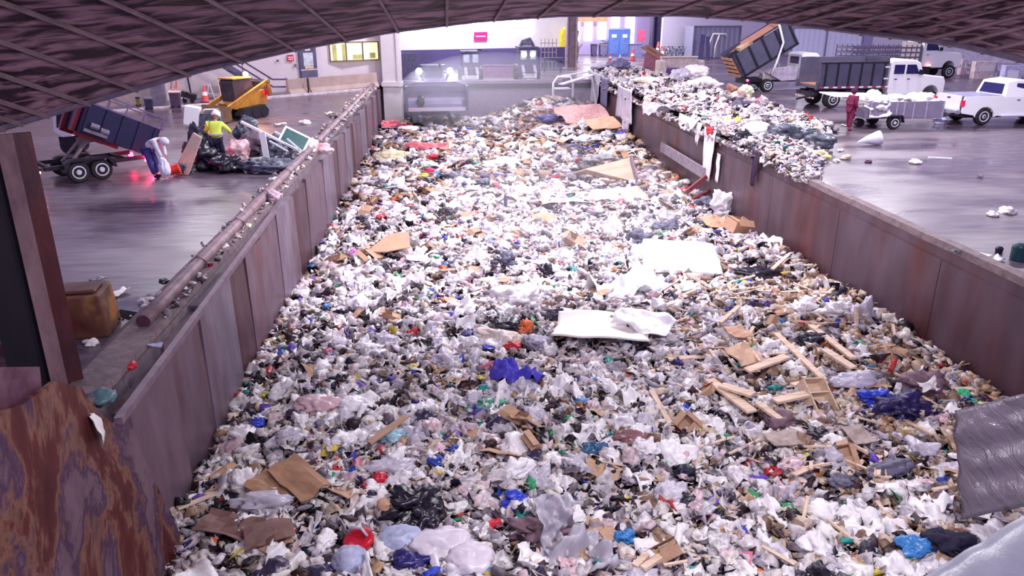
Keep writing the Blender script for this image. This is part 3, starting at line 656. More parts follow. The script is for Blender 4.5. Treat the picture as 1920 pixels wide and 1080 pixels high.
# ------------------------------------------------------------------ people
def skin(name, verts, edges, m_, parent, sub=2, root=0):
    """verts: list of (x,y,z,r) or (x,y,z,rx,ry)"""
    me = bpy.data.meshes.new(name); me.from_pydata([v[:3] for v in verts], edges, [])
    o = bpy.data.objects.new(name, me); COL.objects.link(o); o.parent = parent
    md = o.modifiers.new('skin', 'SKIN'); md.use_smooth_shade = True
    if not me.skin_vertices: me.skin_vertices.new()
    for i, v in enumerate(verts):
        sv = me.skin_vertices[0].data[i]; sv.radius = (v[3], v[4] if len(v) > 4 else v[3]); sv.use_root = (i == root)
    s = o.modifiers.new('sub', 'SUBSURF'); s.levels = sub; s.render_levels = sub
    me.materials.append(m_); return o
M_skin = mat('skin', srgb(176, 128, 112), .55, var=.05)
def person(loc, rz, label, J, mats, hair='cap', extras=None, scale=1.0):
    """J: joints; body (skin) whole, clothing as children of it"""
    t = empty('person', loc, rz, label, 'person'); t.scale = (scale,)*3
    P = {k: Vector(v) for k, v in J.items()}
    hip, chest, neck, head = P['hip'], P['chest'], P['neck'], P['head']
    up = (neck-hip).normalized(); side = (P['shL']-P['shR']).normalized(); fwd = side.cross(up)*-1
    # body
    V = [(*hip, .13, .11), (*hip.lerp(chest, .5), .12, .1), (*chest, .14, .1), (*neck, .055), (*head.lerp(neck, .45), .06)]
    E = [(0, 1), (1, 2), (2, 3), (3, 4)]
    def chain(start, pts, rs):
        k = start
        for q, r in zip(pts, rs): V.append((*q, r)); E.append((k, len(V)-1)); k = len(V)-1
    for s in 'LR':
        chain(2, [P['sh'+s], P['el'+s], P['wr'+s]], (.065, .045, .032)); chain(0, [P['hp'+s], P['kn'+s], P['an'+s]], (.09, .065, .045))
    skin('body', V, E, M_skin, t)
    # hands, five fingers each
    for s in 'LR':
        d = (P['wr'+s]-P['el'+s]).normalized(); sd = d.cross(Vector((0, 0, 1)))
        if sd.length < .2: sd = side.copy()
        sd.normalize(); nn = sd.cross(d); w0 = P['wr'+s]
        V = [(*w0, .03), (*(w0+d*.08), .036, .018)]; E = [(0, 1)]
        for k, (off, ln) in enumerate(((-.027, .066), (-.009, .076), (.009, .07), (.027, .055))):
            a = w0+d*.095+sd*off; b = a+d*ln*.55+nn*.012; c = b+d*ln*.4+nn*.03
            i = len(V); V += [(*a, .0095), (*b, .0085), (*c, .007)]; E += [(1, i), (i, i+1), (i+1, i+2)]
        i = len(V); a = w0+d*.04-sd*.035; b = a+d*.035-sd*.02; V += [(*a, .011), (*b, .009)]; E += [(0, i), (i, i+1)]
        skin('hand', V, E, mats.get('hand', M_skin), t, 1)
    # head with face
    bm = bmesh.new(); bmesh.ops.create_icosphere(bm, subdivisions=4, radius=.115)
    hf_ = P.get('look', fwd).normalized()
    for v in bm.verts:
        v.co.z *= 1.18; v.co.x *= .86
        q = v.co
        if q.y < -.05:
            q.y -= .030*math.exp(-((q.x/.016)**2+((q.z+.01)/.026)**2))                      # nose
            q.y += .012*math.exp(-(((abs(q.x)-.035)/.016)**2+((q.z-.018)/.014)**2))          # eye sockets
            q.y -= .007*math.exp(-((q.x/.03)**2+((q.z+.055)/.009)**2))                       # lips
            q.y -= .012*math.exp(-((q.x/.03)**2+((q.z+.1)/.02)**2))                          # chin
        if q.z < -.04: q.x *= .86
    for sx in (-1, 1):
        e = bmesh.ops.create_icosphere(bm, subdivisions=2, radius=.022)
        for v in e['verts']: v.co.x = v.co.x*.4+sx*.1; v.co.z *= 1.5; v.co.y += .01
    me = bpy.data.meshes.new('head'); bm.to_mesh(me); bm.free(); me.materials.append(M_skin); me.polygons.foreach_set('use_smooth', [True]*len(me.polygons))
    h = bpy.data.objects.new('head', me); COL.objects.link(h); h.parent = t; h.location = head
    # head local -Y is the face
    zax = (head-neck).normalized(); f = hf_-zax*hf_.dot(zax); f.normalize(); xax = zax.cross(-f)*-1
    Mx = Matrix((( -f).cross(zax), -f, zax)).transposed(); h.rotation_euler = Mx.to_euler()
    # hair or hat
    if hair in ('cap', 'hood', 'hair', 'helmet'):
        m = MB(); rr = .128 if hair != 'helmet' else .145
        prof = [(rr*math.cos(a), .02+rr*1.15*math.sin(a)) for a in np.linspace(-.15 if hair != 'hood' else -.9, 1.54, 9)]
        m.lathe(prof, 16)
        if hair in ('cap', 'helmet'): m.box((0, -.15, .03), (.15, .12, .012))
        m.build('hair' if hair == 'hair' else ('hood' if hair == 'hood' else 'hat'), mats['hat'], h, True, loc=(0, .018 if hair != 'hood' else .03, 0))
    # trousers
    V = [(*hip, .165, .14)]; E = []
    for s in 'LR':
        i = len(V); V += [(*P['hp'+s], .115), (*P['kn'+s], .088), (*(P['kn'+s].lerp(P['an'+s], .92)), .075)]; E += [(0, i), (i, i+1), (i+1, i+2)]
    skin('trousers', V, E, mats['legs'], t)
    V = [(*(hip+up*.03), .175, .15), (*hip.lerp(chest, .5), .18, .15), (*chest, .19, .145), (*neck.lerp(chest, .35), .1)]; E = [(0, 1), (1, 2), (2, 3)]
    if mats.get('long'):
        V.append((*(hip*.62+(P['knL']+P['knR'])*.19), .2, .17)); E.append((0, len(V)-1))
    for s in 'LR':
        i = len(V); V += [(*P['sh'+s], .09), (*P['el'+s], .07), (*(P['el'+s].lerp(P['wr'+s], .93)), .052)]; E += [(2, i), (i, i+1), (i+1, i+2)]
    j = skin('jacket', V, E, mats['top'], t)
    for s in 'LR':
        a = P['an'+s]; fw2 = Vector((hf_.x, hf_.y, 0)); fw2.normalize() if fw2.length > .1 else None
        skin('shoe', [(a.x, a.y, a.z, .055), (a.x, a.y, .045, .05), (*(Vector((a.x, a.y, .045))+fw2*.16), .042)], [(0, 1), (1, 2)], mats['shoe'], t, 1)
    if extras: extras(t, P)
    return t
M_hiv = mat('hivis_yellow', srgb(224, 246, 90), .6, var=.06, emit=srgb(200, 240, 60), estr=.0)
M_hood = mat('white_hoodie', srgb(222, 214, 232), .8, var=.05); M_jean = mat('blue_denim', srgb(62, 62, 132), .8, var=.12)
M_navy = mat('navy_cloth', srgb(26, 20, 54), .8, var=.2); M_redc = mat('dark_red_cloth', srgb(112, 14, 62), .8, var=.15); M_refl = mat('reflective_tape', srgb(200, 200, 190), .3)
# bending person by the trailer, facing right (+x)
J = dict(hip=(0, 0, .92), chest=(.30, 0, 1.17), neck=(.46, 0, 1.2), head=(.57, 0, 1.13), shL=(.36, .17, 1.16), shR=(.36, -.17, 1.16), elL=(.44, .17, .88), elR=(.44, -.17, .9), wrL=(.52, .1, .66), wrR=(.5, -.12, .66),
         hpL=(.02, .1, .86), hpR=(.02, -.1, .86), knL=(.16, .12, .48), knR=(.1, -.13, .48), anL=(.1, .12, .1), anR=(.2, -.14, .1), look=(.6, 0, -.8))
pw = at(285, 333); person(pw, R(-12), 'person in white hooded top and blue jeans bending over a white sack', J, dict(top=M_hood, legs=M_jean, hat=M_hood, shoe=M_navy), 'hood')
m_ = np_mesh('white_sack', crumple(v4, 77, .25, 1.0, 1.0)*np.array([.17, .17, .34]), f4, mat('sack_white', srgb(226, 220, 240), .6, var=.05))
o = bpy.data.objects.new('white_sack', m_); COL.objects.link(o); o.location = pw+Vector((.52, -.28, .36)); tag(o, 'tall white sack standing in the hands of the bending person', 'sack')
# hi-vis worker seen from behind
J = dict(hip=(0, 0, .95), chest=(.0, .1, 1.32), neck=(0, .17, 1.5), head=(.03, .24, 1.64), shL=(-.2, .12, 1.42), shR=(.2, .12, 1.42), elL=(-.33, .22, 1.17), elR=(.38, .2, 1.2), wrL=(-.22, .44, 1.06), wrR=(.36, .42, 1.08),
         hpL=(-.11, 0, .9), hpR=(.11, 0, .9), knL=(-.13, .08, .5), knR=(.14, .1, .5), anL=(-.14, 0, .1), anR=(.16, .02, .1), look=(.1, 1, -.3))
def stripes(t, P):
    m = MB(); m.lathe([(.222, -.03), (.226, 0), (.222, .03)], 20, Matrix.Translation((0, .04, 1.12))@Matrix.Diagonal((1.0, .84, 1, 1))); 
    m.build('reflective_band', M_refl, t)
person(at(412, 318), 0, 'person in bright yellow high-visibility jacket and dark trousers sorting the dumped bags', J, dict(top=M_hiv, legs=M_navy, hat=M_white, shoe=M_black), 'helmet', stripes, 1.04)
# person in dark red standing by the grey trailer
J = dict(hip=(0, 0, .95), chest=(0.02, 0, 1.33), neck=(0.02, 0, 1.53), head=(.05, 0, 1.67), shL=(.02, .18, 1.44), shR=(.02, -.18, 1.44), elL=(-.03, .24, 1.16), elR=(-.02, -.24, 1.16), wrL=(.1, .22, .95), wrR=(.1, -.2, .95),
         hpL=(0, .1, .9), hpR=(0, -.1, .9), knL=(.03, .1, .5), knR=(-.03, -.1, .5), anL=(.1, .1, .1), anR=(-.08, -.1, .1), look=(1, 0, 0))
person(at(1590, 245), R(20), 'person in long dark red coat and trousers standing behind the grey trailer', J, dict(top=M_redc, legs=M_redc, hat=mat('hair_dark', srgb(70, 20, 60), .8), shoe=M_redc, long=True), 'hood')

# ------------------------------------------------------------------ wheels and vehicles
M_rim = mat('white_rim', srgb(226, 222, 236), .4, .3, var=.04); M_hub = mat('hub_dark', srgb(60, 50, 70), .4, .5)
def wheel(parent, x, y, r, wd=.22, name='wheel', rim=None, face=-1):
    """wheel whose axle is local Y; face -1: outside towards -Y"""
    m = MB(); prof = [(r*.58, -wd/2), (r*.9, -wd/2), (r, -wd*.36), (r, wd*.36), (r*.9, wd/2), (r*.58, wd/2)]
    T = Matrix.Translation((x, y, r))@Matrix.Rotation(R(90), 4, 'X'); m.lathe(prof, 24, T); o = m.build(name, M_black, parent)
    fy = face*wd/2
    m = MB(); T2 = Matrix.Translation((x, y+fy*1.04, r))@Matrix.Rotation(R(90)*(1 if face < 0 else -1), 4, 'X')
    m.lathe([(r*.62, -.01), (r*.62, .015), (r*.52, .02), (r*.46, -.03), (r*.22, .0), (r*.2, .03)], 20, T2)
    rm = m.build('rim', rim or M_rim, o)
    m = MB()
    for k in range(6):
        a = k*math.pi/3; c = Vector((x+math.cos(a)*r*.33, y+fy*1.1, r+math.sin(a)*r*.33)); m.cyl(c+Vector((0, -.012, 0)), c+Vector((0, .012, 0)), r*.07, 8)
    m.cyl((x, y+fy*1.02, r), (x, y+fy*1.3, r), r*.13, 10); m.build('lug_nut', M_hub, o)
    return o
def head_to(a, b): d = b-a; return math.atan2(d.y, d.x)
# --- black dump trailer, bed raised
A = at(150, 342); B = at(193, 336); t = empty('dump_trailer', A, head_to(A, B), 'navy black dump trailer with raised bed and mesh top beside the bending person', 'trailer')
M_bed = mat('navy_steel', srgb(16, 13, 62), .55, .0, var=.35, scale=2); M_redf = mat('red_frame', srgb(120, 18, 44), .5, .1); M_tail = mat('tail_light_red', srgb(230, 20, 60), .3, emit=(1, .03, .12), estr=14)
ws = (B-A).length
for x in (0, ws):
    wheel(t, x, 0, .32); wheel(t, x, 1.5, .32, face=1)
m = MB(); m.box((.6, .12, .5), (2.9, .09, .12)); m.box((.6, 1.38, .5), (2.9, .09, .12)); [m.box((x, .75, .5), (.1, 1.3, .1)) for x in (-.7, 0, .7, 1.45)]
m.bar((-.85, .12, .5), (-1.7, .72, .42), .09); m.bar((-.85, 1.38, .5), (-1.7, .78, .42), .09); m.bar((-1.7, .75, .42), (-2.2, .75, .42), .1); m.build('chassis', M_dark, t)
m = MB(); m.prism([(-.42, .36), (-.36, .62), (-.18, .72), (.88, .72), (1.05, .62), (1.1, .36), (1.04, .36), (.86, .64), (-.2, .64), (-.34, .36)], -.16, .12); m.build('fender', M_dark, t)
m = MB(); m.box((-1.25, .75, .62), (.5, .7, .34)); m.box((-1.3, .75, .95), (.34, .5, .36), rot=(0, .25, 0)); m.build('tongue_box', M_black, t)
m = MB(); m.cyl((-1.95, .75, .1), (-1.95, .75, .75), .04); m.build('jack', M_dark, t)
piv = Matrix.Translation((2.2, 0, .5))@Matrix.Rotation(R(27), 4, 'Y')
m = MB(); L_ = 2.25
m.box((-L_/2, .75, .03), (L_, 1.6, .06), piv); m.box((-L_/2, -.03, .48), (L_, .05, .9), piv); m.box((-L_/2, 1.53, .48), (L_, .05, .9), piv); m.box((-L_+.02, .75, .5), (.05, 1.6, .94), piv)
for i in range(5): m.box((-L_+.1+i*.5, -.07, .48), (.06, .06, .9), piv)
bed_ = m.build('dump_bed', M_bed, t)
m = MB()
for yy in (-.03, 1.53):
    m.bar((-L_, yy, 1.3), (0.1, yy, 1.3), .04, M=piv); m.bar((-L_, yy, .95), (.1, yy, .95), .05, M=piv)
    for i in range(5): m.bar((-L_+i*L_/4, yy, .93), (-L_+i*L_/4, yy, 1.3), .035, M=piv)
m.bar((0, -.03, .9), (.1, -.03, 1.3), .05, M=piv); m.bar((.1, -.03, 1.3), (.1, 1.53, 1.3), .05, M=piv); m.bar((-L_, -.03, 1.3), (-L_, 1.53, 1.3), .05, M=piv); m.build('top_rail', mat('rail_mauve', srgb(110, 90, 128), .5), bed_)
m = MB(); m.box((-L_+.6, .1, -.06), (1.3, .1, .12), piv); m.box((-L_+.6, 1.4, -.06), (1.3, .1, .12), piv); m.box((-L_-.07, .3, .45), (.1, .3, .95), piv); m.box((-L_-.09, 1.2, .45), (.1, .2, .95), piv); m.build('red_frame', M_redf, bed_)
m = MB()
for i, (a_, b_) in enumerate((((-L_+.25, -.09, .3), (-L_+.5, -.09, .3)), ((-L_+.55, -.09, .25), (-L_+.8, -.09, .25)))): m.cyl(a_, b_, .1, 10, M=piv)
m.box((-L_+.45, -.1, .12), (.7, .1, .1), piv); m.build('hydraulic_motor', mat('mech_grey', srgb(120, 110, 130), .5, .3), bed_)
m = MB(); m.cyl((.1, .75, .5), (.5, .75, 1.0), .06); m.cyl((.5, .75, 1.0), (.7, .75, 1.25), .04); m.bar((-.1, .4, .5), (.6, .4, 1.2), .06); m.bar((-.1, 1.1, .5), (.6, 1.1, 1.2), .06); m.build('lift_ram', M_concrete, t)
for (x, y, z) in ((2.08, .05, .42), (2.08, 1.4, .42)):
    m = MB(); m.box((x, y, z), (.08, .22, .13)); m.build('tail_light', M_tail, t)
m = MB(); m.box((-1.05, -.02, .45), (.1, .08, .06)); m.build('marker_light', mat('amber_light', srgb(255, 120, 90), .3, emit=(1, .3, .2), estr=5), t)
l = bpy.data.lights.new('tail_glow', 'POINT'); l.energy = 60; l.color = (1, .05, .15); l.shadow_soft_size = .08; lo = bpy.data.objects.new('tail_glow', l); COL.objects.link(lo); lo.parent = t; lo.location = (2.2, -.1, .5)
# white pickup tailgate beyond the trailer
pt = at(118, 290); t = empty('white_tank', at(122, 292, 0), R(-15), 'white vehicle end with rounded corners seen behind the raised trailer bed', 'vehicle end')
m = MB(); m.prism([(-.3, .85), (-.18, 1.55), (.1, 1.75), (.45, 1.6), (.45, .7), (0, .65)], 0, 1.2); m.build('shell', M_white, t, bevel=.05)
m = MB(); m.prism([(-.1, 1.0), (0, 1.5), (.2, 1.55), (.3, 1.1)], -.02, .01); m.build('dark_vent', M_dark, t)
m = MB(); m.cyl((-.1, .3, .3), (-.1, .6, .3), .3); m.cyl((-.1, .8, .3), (-.1, 1.1, .3), .3); m.box((.1, .6, .5), (.7, .9, .3)); m.build('undercarriage', M_dark, t)

# orange bucket
o = at(322, 332); m = MB(); m.lathe([(.12, 0), (.135, .02), (.165, .36), (.18, .37), (.18, .39), (.16, .39), (.13, .05), (.05, .04)], 20); T = empty('bucket', o+Vector((-.12, 0, .17)), 0, 'bright orange red plastic bucket lying on its side beside the leaning board', 'bucket'); T.rotation_euler = (0, R(76), R(15))
m.build('shell', mat('orange_plastic', srgb(250, 70, 50), .35, emit=srgb(255, 60, 40), estr=0), T, True); m = MB(); m.tube([(.17, 0, .36)]+[(.17*math.cos(a), .19*math.sin(a), .36+.0*a) for a in np.linspace(.3, 2.9, 8)], .006, 5); m.build('handle', M_white, T)

# dumped bags pile on the left floor
def lump(px, py, sx, sy, sz, m_, seed, label, cat='bag', name='rubbish_bag', amp=.35, z=0, rot=0, P=None, group=None):
    p = P if P is not None else at(px, py, z); v = crumple(v4, seed, amp, 1.3, 1.0)
    v[:, 2] = np.maximum(v[:, 2], -.75); v = v*np.array([sx, sy, sz]); v[:, 2] += .72*sz
    me = np_mesh(name, v, f4, m_); o = bpy.data.objects.new(name, me); COL.objects.link(o); o.location = p; o.rotation_euler = (0, 0, rot); return tag(o, label, cat, group)
M_bb = film('black_film', (0, 0, 0)); M_gb = mat('greygreen_film', srgb(110, 116, 128), .3, c2=srgb(36, 32, 66), scale=5, bump=.3)
for (px, py, sx, sy, sz, m_, lab) in (
    (385, 318, .62, .5, .62, M_bb, 'large black rubbish bag at the left of the dumped pile'), (345, 325, .35, .3, .22, M_gb, 'small crumpled grey bag next to the orange bucket'),
    (372, 290, .3, .3, .62, M_navy, 'tall dark navy cloth bundle left of the yellow-jacketed person'), (428, 322, .5, .4, .35, M_bb, 'black rubbish bag at the feet of the yellow-jacketed person'),
    (450, 300, .4, .35, .42, mat('pinkish_cloth', srgb(196, 130, 140), .7, c2=srgb(230, 214, 220), scale=4), 'pink and white soft bundle right of the yellow-jacketed person'),
    (495, 322, .95, .5, .26, M_gb, 'wide flat dark bag spread at the front of the dumped pile'), (482, 290, .5, .45, .5, mat('mauve_bag', srgb(100, 80, 96), .5), 'mauve grey rubbish bag behind the upright white board'),
    (520, 298, .5, .45, .48, M_gb, 'grey green plastic bag under the long white boards'), (546, 306, .5, .4, .22, M_bb, 'dark flat bag under the end of the long white board'),
    (465, 262, .5, .4, .55, M_gb, 'grey bag at the back of the dumped pile near the yellow loader'), (583, 290, .3, .26, .3, mat('cream_bag', srgb(236, 222, 224), .5), 'round white bag near the pipe at the end of the dumped pile'),
    (562, 298, .32, .25, .17, mat('cream_bag', (1, 1, 1)), 'low white bag under the joint of the white boards'), (605, 288, .4, .25, .22, mat('pinkish_cloth', (1, 1, 1)), 'pinkish bundle against the long edge pipe')):
    lump(px, py, sx, sy, sz, m_, rng.randrange(100, 900), lab, 'bag')
def board(a, b, w_, th, m_, label, name='board', cat='board', up=Vector((0, 0, 1))):
    m = MB(); a = Vector(a); b = Vector(b); c = (a+b)/2; d = b-a; s = d.cross(up)
    s = s.normalized() if s.length > .01 else Vector((1, 0, 0)); n_ = s.cross(d).normalized()
    M_ = Matrix((d.normalized(), s, n_)).transposed().to_4x4(); m.box((0, 0, 0), (d.length, w_, th), M_)
    return tag(m.build(name, m_, loc=c), label, cat)
M_wb = mat('white_board', srgb(240, 236, 246), .45, var=.03)
def fp(px, py, gy, h=None):
    """point above floor seen at pixel (px,py) standing over the floor line of world y=gy"""
    r = ray(px, py); return Vector((0, 0, CAM_H))+r*(gy/r.y)
gy = at(480, 300).y
board(fp(452, 228, gy), fp(562, 283, gy), .16, .07, M_wb, 'longest white board sloping across the dumped pile')
board(fp(491, 247, gy-.6), fp(500, 298, gy-.6), .2, .06, M_wb, 'upright white board standing in the dumped pile', up=Vector((0, 1, 0)))
board(fp(505, 264, gy-.3), fp(540, 284, gy-.3), .06, .05, M_wb, 'thin white strip below the longest white board')
board(fp(538, 260, gy-.2), fp(566, 284, gy-.2), .08, .05, M_wb, 'short white strip right of the longest white board')
board(fp(515, 247, gy+.6), fp(532, 256, gy+.6), .12, .05, M_wb, 'short white board end behind the green framed panel')
t = empty('framed_panel', fp(552, 262, gy+.2), 0, 'dark green panel in a white frame leaning in the dumped pile', 'framed panel'); t.rotation_euler = (R(55), R(28), 0)
m = MB(); m.box((0, 0, 0), (.85, .55, .03)); m.build('panel', mat('green_panel', srgb(20, 84, 86), .4), t)
m = MB(); [m.box(c, d) for c, d in (((0, .3, 0), (.95, .07, .06)), ((0, -.3, 0), (.95, .07, .06)), ((-.45, 0, 0), (.07, .6, .06)), ((.45, 0, 0), (.07, .6, .06)))]; m.build('frame', M_wb, t)
# leaning brown board
m = MB(); P = [fp(322, 322, at(322, 324).y), fp(330, 318, at(322, 324).y+.3), fp(366, 262, at(350, 318).y+.6), fp(360, 249, at(350, 318).y+.7), fp(340, 270, at(350, 318).y+.6)]
P = [at(322, 326, .02), at(352, 328, .02), at(372, 262, 1.1)+Vector((0, .3, 0)), at(356, 252, 1.25)+Vector((0, .3, 0))]
q = [v+Vector((.03, .05, .02)) for v in P]; m.add(P+q, [(0,1,2,3),(7,6,5,4),(0,4,5,1),(1,5,6,2),(2,6,7,3),(3,7,4,0)])
tag(m.build('leaning_board', mat('tan_board', srgb(186, 164, 150), .7, var=.1)), 'tan board leaning at the left end of the dumped pile', 'board')
# white panel and dark car-like appliance behind the worker
m = MB(); m.box((0, 0, .5), (.62, .5, .85), rot=(0, .2, 0)); tag(m.build('appliance', M_white, loc=at(364, 238), bevel=.03), 'bright white boxy appliance left of the yellow-jacketed person', 'appliance')
t = empty('crate', at(395, 238), 0, 'dark grey slatted crate behind the yellow-jacketed person', 'crate')
m = MB(); m.box((0, .3, .3), (.9, .6, .5)); m.build('body', M_gb, t)
m = MB(); [m.box((0, .3, .6+.07*i), (.8-.1*i, .5, .02)) for i in range(3)]; m.build('slat', mat('pale_slat', srgb(190, 186, 196), .5), t)
lump(395, 262, .4, .3, .35, M_bb, 312, 'black bag just behind the shoulder of the yellow-jacketed person')

# --- skid steer loader
A = at(450, 226); t = empty('skid_loader', A, head_to(at(450, 226), at(515, 216)), 'yellow tracked skid loader with glowing amber beacon at the left building', 'loader')
M_yel = mat('loader_yellow', srgb(206, 148, 40), .5, var=.15, c2=srgb(150, 100, 50), scale=2); M_cab = mat('loader_cab', srgb(84, 74, 84), .3, c2=srgb(50, 44, 60), scale=2)
m = MB()
for y in (0, 1.35):
    m.prism([(.0, .05), (-.12, .25), (.15, .55), (1.5, .62), (1.75, .35), (1.65, .08), (1.4, 0), (.25, 0)], y-.2, y+.2)
m.build('track', M_black, t)
m = MB(); [m.cyl((x, -.23, .28), (x, -.2, .28), .2, 14) for x in (.25, .85, 1.4)]; m.build('track_wheel', M_hub, t)
m = MB(); m.prism([(-.1, .5), (-.15, .75), (.6, 1.0), (1.3, 1.25), (1.95, 1.3), (2.05, .9), (1.95, .5)], .15, 1.2); m.build('body', M_yel, t, bevel=.03)
m = MB(); m.prism([(.1, .8), (0, 1.75), (.1, 1.85), (1.15, 1.85), (1.3, 1.3), (1.2, .8)], .22, 1.13); m.build('cab', M_cab, t, bevel=.03)
m = MB(); m.box((.6, .675, 1.9), (1.2, .98, .07)); m.build('cab_roof', M_yel, t, bevel=.02)
for y in (-.02, 1.37):
    m = MB(); m.bar((-.75, y, .45), (-.55, y, .6), .16, .16); m.bar((-.65, y, .62), (2.0, y, 1.68), .14, .2); m.bar((1.95, y, 1.66), (2.1, y, 1.0), .14, .2); m.build('lift_arm', M_yel, t)
m = MB(); m.prism([(-1.15, .02), (-1.25, .08), (-.8, .75), (-.65, .72), (-.62, .1)], -.2, 1.55); m.build('bucket', mat('bucket_steel', srgb(120, 90, 60), .5), t)
m = MB(); m.box((2.0, .675, 1.55), (.4, .9, .3), rot=(0, -.2, 0)); m.build('rear_hood', M_dark, t)
for y in (.1, 1.2): m = MB(); m.box((2.07, y, 1.15), (.07, .16, .2)); m.build('rear_light', M_tail, t)
m = MB(); m.box((1.9, -.06, 1.2), (.32, .06, .32)); m.build('red_cover', mat('red_cover', srgb(190, 20, 60), .4), t)
M_bea = mat('beacon_amber', srgb(255, 170, 90), .3, emit=(1, .45, .15), estr=30); m = MB(); m.lathe([(.1, 0), (.12, .04), (.12, .18), (.06, .24)], 14, Matrix.Translation((.95, .3, 1.94))); m.build('beacon', M_bea, t)
l = bpy.data.lights.new('beacon_glow', 'POINT'); l.energy = 250; l.color = (1, .5, .2); l.shadow_soft_size = .12; lo = bpy.data.objects.new('beacon_glow', l); COL.objects.link(lo); lo.parent = t; lo.location = (.95, .1, 2.45)

# --- items against the left building
def barrier(pa, pb, label, h=.95):
    a, b = at(*pa), at(*pb); d = (b-a).length; m = MB(); T = Matrix.Rotation(R(90), 4, 'Z')
    prof = [(-.3, 0), (.3, 0), (.3, .1), (.12, .35), (.09, h), (-.09, h), (-.12, .35), (-.3, .1)]
    n = 8; vs = [(0, p[0], p[1]) for p in prof]+[(d, p[0], p[1]) for p in prof]; m.add(vs, [tuple(range(n)), tuple(range(2*n-1, n-1, -1))]+[(i, i+n, (i+1) % n+n, (i+1) % n) for i in range(n)])
    return tag(m.build('concrete_barrier', mat('barrier_concrete', srgb(168, 146, 142), .85, var=.12, scale=1.5), loc=a, rz=head_to(a, b)), label, 'barrier')
barrier((540, 179), (577, 175), 'left concrete barrier in front of the left building door'); barrier((580, 175), (706, 163), 'long right concrete barrier below the office window')
m = MB(); a = at(400, 191); b = at(706, 166); m.bar(a+Vector((0, -.7, .06)), b+Vector((0, -.7, .06)), .25, .12); struct(m, 'trim_3', mat('kerb_pale', srgb(206, 194, 206), .8))
m = MB(); a = at(405, 196); b = at(180, 212); m.bar(a+Vector((0, 0, .04)), b+Vector((0, 0, .04)), .3, .1); struct(m, 'trim_4', MATS['kerb_pale'])
# door
def wall_box(name, px0, py0, px1, py1, m_, off=.22, th=.06, parent=None):
    A, ang = on_wall(px0, py1, off); B, _ = on_wall(px1, py1, off); C, _ = on_wall(px0, py0, off)
    w_ = (B-A).length; h = C.z-A.z; mid = (A+B)/2; m = MB(); m.box((0, 0, h/2), (w_, th, h))
    return m.build(name, m_, parent, loc=(mid.x, mid.y, A.z), rz=math.atan2(B.y-A.y, B.x-A.x)), w_, h
o, W_, H_ = wall_box('door_1', 564, 88, 596, 150, mat('door_slate', srgb(82, 76, 106), .5), .25, .1); tag(o, kind='structure')
for (n_, x, z, w_, h, c) in (('door_window', 0, .62, .55, .4, srgb(190, 196, 206)), ('notice', 0, .93, .3, .1, srgb(220, 210, 210)), ('notice', .02, .38, .5, .1, srgb(206, 170, 150)), ('kick_plate', 0, .15, .9, .24, srgb(92, 88, 116)), ('door_bar', 0, .3, .95, .03, srgb(200, 196, 216))):
    m = MB(); m.box((W_*x, -.07, H_*z), (W_*w_, .04, H_*h)); m.build(n_, mat('door_%s_%d' % (n_, int(c[0]*999)), c, .5), o)
# office window with frame and warm interior
o, W_, H_ = wall_box('window_1', 619, 80, 710, 115, mat('warm_office', srgb(226, 212, 170), .6, c2=srgb(250, 244, 210), scale=1.5, emit=srgb(250, 236, 180), estr=.55), .2, .05); tag(o, kind='structure')
m = MB(); [m.box((W_*x, -.06, H_/2), (.07, .08, H_)) for x in (-.5, -.17, .17, .5)]; [m.box((0, -.06, z), (W_, .08, .07)) for z in (0, H_)]; m.build('window_frame', mat('frame_brown', srgb(96, 80, 72), .5), o)
m = MB(); m.box((-W_*.4, -.04, H_*.45), (W_*.08, .04, H_*.9)); m.box((-W_*.22, -.04, H_*.45), (W_*.06, .04, H_*.9)); m.box((W_*.06, -.04, H_*.2), (W_*.2, .04, H_*.25)); m.box((W_*.37, -.04, H_*.25), (W_*.12, .04, H_*.3)); m.build('blind', mat('blind_tan', srgb(176, 156, 120), .6, c2=srgb(200, 210, 110), scale=2), o)
def wall_sign(px0, py0, px1, py1, col, label, bars=True, name='wall_sign'):
    o, W_, H_ = wall_box(name, px0, py0, px1, py1, mat('sign_%d' % int(col[0]*999), col, .5), .24, .04); tag(o, label, 'sign')
    if bars:
        m = MB(); m.box((0, -.03, H_*.62), (W_*.85, .02, H_*.12)); [m.box((W_*x, -.03, H_*.3), (W_*.16, .02, H_*.2)) for x in (-.25, 0, .25)]; m.build('lettering', M_white, o)
    return o
wall_sign(539, 103, 551, 115, srgb(196, 30, 60), 'small red sign with white lettering left of the office door')
wall_sign(519, 112, 523, 116, srgb(90, 84, 96), 'tiny grey switch box on the left building wall', False, 'switch_box'); wall_sign(552, 120, 556, 126, srgb(110, 104, 116), 'small grey box beside the office door', False, 'switch_box')
# sign post in front of barriers
m = MB(); p = at(579, 176); m.cyl((0, 0, 0), (0, 0, .95), .05); tag(m.build('short_post', M_dark, loc=p), 'short dark post between the two concrete barriers', 'post')
m = MB(); p = at(604, 160)+Vector((0, -.4, 0)); m.prism([(-.18, 0), (-.1, 1.3), (.1, 1.3), (.18, 0), (.12, 0), (.0, 1.0), (-.12, 0)], -.05, .05); tag(m.build('folded_ladder', mat('ladder_cream', srgb(204, 182, 166), .6), loc=p+Vector((0, .2, .3))), 'small cream folding stand right of the office door', 'ladder')
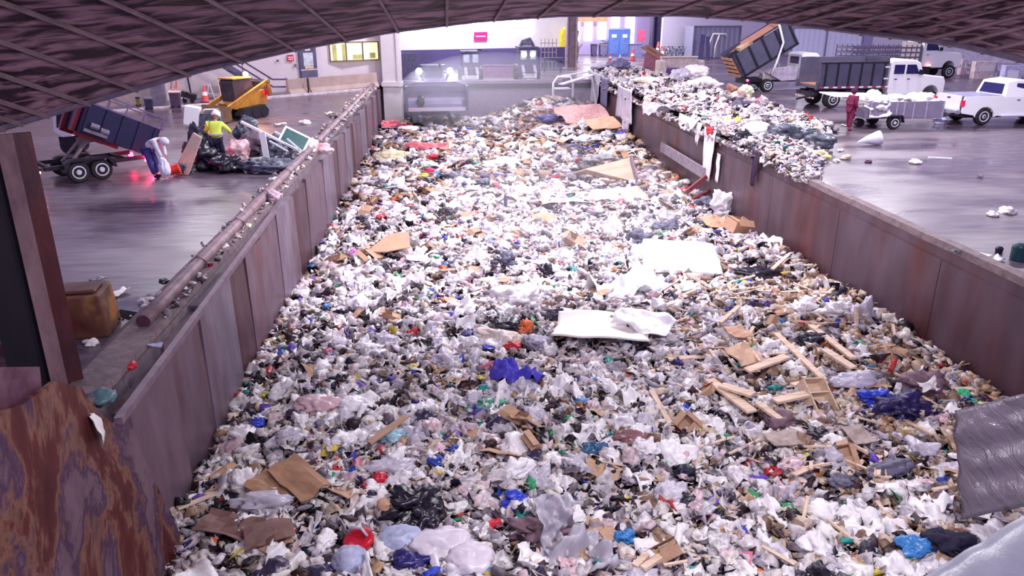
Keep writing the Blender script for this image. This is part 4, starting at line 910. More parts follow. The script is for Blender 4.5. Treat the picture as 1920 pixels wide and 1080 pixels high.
# stairs
t0, ang = on_wall(420, 128, 1.4); t1, _ = on_wall(500, 165, 1.4)
t = empty('metal_stairs', (t1.x, t1.y, 0), 0, 'dark metal staircase with handrails climbing the left building wall', 'stairs')
d = Vector((t0.x-t1.x, t0.y-t1.y, 0)); Ld = d.length; u = d.normalized(); sl = 3.9/Ld if Ld > 0 else 1
t.rotation_euler = (0, 0, math.atan2(u.y, u.x))
m = MB(); [m.bar((0, y, .2), (6.0, y, 4.3), .06, .26) for y in (-.5, .5)]; m.build('stringer', mat('stair_slate', srgb(84, 76, 106), .5), t)
m = MB(); [m.box((i*.46+.2, 0, .3+i*.315), (.3, .95, .04)) for i in range(13)]; m.build('tread', mat('stair_slate', (1, 1, 1)), t)
m = MB()
for y in (.5,):
    for h in (.5, .95): m.tube([(-1.2, y, h-.05), (-.2, y, h), (6, y, 4.1+h)], .03, 6)
for h in (.55, 1.0): m.tube([(-1.2, .55, h-.05), (-.2, .55, h), (6, .55, 4.1+h)], .028, 6)
for x in (-1.1, 0, 1.6, 3.2, 4.8): m.cyl((x, .5, max(0, x*.68)), (x, .5, max(0, x*.68)+1.05), .03, 6)
m.build('handrail', mat('rail_mauve', (1, 1, 1)), t)
# bins, cones, ladders
def bin_(px, py, wpx, hpx, m_, label, lid=True, over=None):
    p = at(px, py); s = (p-Vector((0, 0, CAM_H))).dot(_fw)/F_PX; W_, H_ = wpx*s, hpx*s; t = empty('waste_bin', p, R(8), label, 'bin')
    m = MB(); m.box((0, W_*.3, H_*.5), (W_*.82, W_*.7, H_), taper=1.16); m.build('bin_body', m_, t)
    m = MB(); m.box((0, W_*.3, H_+.03), (W_*1.02, W_*.9, .07), rot=(.06, .03, 0)); m.build('lid', over or M_dark, t)
    m = MB(); [m.cyl((x*W_*.3, -W_*.06, .08), (x*W_*.3, -W_*.0, .08), .08, 10) for x in (-1, 1)]; m.build('caster', M_black, t); return t
bin_(330, 203, 19, 29, mat('bin_purple', srgb(66, 48, 92), .5, c2=srgb(90, 66, 88), scale=2), 'purple grey wheeled bin heaped with a white lid by the left wall', over=mat('lid_cream', srgb(226, 206, 204), .6))
bin_(280, 206, 14, 20, mat('bin_navy', srgb(50, 44, 84), .5), 'dark navy bin right of the striped barricade row', over=mat('bin_lid_grey', srgb(110, 110, 130), .5))
bin_(260, 200, 7, 15, mat('bin_green', srgb(120, 120, 66), .5), 'narrow olive green bin at the end of the striped barricade row')
for (px, py, h, lab) in ((324, 177, .5, 'pinkish bottle-shaped lamp standing on the heaped purple bin'), (333, 177, .4, 'second pale bottle-shaped thing on the heaped purple bin')):
    m = MB(); m.lathe([(.1, 0), (.12, .1), (.08, .3), (.05, .5), (.1, .62), (.1, .8), (.03, .86)], 12); p = at(330, 203)+Vector((-.12 if px < 330 else .14, .3, .95)); tag(m.build('vase', mat('pinkish_vase', srgb(200, 150, 150), .5), loc=p, smooth=True), lab, 'vase')
m = MB(); p = at(354, 193); m.box((0, .2, .4), (.8, .5, .3), rot=(0, .3, .2)); m.tube([(-.3, 0, .2), (0, -.1, .6), (.35, 0, .35)], .03, 6); m.cyl((-.2, -.05, .12), (-.2, .05, .12), .12, 12); m.cyl((.2, -.05, .12), (.2, .05, .12), .12, 12); tag(m.build('hand_cart', M_dark, loc=p), 'small dark tipped cart right of the heaped purple bin', 'cart')
o = at(298, 197); t = empty('grey_locker', o, R(10), 'tall grey metal locker against the left wall', 'locker'); m = MB(); m.box((0, .3, .85), (.75, .6, 1.7)); m.build('cabinet', mat('locker_grey', srgb(128, 118, 136), .5), t); m = MB(); m.box((0, -.02, 1.15), (.3, .02, .1)); m.build('label_plate', M_concrete, t)
m = MB(); p = at(276, 186); m.box((0, .2, .6), (.75, .3, 1.2), rot=(0, .15, .2)); tag(m.build('leaning_board', mat('tan_panel', srgb(168, 150, 142), .7), loc=p), 'tan panel leaning behind the end of the striped barricade row', 'panel')
m = MB(); a = at(360, 186); m.cyl((0, 0, 0), (-.15, 0, 2.4), .05); tag(m.build('thin_post', M_dark, loc=a), 'thin dark post leaning on the left wall behind the bins', 'post')
def cone(px, py, s, col, label, group=None):
    p = at(px, py); t = empty('traffic_cone', p, 0, label, 'cone', group); m = MB(); m.lathe([(.17*s, .03), (.04*s, .7*s), (.02*s, .72*s)], 12); m.build('cone_body', col, t); m = MB(); m.box((0, 0, .015), (.42*s, .42*s, .03)); m.build('base', M_dark, t); m = MB(); m.lathe([(.125*s, .28*s), (.09*s, .44*s)], 12); m.build('reflective_collar', M_white, t); return t
M_cone = mat('cone_orange', srgb(226, 84, 90), .5)
cone(386, 191, 1.3, M_cone, 'tall pinkish cone by the left building wall')
m = MB(); p = at(396, 188); m.bar((-.25, 0, 0), (0, 0, 1), .05); m.bar((.25, 0, 0), (0, 0, 1), .05); m.bar((-.15, 0, .4), (.15, 0, .4), .04); tag(m.build('a_frame_stand', mat('stand_white', srgb(222, 214, 220), .5), loc=p), 'white A-shaped stand beside the pinkish cone', 'stand')
m = MB(); p = at(400, 186); m.box((0, .2, .55), (.9, .5, .4)); [m.box((x, .2, .18), (.05, .4, .36)) for x in (-.4, .4)]; tag(m.build('workbench', mat('bench_grey', srgb(146, 132, 146), .6), loc=p), 'low grey workbench against the left building wall', 'bench')
for i, (px, py, h) in enumerate(((414, 176, .8), (424, 189, 1.25))):
    m = MB(); p = at(px, py); [m.box((x, 0, h/2), (.06, .06, h)) for x in (-.28, .28)]; [m.box((0, 0, z*h), (.56, .12, .05)) for z in np.linspace(.1, 1, 3+2*i)]; tag(m.build('step_rack', mat('rack_cream', srgb(226, 200, 178), .6), loc=p), ('small cream square rack beside the workbench', 'taller cream stepped rack left of the yellow loader')[i], 'rack')
# striped barricade row
a = at(166, 200); b = at(272, 182)
M_lime = mat('lime_white', srgb(206, 230, 190), .5, var=.08); M_gdark = mat('barricade_dark', srgb(40, 52, 50), .5)
for i in range(16):
    f = i/15; p = at(166+106*f, 199-12*f)
    t = empty('slanted_barricade', p, R(10), 'slanted lime and white plastic slat of the barricade row by the left wall', 'barricade', 'striped barricade row')
    m = MB(); hgt = .42+.35*f; m.prism([(-.1, .25), (0, .25), (.12, .25+hgt), (.02, .25+hgt)], 0, .08); m.build('slat', M_lime, t); m = MB(); m.prism([(0, .2), (.1, .2), (.22, .2+hgt*.9), (.12, .2+hgt*.9)], .02, .06); m.build('backing', M_gdark, t); m = MB(); m.box((0, .05, .12), (.25, .12, .24)); m.build('foot', M_concrete, t)
# litter on the left floor
rl = random.Random(8)
def litter(px, py, w_, m_, label, kind='sheet', group=None, name='litter'):
    p = at(px, py, .015); seed = rl.randrange(50)
    me = sheet_mesh(name, seed, m_, w_, w_*.5, 7, w_*.13, .012, True, 1.2) if kind == 'sheet' else None
    if kind == 'lump': v = crumple(v3, seed, .4, 1.3, .6)*w_*.5; me = np_mesh(name, v, f3, m_)
    o = bpy.data.objects.new(name, me); COL.objects.link(o); o.location = p+Vector((0, 0, w_*.12)); o.rotation_euler = (0, 0, rl.uniform(0, 3)); return tag(o, label, 'litter', group)
M_pap = MATS['paper']; M_redl = MATS['red_film']
litter(225, 551, .35, M_pap, 'white paper scrap on the floor beside the painted concrete block'); litter(275, 566, .28, M_pap, 'white paper scrap between the concrete block and the pipe'); litter(322, 547, .2, M_pap, 'small white scrap next to the edge pipe near the floor hole')
litter(185, 527, .3, M_gb, 'greyish crumpled scrap beyond the painted concrete block'); litter(245, 688, .2, M_redl, 'small red crumpled packet near the huge rusty column', 'lump'); litter(290, 650, .24, mat('pale_blue_scrap', srgb(180, 176, 206), .5), 'pale flat scrap under the mouth of the edge pipe'); litter(172, 645, .22, M_pap, 'pale scrap in front of the painted concrete block', 'lump')
litter(573, 232, .5, M_pap, 'white crumpled bag lying alone on the far left floor', 'lump'); litter(525, 236, .6, M_pap, 'white strip lying on the floor right of the yellow loader'); litter(620, 216, .7, M_pap, 'scattered white scraps near the far left pit edge'); litter(485, 325, .3, M_pap, 'white scrap in front of the flat dark bag')
litter(195, 750, .35, mat('teal_scrap', srgb(90, 120, 130), .4), 'grey teal scrap at the tip of the rusty end plate', 'lump')
o = litter(183, 800, .4, M_pap, 'white torn paper caught on the rusty end plate'); o.location = atx(183, 800, -4.18); o.rotation_euler = (0, R(80), .3)
o = lump(0, 0, .22, .3, .16, mat('dirty_pink_rag', srgb(190, 160, 176), .6), 55, 'dirty pink rag hanging on the left pit edge beside the pipe', 'rag', 'rag', P=Vector((-4.72, 20.6, .1)))
# dark hole in the floor by the pipe end, painted as a flat black sheet
m = MB(); q = [at(*a_, .012) for a_ in ((218, 590), (260, 605), (310, 588), (335, 560), (312, 558), (262, 586), (225, 580))]; m.add(q+[v-Vector((0, 0, .01)) for v in q], [tuple(range(7)), tuple(range(13, 6, -1))]+[(i, (i+1) % 7, (i+1) % 7+7, i+7) for i in range(7)]); tag(m.build('hole_patch', mat('hole_black', (0.006, .004, .008), .8, spec=.1)), 'flat black puddle beside the near end of the edge pipe', 'patch')
# ------------------------------------------------------------------ right tipping floor
M_wcar = mat('white_car_paint', srgb(246, 244, 250), .25, var=.01); M_grey_tr = mat('trailer_grey', srgb(126, 116, 142), .5, var=.1, scale=2); M_slate = mat('slate_steel', srgb(82, 80, 104), .5, .1, var=.18, scale=1.2)
M_stripe_r = mat('reflector_red', srgb(190, 40, 80), .4); M_chrome = mat('chrome', srgb(210, 210, 225), .2, .8, var=.03); M_wood = mat('worn_bed_wood', srgb(176, 124, 100), .7, c2=srgb(130, 84, 70), scale=3, streak=(.5, 5, 5))
def side_glass(parent, poly, y, name='side_window'):
    m = MB(); m.prism(poly, y-.012, y+.012); return m.build(name, M_glass, parent)
# --- white pickup, front towards the right edge of the frame; local X forward, near side is -Y
def pickup(loc, rz, label):
    t = empty('pickup_truck', loc, rz, label, 'pickup truck'); W_ = 1.95
    def arch(cx, r=.47, z=.36): return [(cx+r*math.cos(a), z+r*math.sin(a)) for a in np.linspace(math.pi, 0, 11)]
    low = [(0, .55)]+[(.62, .45)]+arch(1.15)+[(1.75, .42), (4.1, .42)]+arch(4.75)+[(5.3, .45), (5.75, .55)]
    upper = [(5.8, .95), (5.6, 1.12), (4.35, 1.2), (4.2, 1.25), (1.98, 1.25), (1.95, 1.3), (.02, 1.3), (-.02, 1.0)]
    m = MB(); m.prism(low+upper, 0, .08); m.prism(low+upper, W_-.08, W_); m.build('body_side', M_wcar, t)
    m = MB(); m.box((3.95, W_/2, .85), (3.7, W_-.1, .7)); m.box((5.0, W_/2, 1.1), (1.4, W_-.2, .16)); m.box((1.0, W_/2, .62), (1.95, W_-.12, .06)); m.build('hood', M_wcar, t, bevel=.03)
    # cab shell as a rounded greenhouse
    m = MB(); sect = [(1.98, 1.25, 0), (2.15, 1.9, .17), (2.9, 2.0, .2), (3.55, 1.93, .18), (4.35, 1.22, .02)]
    vs = []
    for x, z, i in sect: vs += [(x, i, z), (x, W_-i, z)]
    vs += [(1.98, .02, 1.15), (1.98, W_-.02, 1.15), (4.35, .02, 1.12), (4.35, W_-.02, 1.12)]
    m.add(vs, [(0, 1, 3, 2), (2, 3, 5, 4), (4, 5, 7, 6), (6, 7, 9, 8), (0, 2, 4, 6, 8), (9, 7, 5, 3, 1), (10, 0, 8, 12), (11, 13, 9, 1)]); m.build('cab', M_wcar, t, bevel=.04)
    def gl(pts, name): m = MB(); P = [Vector(p) for p in pts]; n = (P[1]-P[0]).cross(P[2]-P[0]).normalized()*.015; k = len(P); m.add([p+n for p in P]+[p-n for p in P], [tuple(range(k)), tuple(range(2*k-1, k-1, -1))]+[(i, (i+1) % k, (i+1) % k+k, i+k) for i in range(k)]); m.build(name, M_glass, t)
    gl([(2.0, .25, 1.36), (2.0, W_-.25, 1.36), (2.12, W_-.33, 1.8), (2.12, .33, 1.8)], 'rear_window')
    for y, s in ((.0, 1), (W_, -1)):
        gl([(2.5, y+s*.07, 1.36), (3.2, y+s*.07, 1.36), (3.18, y+s*.16, 1.82), (2.6, y+s*.165, 1.84)], 'side_window'); gl([(3.28, y+s*.07, 1.36), (4.1, y+s*.06, 1.34), (3.62, y+s*.155, 1.78), (3.27, y+s*.16, 1.82)], 'side_window')
    gl([(4.3, .15, 1.3), (4.3, W_-.15, 1.3), (3.62, W_-.26, 1.88), (3.62, .26, 1.88)], 'windshield')
    m = MB(); m.box((-.02, W_/2, 1.0), (.06, W_-.34, .62)); t2 = m.build('tailgate', M_wcar, t, bevel=.02); m = MB(); m.box((-.06, W_/2, 1.18), (.02, .2, .06)); m.build('tailgate_handle', M_dark, t2)
    m = MB(); m.box((.95, W_/2, 1.29), (1.9, W_-.12, .05)); m.build('bed_cover', mat('bed_cover_grey', srgb(140, 136, 168), .4), t)
    for y in (.03, W_-.03): m = MB(); m.box((-.03, y, 1.0), (.12, .15, .26)); m.build('tail_light', mat('tail_lens', srgb(230, 40, 90), .3), t)
    m = MB(); m.box((-.16, W_/2, .6), (.22, W_-.1, .2)); t3 = m.build('rear_bumper', M_chrome, t, bevel=.04); m = MB(); m.box((-.3, W_/2, .5), (.25, .08, .08)); m.cyl((-.4, W_/2, .52), (-.4, W_/2, .62), .04); m.build('hitch', M_dark, t3)
    m = MB(); m.box((2.95, -.06, .4), (2.1, .16, .05)); m.build('side_step', M_chrome, t)
    m = MB(); m.box((3.95, -.12, 1.38), (.12, .2, .2)); m.build('wing_mirror', M_wcar, t)
    m = MB(); [m.box((x, -.01, 1.12), (.14, .04, .03)) for x in (2.7, 3.7)]; m.build('door_handle', M_dark, t)
    m = MB(); m.box((2.8, W_/2, .42), (5.0, W_-.5, .2)); m.build('chassis', M_dark, t)
    for x in (1.15, 4.75): wheel(t, x, .14, .39, .26); wheel(t, x, W_-.14, .39, .26, face=1)
    return t
p = at(1842, 235); pk = pickup((0, 0, 0), R(3), 'white pickup truck hitched to the grey trailer at the right edge'); off = Matrix.Rotation(R(3), 3, 'Z')@Vector((1.15, .0, 0)); pk.location = p-off
# --- grey utility trailer loaded with white film
p = at(1676, 243); t = empty('utility_trailer', p, R(2), 'grey single-axle trailer heaped with white plastic behind the white pickup', 'trailer')
wheel(t, 0, .1, .29, .2); wheel(t, 0, 1.75, .29, .2, face=1)
m = MB(); m.box((.5, .92, .5), (3.5, 1.6, .08)); m.box((.5, .1, .84), (3.5, .05, .7)); m.box((.5, 1.75, .84), (3.5, .05, .7)); m.box((2.24, .92, .84), (.05, 1.6, .7)); m.box((-1.24, .92, .7), (.05, 1.6, .42)); m.build('box_body', M_grey_tr, t)
for x in (-1.2, -.45, .0, .35, .8, 1.4, 2.2): m = MB(); m.box((x, .05, .84), (.06, .05, .72)); m.build('side_rib', mat('rib_pale', srgb(160, 150, 176), .5), t)
m = MB(); m.bar((2.24, .3, .48), (3.3, .92, .5), .07); m.bar((2.24, 1.5, .48), (3.3, .92, .5), .07); m.box((3.3, .92, .52), (.2, .1, .1)); m.build('tongue', M_dark, t)
m = MB(); m.prism([(-.4, .3), (-.3, .62), (.3, .62), (.4, .3), (.35, .3), (.26, .56), (-.26, .56), (-.35, .3)], -.08, .08); m.build('fender', M_dark, t)
m = MB(); m.box((-1.3, 1.35, .45), (.06, .5, .2)); m.cyl((-1.0, 1.0, .18), (-1.0, 1.3, .18), .18); m.build('rear_frame', M_dark, t)
for i, (dx, dy, dz, sx, sy, sz, lab) in enumerate(((-.75, .7, 1.15, .75, .6, .38, 'large heap of white film at the rear of the grey trailer'), (.3, .8, 1.2, .7, .6, .25, 'middle heap of white film in the grey trailer'), (1.4, .8, 1.1, .75, .6, .35, 'white film heap at the front of the grey trailer'))):
    v = crumple(v4, 610+i, .45, 1.4, 1)*np.array([sx, sy, sz]); o = bpy.data.objects.new('white_film_load', np_mesh('white_film_load', v, f4, film('white_film', (1, 1, 1)))); COL.objects.link(o); o.location = Vector(p)+Vector((dx, dy, dz)); tag(o, lab, 'plastic film')
o = bpy.data.objects.new('plastic_sheet', sheet_mesh('hanging_sheet', 7, film('white_film', (1, 1, 1)), 1.0, .75, 16, .3, .01, True, 1.6, True)); COL.objects.link(o); o.location = Vector(p)+Vector((-.8, .02, .9)); o.rotation_euler = (R(80), 0, .1); tag(o, 'white plastic sheet hanging over the near side of the grey trailer', 'plastic sheet')
m = MB(); m.box((0, 0, 0), (2.6, 1.3, .05), rot=(.05, .04, .1)); tag(m.build('white_board', M_wb, loc=Vector(p)+Vector((-1.3, 1.5, 1.35))), 'white flat board behind the person in dark red', 'board')
o = lump(1762, 232, .35, .25, .2, mat('pale_blue_bag', srgb(206, 206, 236), .4), 71, 'pale blue bag on the floor under the trailer tongue')
# --- crew cab dump truck with low black bed
def truck_cab(t, x0, y0, z0, L_, W_, m_, crew=True, hood=1.5, zs=1.0):
    m = MB(); H = 1.55*zs
    prof = [(x0, z0), (x0, z0+H-.12), (x0+.12, z0+H), (x0+L_*.72, z0+H), (x0+L_*.86, z0+H-.14), (x0+L_, z0+H*.53), (x0+L_+hood*.9, z0+H*.46), (x0+L_+hood, z0+H*.3), (x0+L_+hood, z0-.15), (x0+L_+hood*.82, z0-.2)]
    cx = x0+L_+hood*.42; prof += [(cx+.5*math.cos(a), z0-.2+.5*math.sin(a)) for a in np.linspace(0, math.pi, 9)]; prof += [(x0+.1, z0-.22)]
    m.prism(prof, y0, y0+W_); c = m.build('cab', m_, t, bevel=.05)
    gz0, gz1 = z0+H*.56, z0+H*.86; n = 2 if crew else 1; fx = x0+.22
    xs = [(fx, fx+L_*.3), (fx+L_*.36, fx+L_*.62)] if crew else [(x0+.25, x0+L_*.66)]
    for k, (a, b) in enumerate(xs):
        last = k == len(xs)-1; poly = [(a, gz0), (b+(.26 if last else 0), gz0), (b, gz1), (a, gz1)]
        for y in (y0-.005, y0+W_+.005): side_glass(t, poly, y)
    gm = MB(); gm.add([(x0+L_*.99+.02, y0+.12, z0+H*.56), (x0+L_*.99+.02, y0+W_-.12, z0+H*.56), (x0+L_*.865+.02, y0+W_-.18, z0+H*.9), (x0+L_*.865+.02, y0+.18, z0+H*.9)], [(0, 1, 2, 3)]); gm.v = gm.v; gm.build('windshield', M_glass, t)
    m = MB(); m.box((x0-.01, y0+W_/2, z0+H*.7), (.03, W_*.6, H*.28)); m.build('rear_window', M_glass, t)
    m = MB(); m.box((x0+L_*.86, y0-.15, z0+H*.62), (.12, .22, .26)); m.box((x0+L_*.86, y0+W_+.15, z0+H*.62), (.12, .22, .26)); m.build('wing_mirror', M_dark, t)
    m = MB(); [m.box((x+.02, y0-.02, z0+H*.4), (.16, .05, .04)) for x in ([x0+.35, x0+L_*.55] if crew else [x0+.4])]; m.build('door_handle', M_dark, t)
    m = MB(); m.box((x0+L_+hood-.02, y0+W_/2, z0+.2), (.06, W_*.7, .4)); m.build('grille', M_chrome, t); m = MB(); m.box((x0+L_+hood+.05, y0+W_/2, z0-.08), (.16, W_, .22)); m.build('front_bumper', M_chrome, t)
    return cx
p = at(1548, 203); rz = R(3)
t = empty('dump_truck', p, rz, 'white crew cab truck with empty slate-black dump bed and open back', 'dump truck')
s = (p-Vector((0, 0, CAM_H))).dot(_fw)/F_PX
bx0, bx1, bz = -.55, 3.3, 1.12
m = MB(); m.box(((bx0+bx1)/2, .05, bz+.62), (bx1-bx0, .06, 1.2)); m.box(((bx0+bx1)/2, 2.25, bz+.72), (bx1-bx0, .06, 1.4)); m.box((bx1, 1.15, bz+.75), (.07, 2.2, 1.5)); m.box(((bx0+bx1)/2, 1.15, bz-.05), (bx1-bx0, 2.3, .14)); m.box((bx0-.1, .05, bz+.05), (.12, .1, .4)); m.box((bx0-.1, 2.25, bz+.05), (.12, .1, .4))
b_ = m.build('dump_bed', M_slate, t)
m = MB(); [m.box((x, .0, bz+.62), (.09, .07, 1.2)) for x in np.linspace(bx0+.3, bx1-.2, 6)]; m.box(((bx0+bx1)/2, .02, bz+1.24), (bx1-bx0, .12, .08)); m.build('bed_rib', M_dark, b_)
m = MB(); m.box(((bx0+bx1)/2, 1.15, bz+.045), (bx1-bx0-.1, 2.1, .05)); m.build('bed_floor', M_wood, b_)
for x in np.arange(bx0+.15, bx1, .5): m = MB(); m.box((x, -.03, bz-.03), (.25, .02, .07)); m.build('red_reflector', M_stripe_r, b_); m = MB(); m.box((x+.25, -.03, bz-.03), (.25, .02, .07)); m.build('white_reflector', M_white, b_)
for z in (1.0, .4): m = MB(); m.box((bx1-.1, -.03, bz+z), (.25, .02, .08)); m.build('white_reflector', M_white, b_)
m = MB(); m.box((2.4, .6, .8), (6.2, .12, .22)); m.box((2.4, 1.7, .8), (6.2, .12, .22)); m.box((bx0-.05, 1.15, .72), (.15, 2.0, .2)); m.bar((bx0-.05, .2, .7), (bx0-.9, .6, .45), .1); m.build('chassis', M_dark, t)
m = MB(); [m.box((bx0-.14, .25+i*.3, .52), (.04, .18, .09)) for i in range(7)]; m.build('bumper_stripe', mat('reflector_pale', srgb(230, 190, 190), .4), t)
m = MB(); m.box((1.6, .15, .72), (1.1, .3, .42)); m.cyl((2.4, .2, .7), (3.1, .2, .7), .22); m.build('side_tank', M_dark, t)
cx = truck_cab(t, 3.5, .12, .82, 2.0, 2.05, M_wcar, True, 1.35, 1.05)
for x, w2 in ((.35, .45), (cx, .26)): wheel(t, x, .2, .44, w2); wheel(t, x, 2.1, .44, w2, face=1)
# --- raised dump truck unloading
p = at(1438, 173); t = empty('dump_truck', p, R(2), 'white cab truck with its slate dump box raised and unloading wood at the waste bank', 'dump truck')
m = MB(); m.box((2.0, .6, .72), (6.4, .12, .22)); m.box((2.0, 1.7, .72), (6.4, .12, .22)); m.box((-1.2, 1.15, .62), (.2, 2.0, .3)); m.build('chassis', M_dark, t)
m = MB(); m.box((.6, .7, .95), (1.6, .6, .4)); m.build('mudguard', mat('mud_white', srgb(210, 206, 210), .5), t)
m = MB(); m.prism([(-.1, 1.2), (.1, 1.45), (1.9, 1.6), (1.9, .75), (.9, .7)], .0, .55); m.build('side_toolbox', mat('toolbox_mauve', srgb(168, 156, 178), .5), t)
piv = Matrix.Translation((-1.7, 0, .95))@Matrix.Rotation(-R(31), 4, 'Y'); L_, H_ = 4.0, 1.55
m = MB(); m.box((L_/2, 0, H_/2), (L_, .06, H_), piv); m.box((L_/2, 2.3, H_/2), (L_, .06, H_), piv); m.box((L_, 1.15, H_/2+.3), (.07, 2.3, H_+.6), piv); m.box((L_/2, 1.15, .03), (L_, 2.3, .08), piv); b_ = m.build('dump_box', M_slate, t)
m = MB(); [m.box((x, -.05, H_/2), (.12, .08, H_), piv) for x in np.linspace(.15, L_-.1, 5)]; m.box((L_/2, -.04, .02), (L_, .1, .14), piv); m.box((L_+.25, 1.15, H_+.55), (.6, 2.3, .06), piv); m.build('box_rib', M_dark, b_)
m = MB(); m.bar((L_*.55, -.05, H_+.03), (L_-.7, -.05, H_+.03), .06, M=piv); m.build('tarp_rail', M_chrome, b_)
m = MB(); q = [piv@Vector((L_-.6, -.16, H_+.75)), piv@Vector((L_-.9, -.18, H_*.4)), Vector((.35, -.18, 1.9)), Vector((.1, -.18, 1.15))]; m.tube(q, .07, 10); m.build('white_arm', M_white, t, True)
m = MB(); m.cyl((1.3, 1.15, .9), piv@Vector((L_*.75, 1.15, 0)), .1); m.build('lift_ram', M_chrome, t)
truck_cab(t, 2.2, .2, .85, 1.35, 1.95, M_wcar, False, 1.2, 1.0)
for x, w2 in ((0, .45), (3.95, .26)): wheel(t, x, .2, .41, w2); wheel(t, x, 2.1, .41, w2, face=1)
m = MB(); m.box((-1.35, .1, .75), (.06, .2, .12)); m.build('tail_light', M_tail, t)
T0 = Matrix.Translation(p)@Matrix.Rotation(R(2), 4, 'Z')
def wload(name, c, d, rot, m_, label, cat='board'):
    m = MB(); m.box(c, d, T0@piv, rot); tag(m.build(name, m_), label, cat)
wload('plywood_sheet', (2.4, .35, H_+.22), (3.0, .5, .07), (.5, 0, 0), mat('brown_ply', srgb(180, 130, 112), .7, var=.1), 'long brown board lying along the top of the raised dump box')
wload('plywood_sheet', (1.9, .8, H_+.1), (3.4, .6, .06), (-.2, 0, .05), M_wood, 'second worn board behind the top board of the raised dump box')
wload('cloth_bundle', (1.0, .3, H_+.1), (1.0, .4, .25), (.3, 0, .2), mat('tan_bundle', srgb(206, 170, 140), .7), 'tan bundle spilling over the rear of the raised dump box', 'bundle')
t = empty('wooden_pallet', T0@piv@Vector((-.15, .95, .75)), 0, 'brown wooden pallet sliding out of the raised dump box', 'pallet'); t.rotation_euler = (0, -R(31)-.05, R(2)); 
m = MB(); [m.box((-.0, .0, -.6+i*.3), (.04, 1.7, .16)) for i in range(5)]; m.build('deck_board', mat('pallet_wood', srgb(196, 144, 110), .7, var=.15), t); m = MB(); [m.box((.06, y, 0), (.09, .07, 1.4)) for y in (-.8, 0, .8)]; m.build('stringer', M_wood, t)
# --- stake bed truck far right
p = at(1786, 147); s = (p-Vector((0, 0, CAM_H))).dot(_fw)/F_PX
t = empty('stake_truck', p, R(2), 'white truck with long stake-sided flat bed parked farthest right', 'truck')
cx_ = 0; xb0, xb1 = -8.6, -3.0
m = MB(); m.box(((xb0+xb1)/2, 1.2, 1.15), (xb1-xb0, 2.5, .3)); m.build('flat_bed', mat('bed_grey', srgb(120, 112, 140), .5), t)
m = MB()
for y in (0, 2.4):
    for z in (1.5, 1.85, 2.2): m.box(((xb0+xb1)/2, y, z+.1), (xb1-xb0, .04, .12))
    for x in np.linspace(xb0, xb1, 14): m.box((x, y-.02, 1.85), (.08, .06, 1.3))
for z in (1.5, 1.85, 2.2): m.box((xb0, 1.2, z+.1), (.04, 2.4, .12)); 
m.build('stake_side', mat('stake_grey', srgb(112, 104, 128), .5), t)
m = MB(); m.box((xb1-.1, 1.2, 1.95), (.1, 2.4, 1.5)); m.build('headboard', M_concrete, t)
m = MB(); m.box((-3.9, 1.2, .8), (9, 1.0, .3)); m.box((-2.6, .3, .6), (1.2, .5, .6)); m.build('chassis', M_dark, t)
truck_cab(t, -2.75, .15, 1.0, 1.6, 2.2, M_wcar, False, 1.75, 1.25)
for x in (-7.4, -.35): wheel(t, x, .2, .5, .3); wheel(t, x, 2.2, .5, .3, face=1)
for x in (-5.6, -2.2): m = MB(); m.box((x, -.03, 1.0), (.25, .04, .12)); m.build('marker_light', MATS['amber_light'], t)
# --- containers along the back
def container(px0, px1, pyb, pyt, label, m_, rz=None):
    a, b = at(px0, pyb[0]), at(px1, pyb[1]); L_ = (b-a).length; s = (a-Vector((0, 0, CAM_H))).dot(_fw)/F_PX; H = (pyb[0]-pyt)*s
    t = empty('shipping_container', a, head_to(a, b), label, 'container'); m = MB(); prof = []; n = int(L_/.14)
    for i in range(n+1): x = L_*i/n; prof.append((x, .05 if (i//2) % 2 else 0))
    vs = [(x, y, .1) for x, y in prof]+[(x, y, H) for x, y in prof]; k = len(prof); m.add(vs, [(i, i+1, i+1+k, i+k) for i in range(k-1)]); m.box((L_/2, 1.25, H/2), (L_, 2.3, H-.05)); m.build('corrugated_side', m_, t)
    m = MB(); [m.box((x, .03, H/2), (.14, .18, H)) for x in np.linspace(.07, L_-.07, max(2, int(L_/1.9)))]; m.box((L_/2, .03, .08), (L_, .2, .16)); m.box((L_/2, .03, H-.05), (L_, .2, .14)); m.build('frame_post', mat('container_frame', srgb(112, 108, 140), .5), t); return t
container(1297, 1385, (110, 109), 52, 'left grey container behind the raised dump box', mat('container_grey', srgb(150, 148, 176), .5, var=.06))
container(1480, 1612, (112, 118), 54, 'long lavender grey container behind the white truck cabs', mat('container_lav', srgb(186, 184, 218), .5, var=.05))
# arched white frame and slabs leaning on the left container
m = MB(); p = at(1332, 110); m.tube([(-.4, 0, .1), (-.2, 0, 1.8), (.1, 0, 2.6), (1.5, 0, 2.6), (1.7, 0, 2.2)], .09, 8); m.tube([(.3, -.3, .1), (.35, -.3, 1.4), (.7, -.3, 2.5)], .09, 8); tag(m.build('bent_frame', mat('frame_cream', srgb(230, 224, 220), .5), loc=p, smooth=True), 'cream bent tube frame in front of the left grey container', 'frame')
m = MB(); p = at(1313, 112); m.box((0, 0, 1.3), (.55, .12, 2.6), rot=(0, .05, 0)); m.box((.75, .1, 1.2), (.4, .12, 2.4), rot=(0, -.08, 0)); tag(m.build('leaning_slab', mat('slab_navy', srgb(96, 88, 136), .6), loc=p), 'dark slab leaning on the left grey container', 'slab')
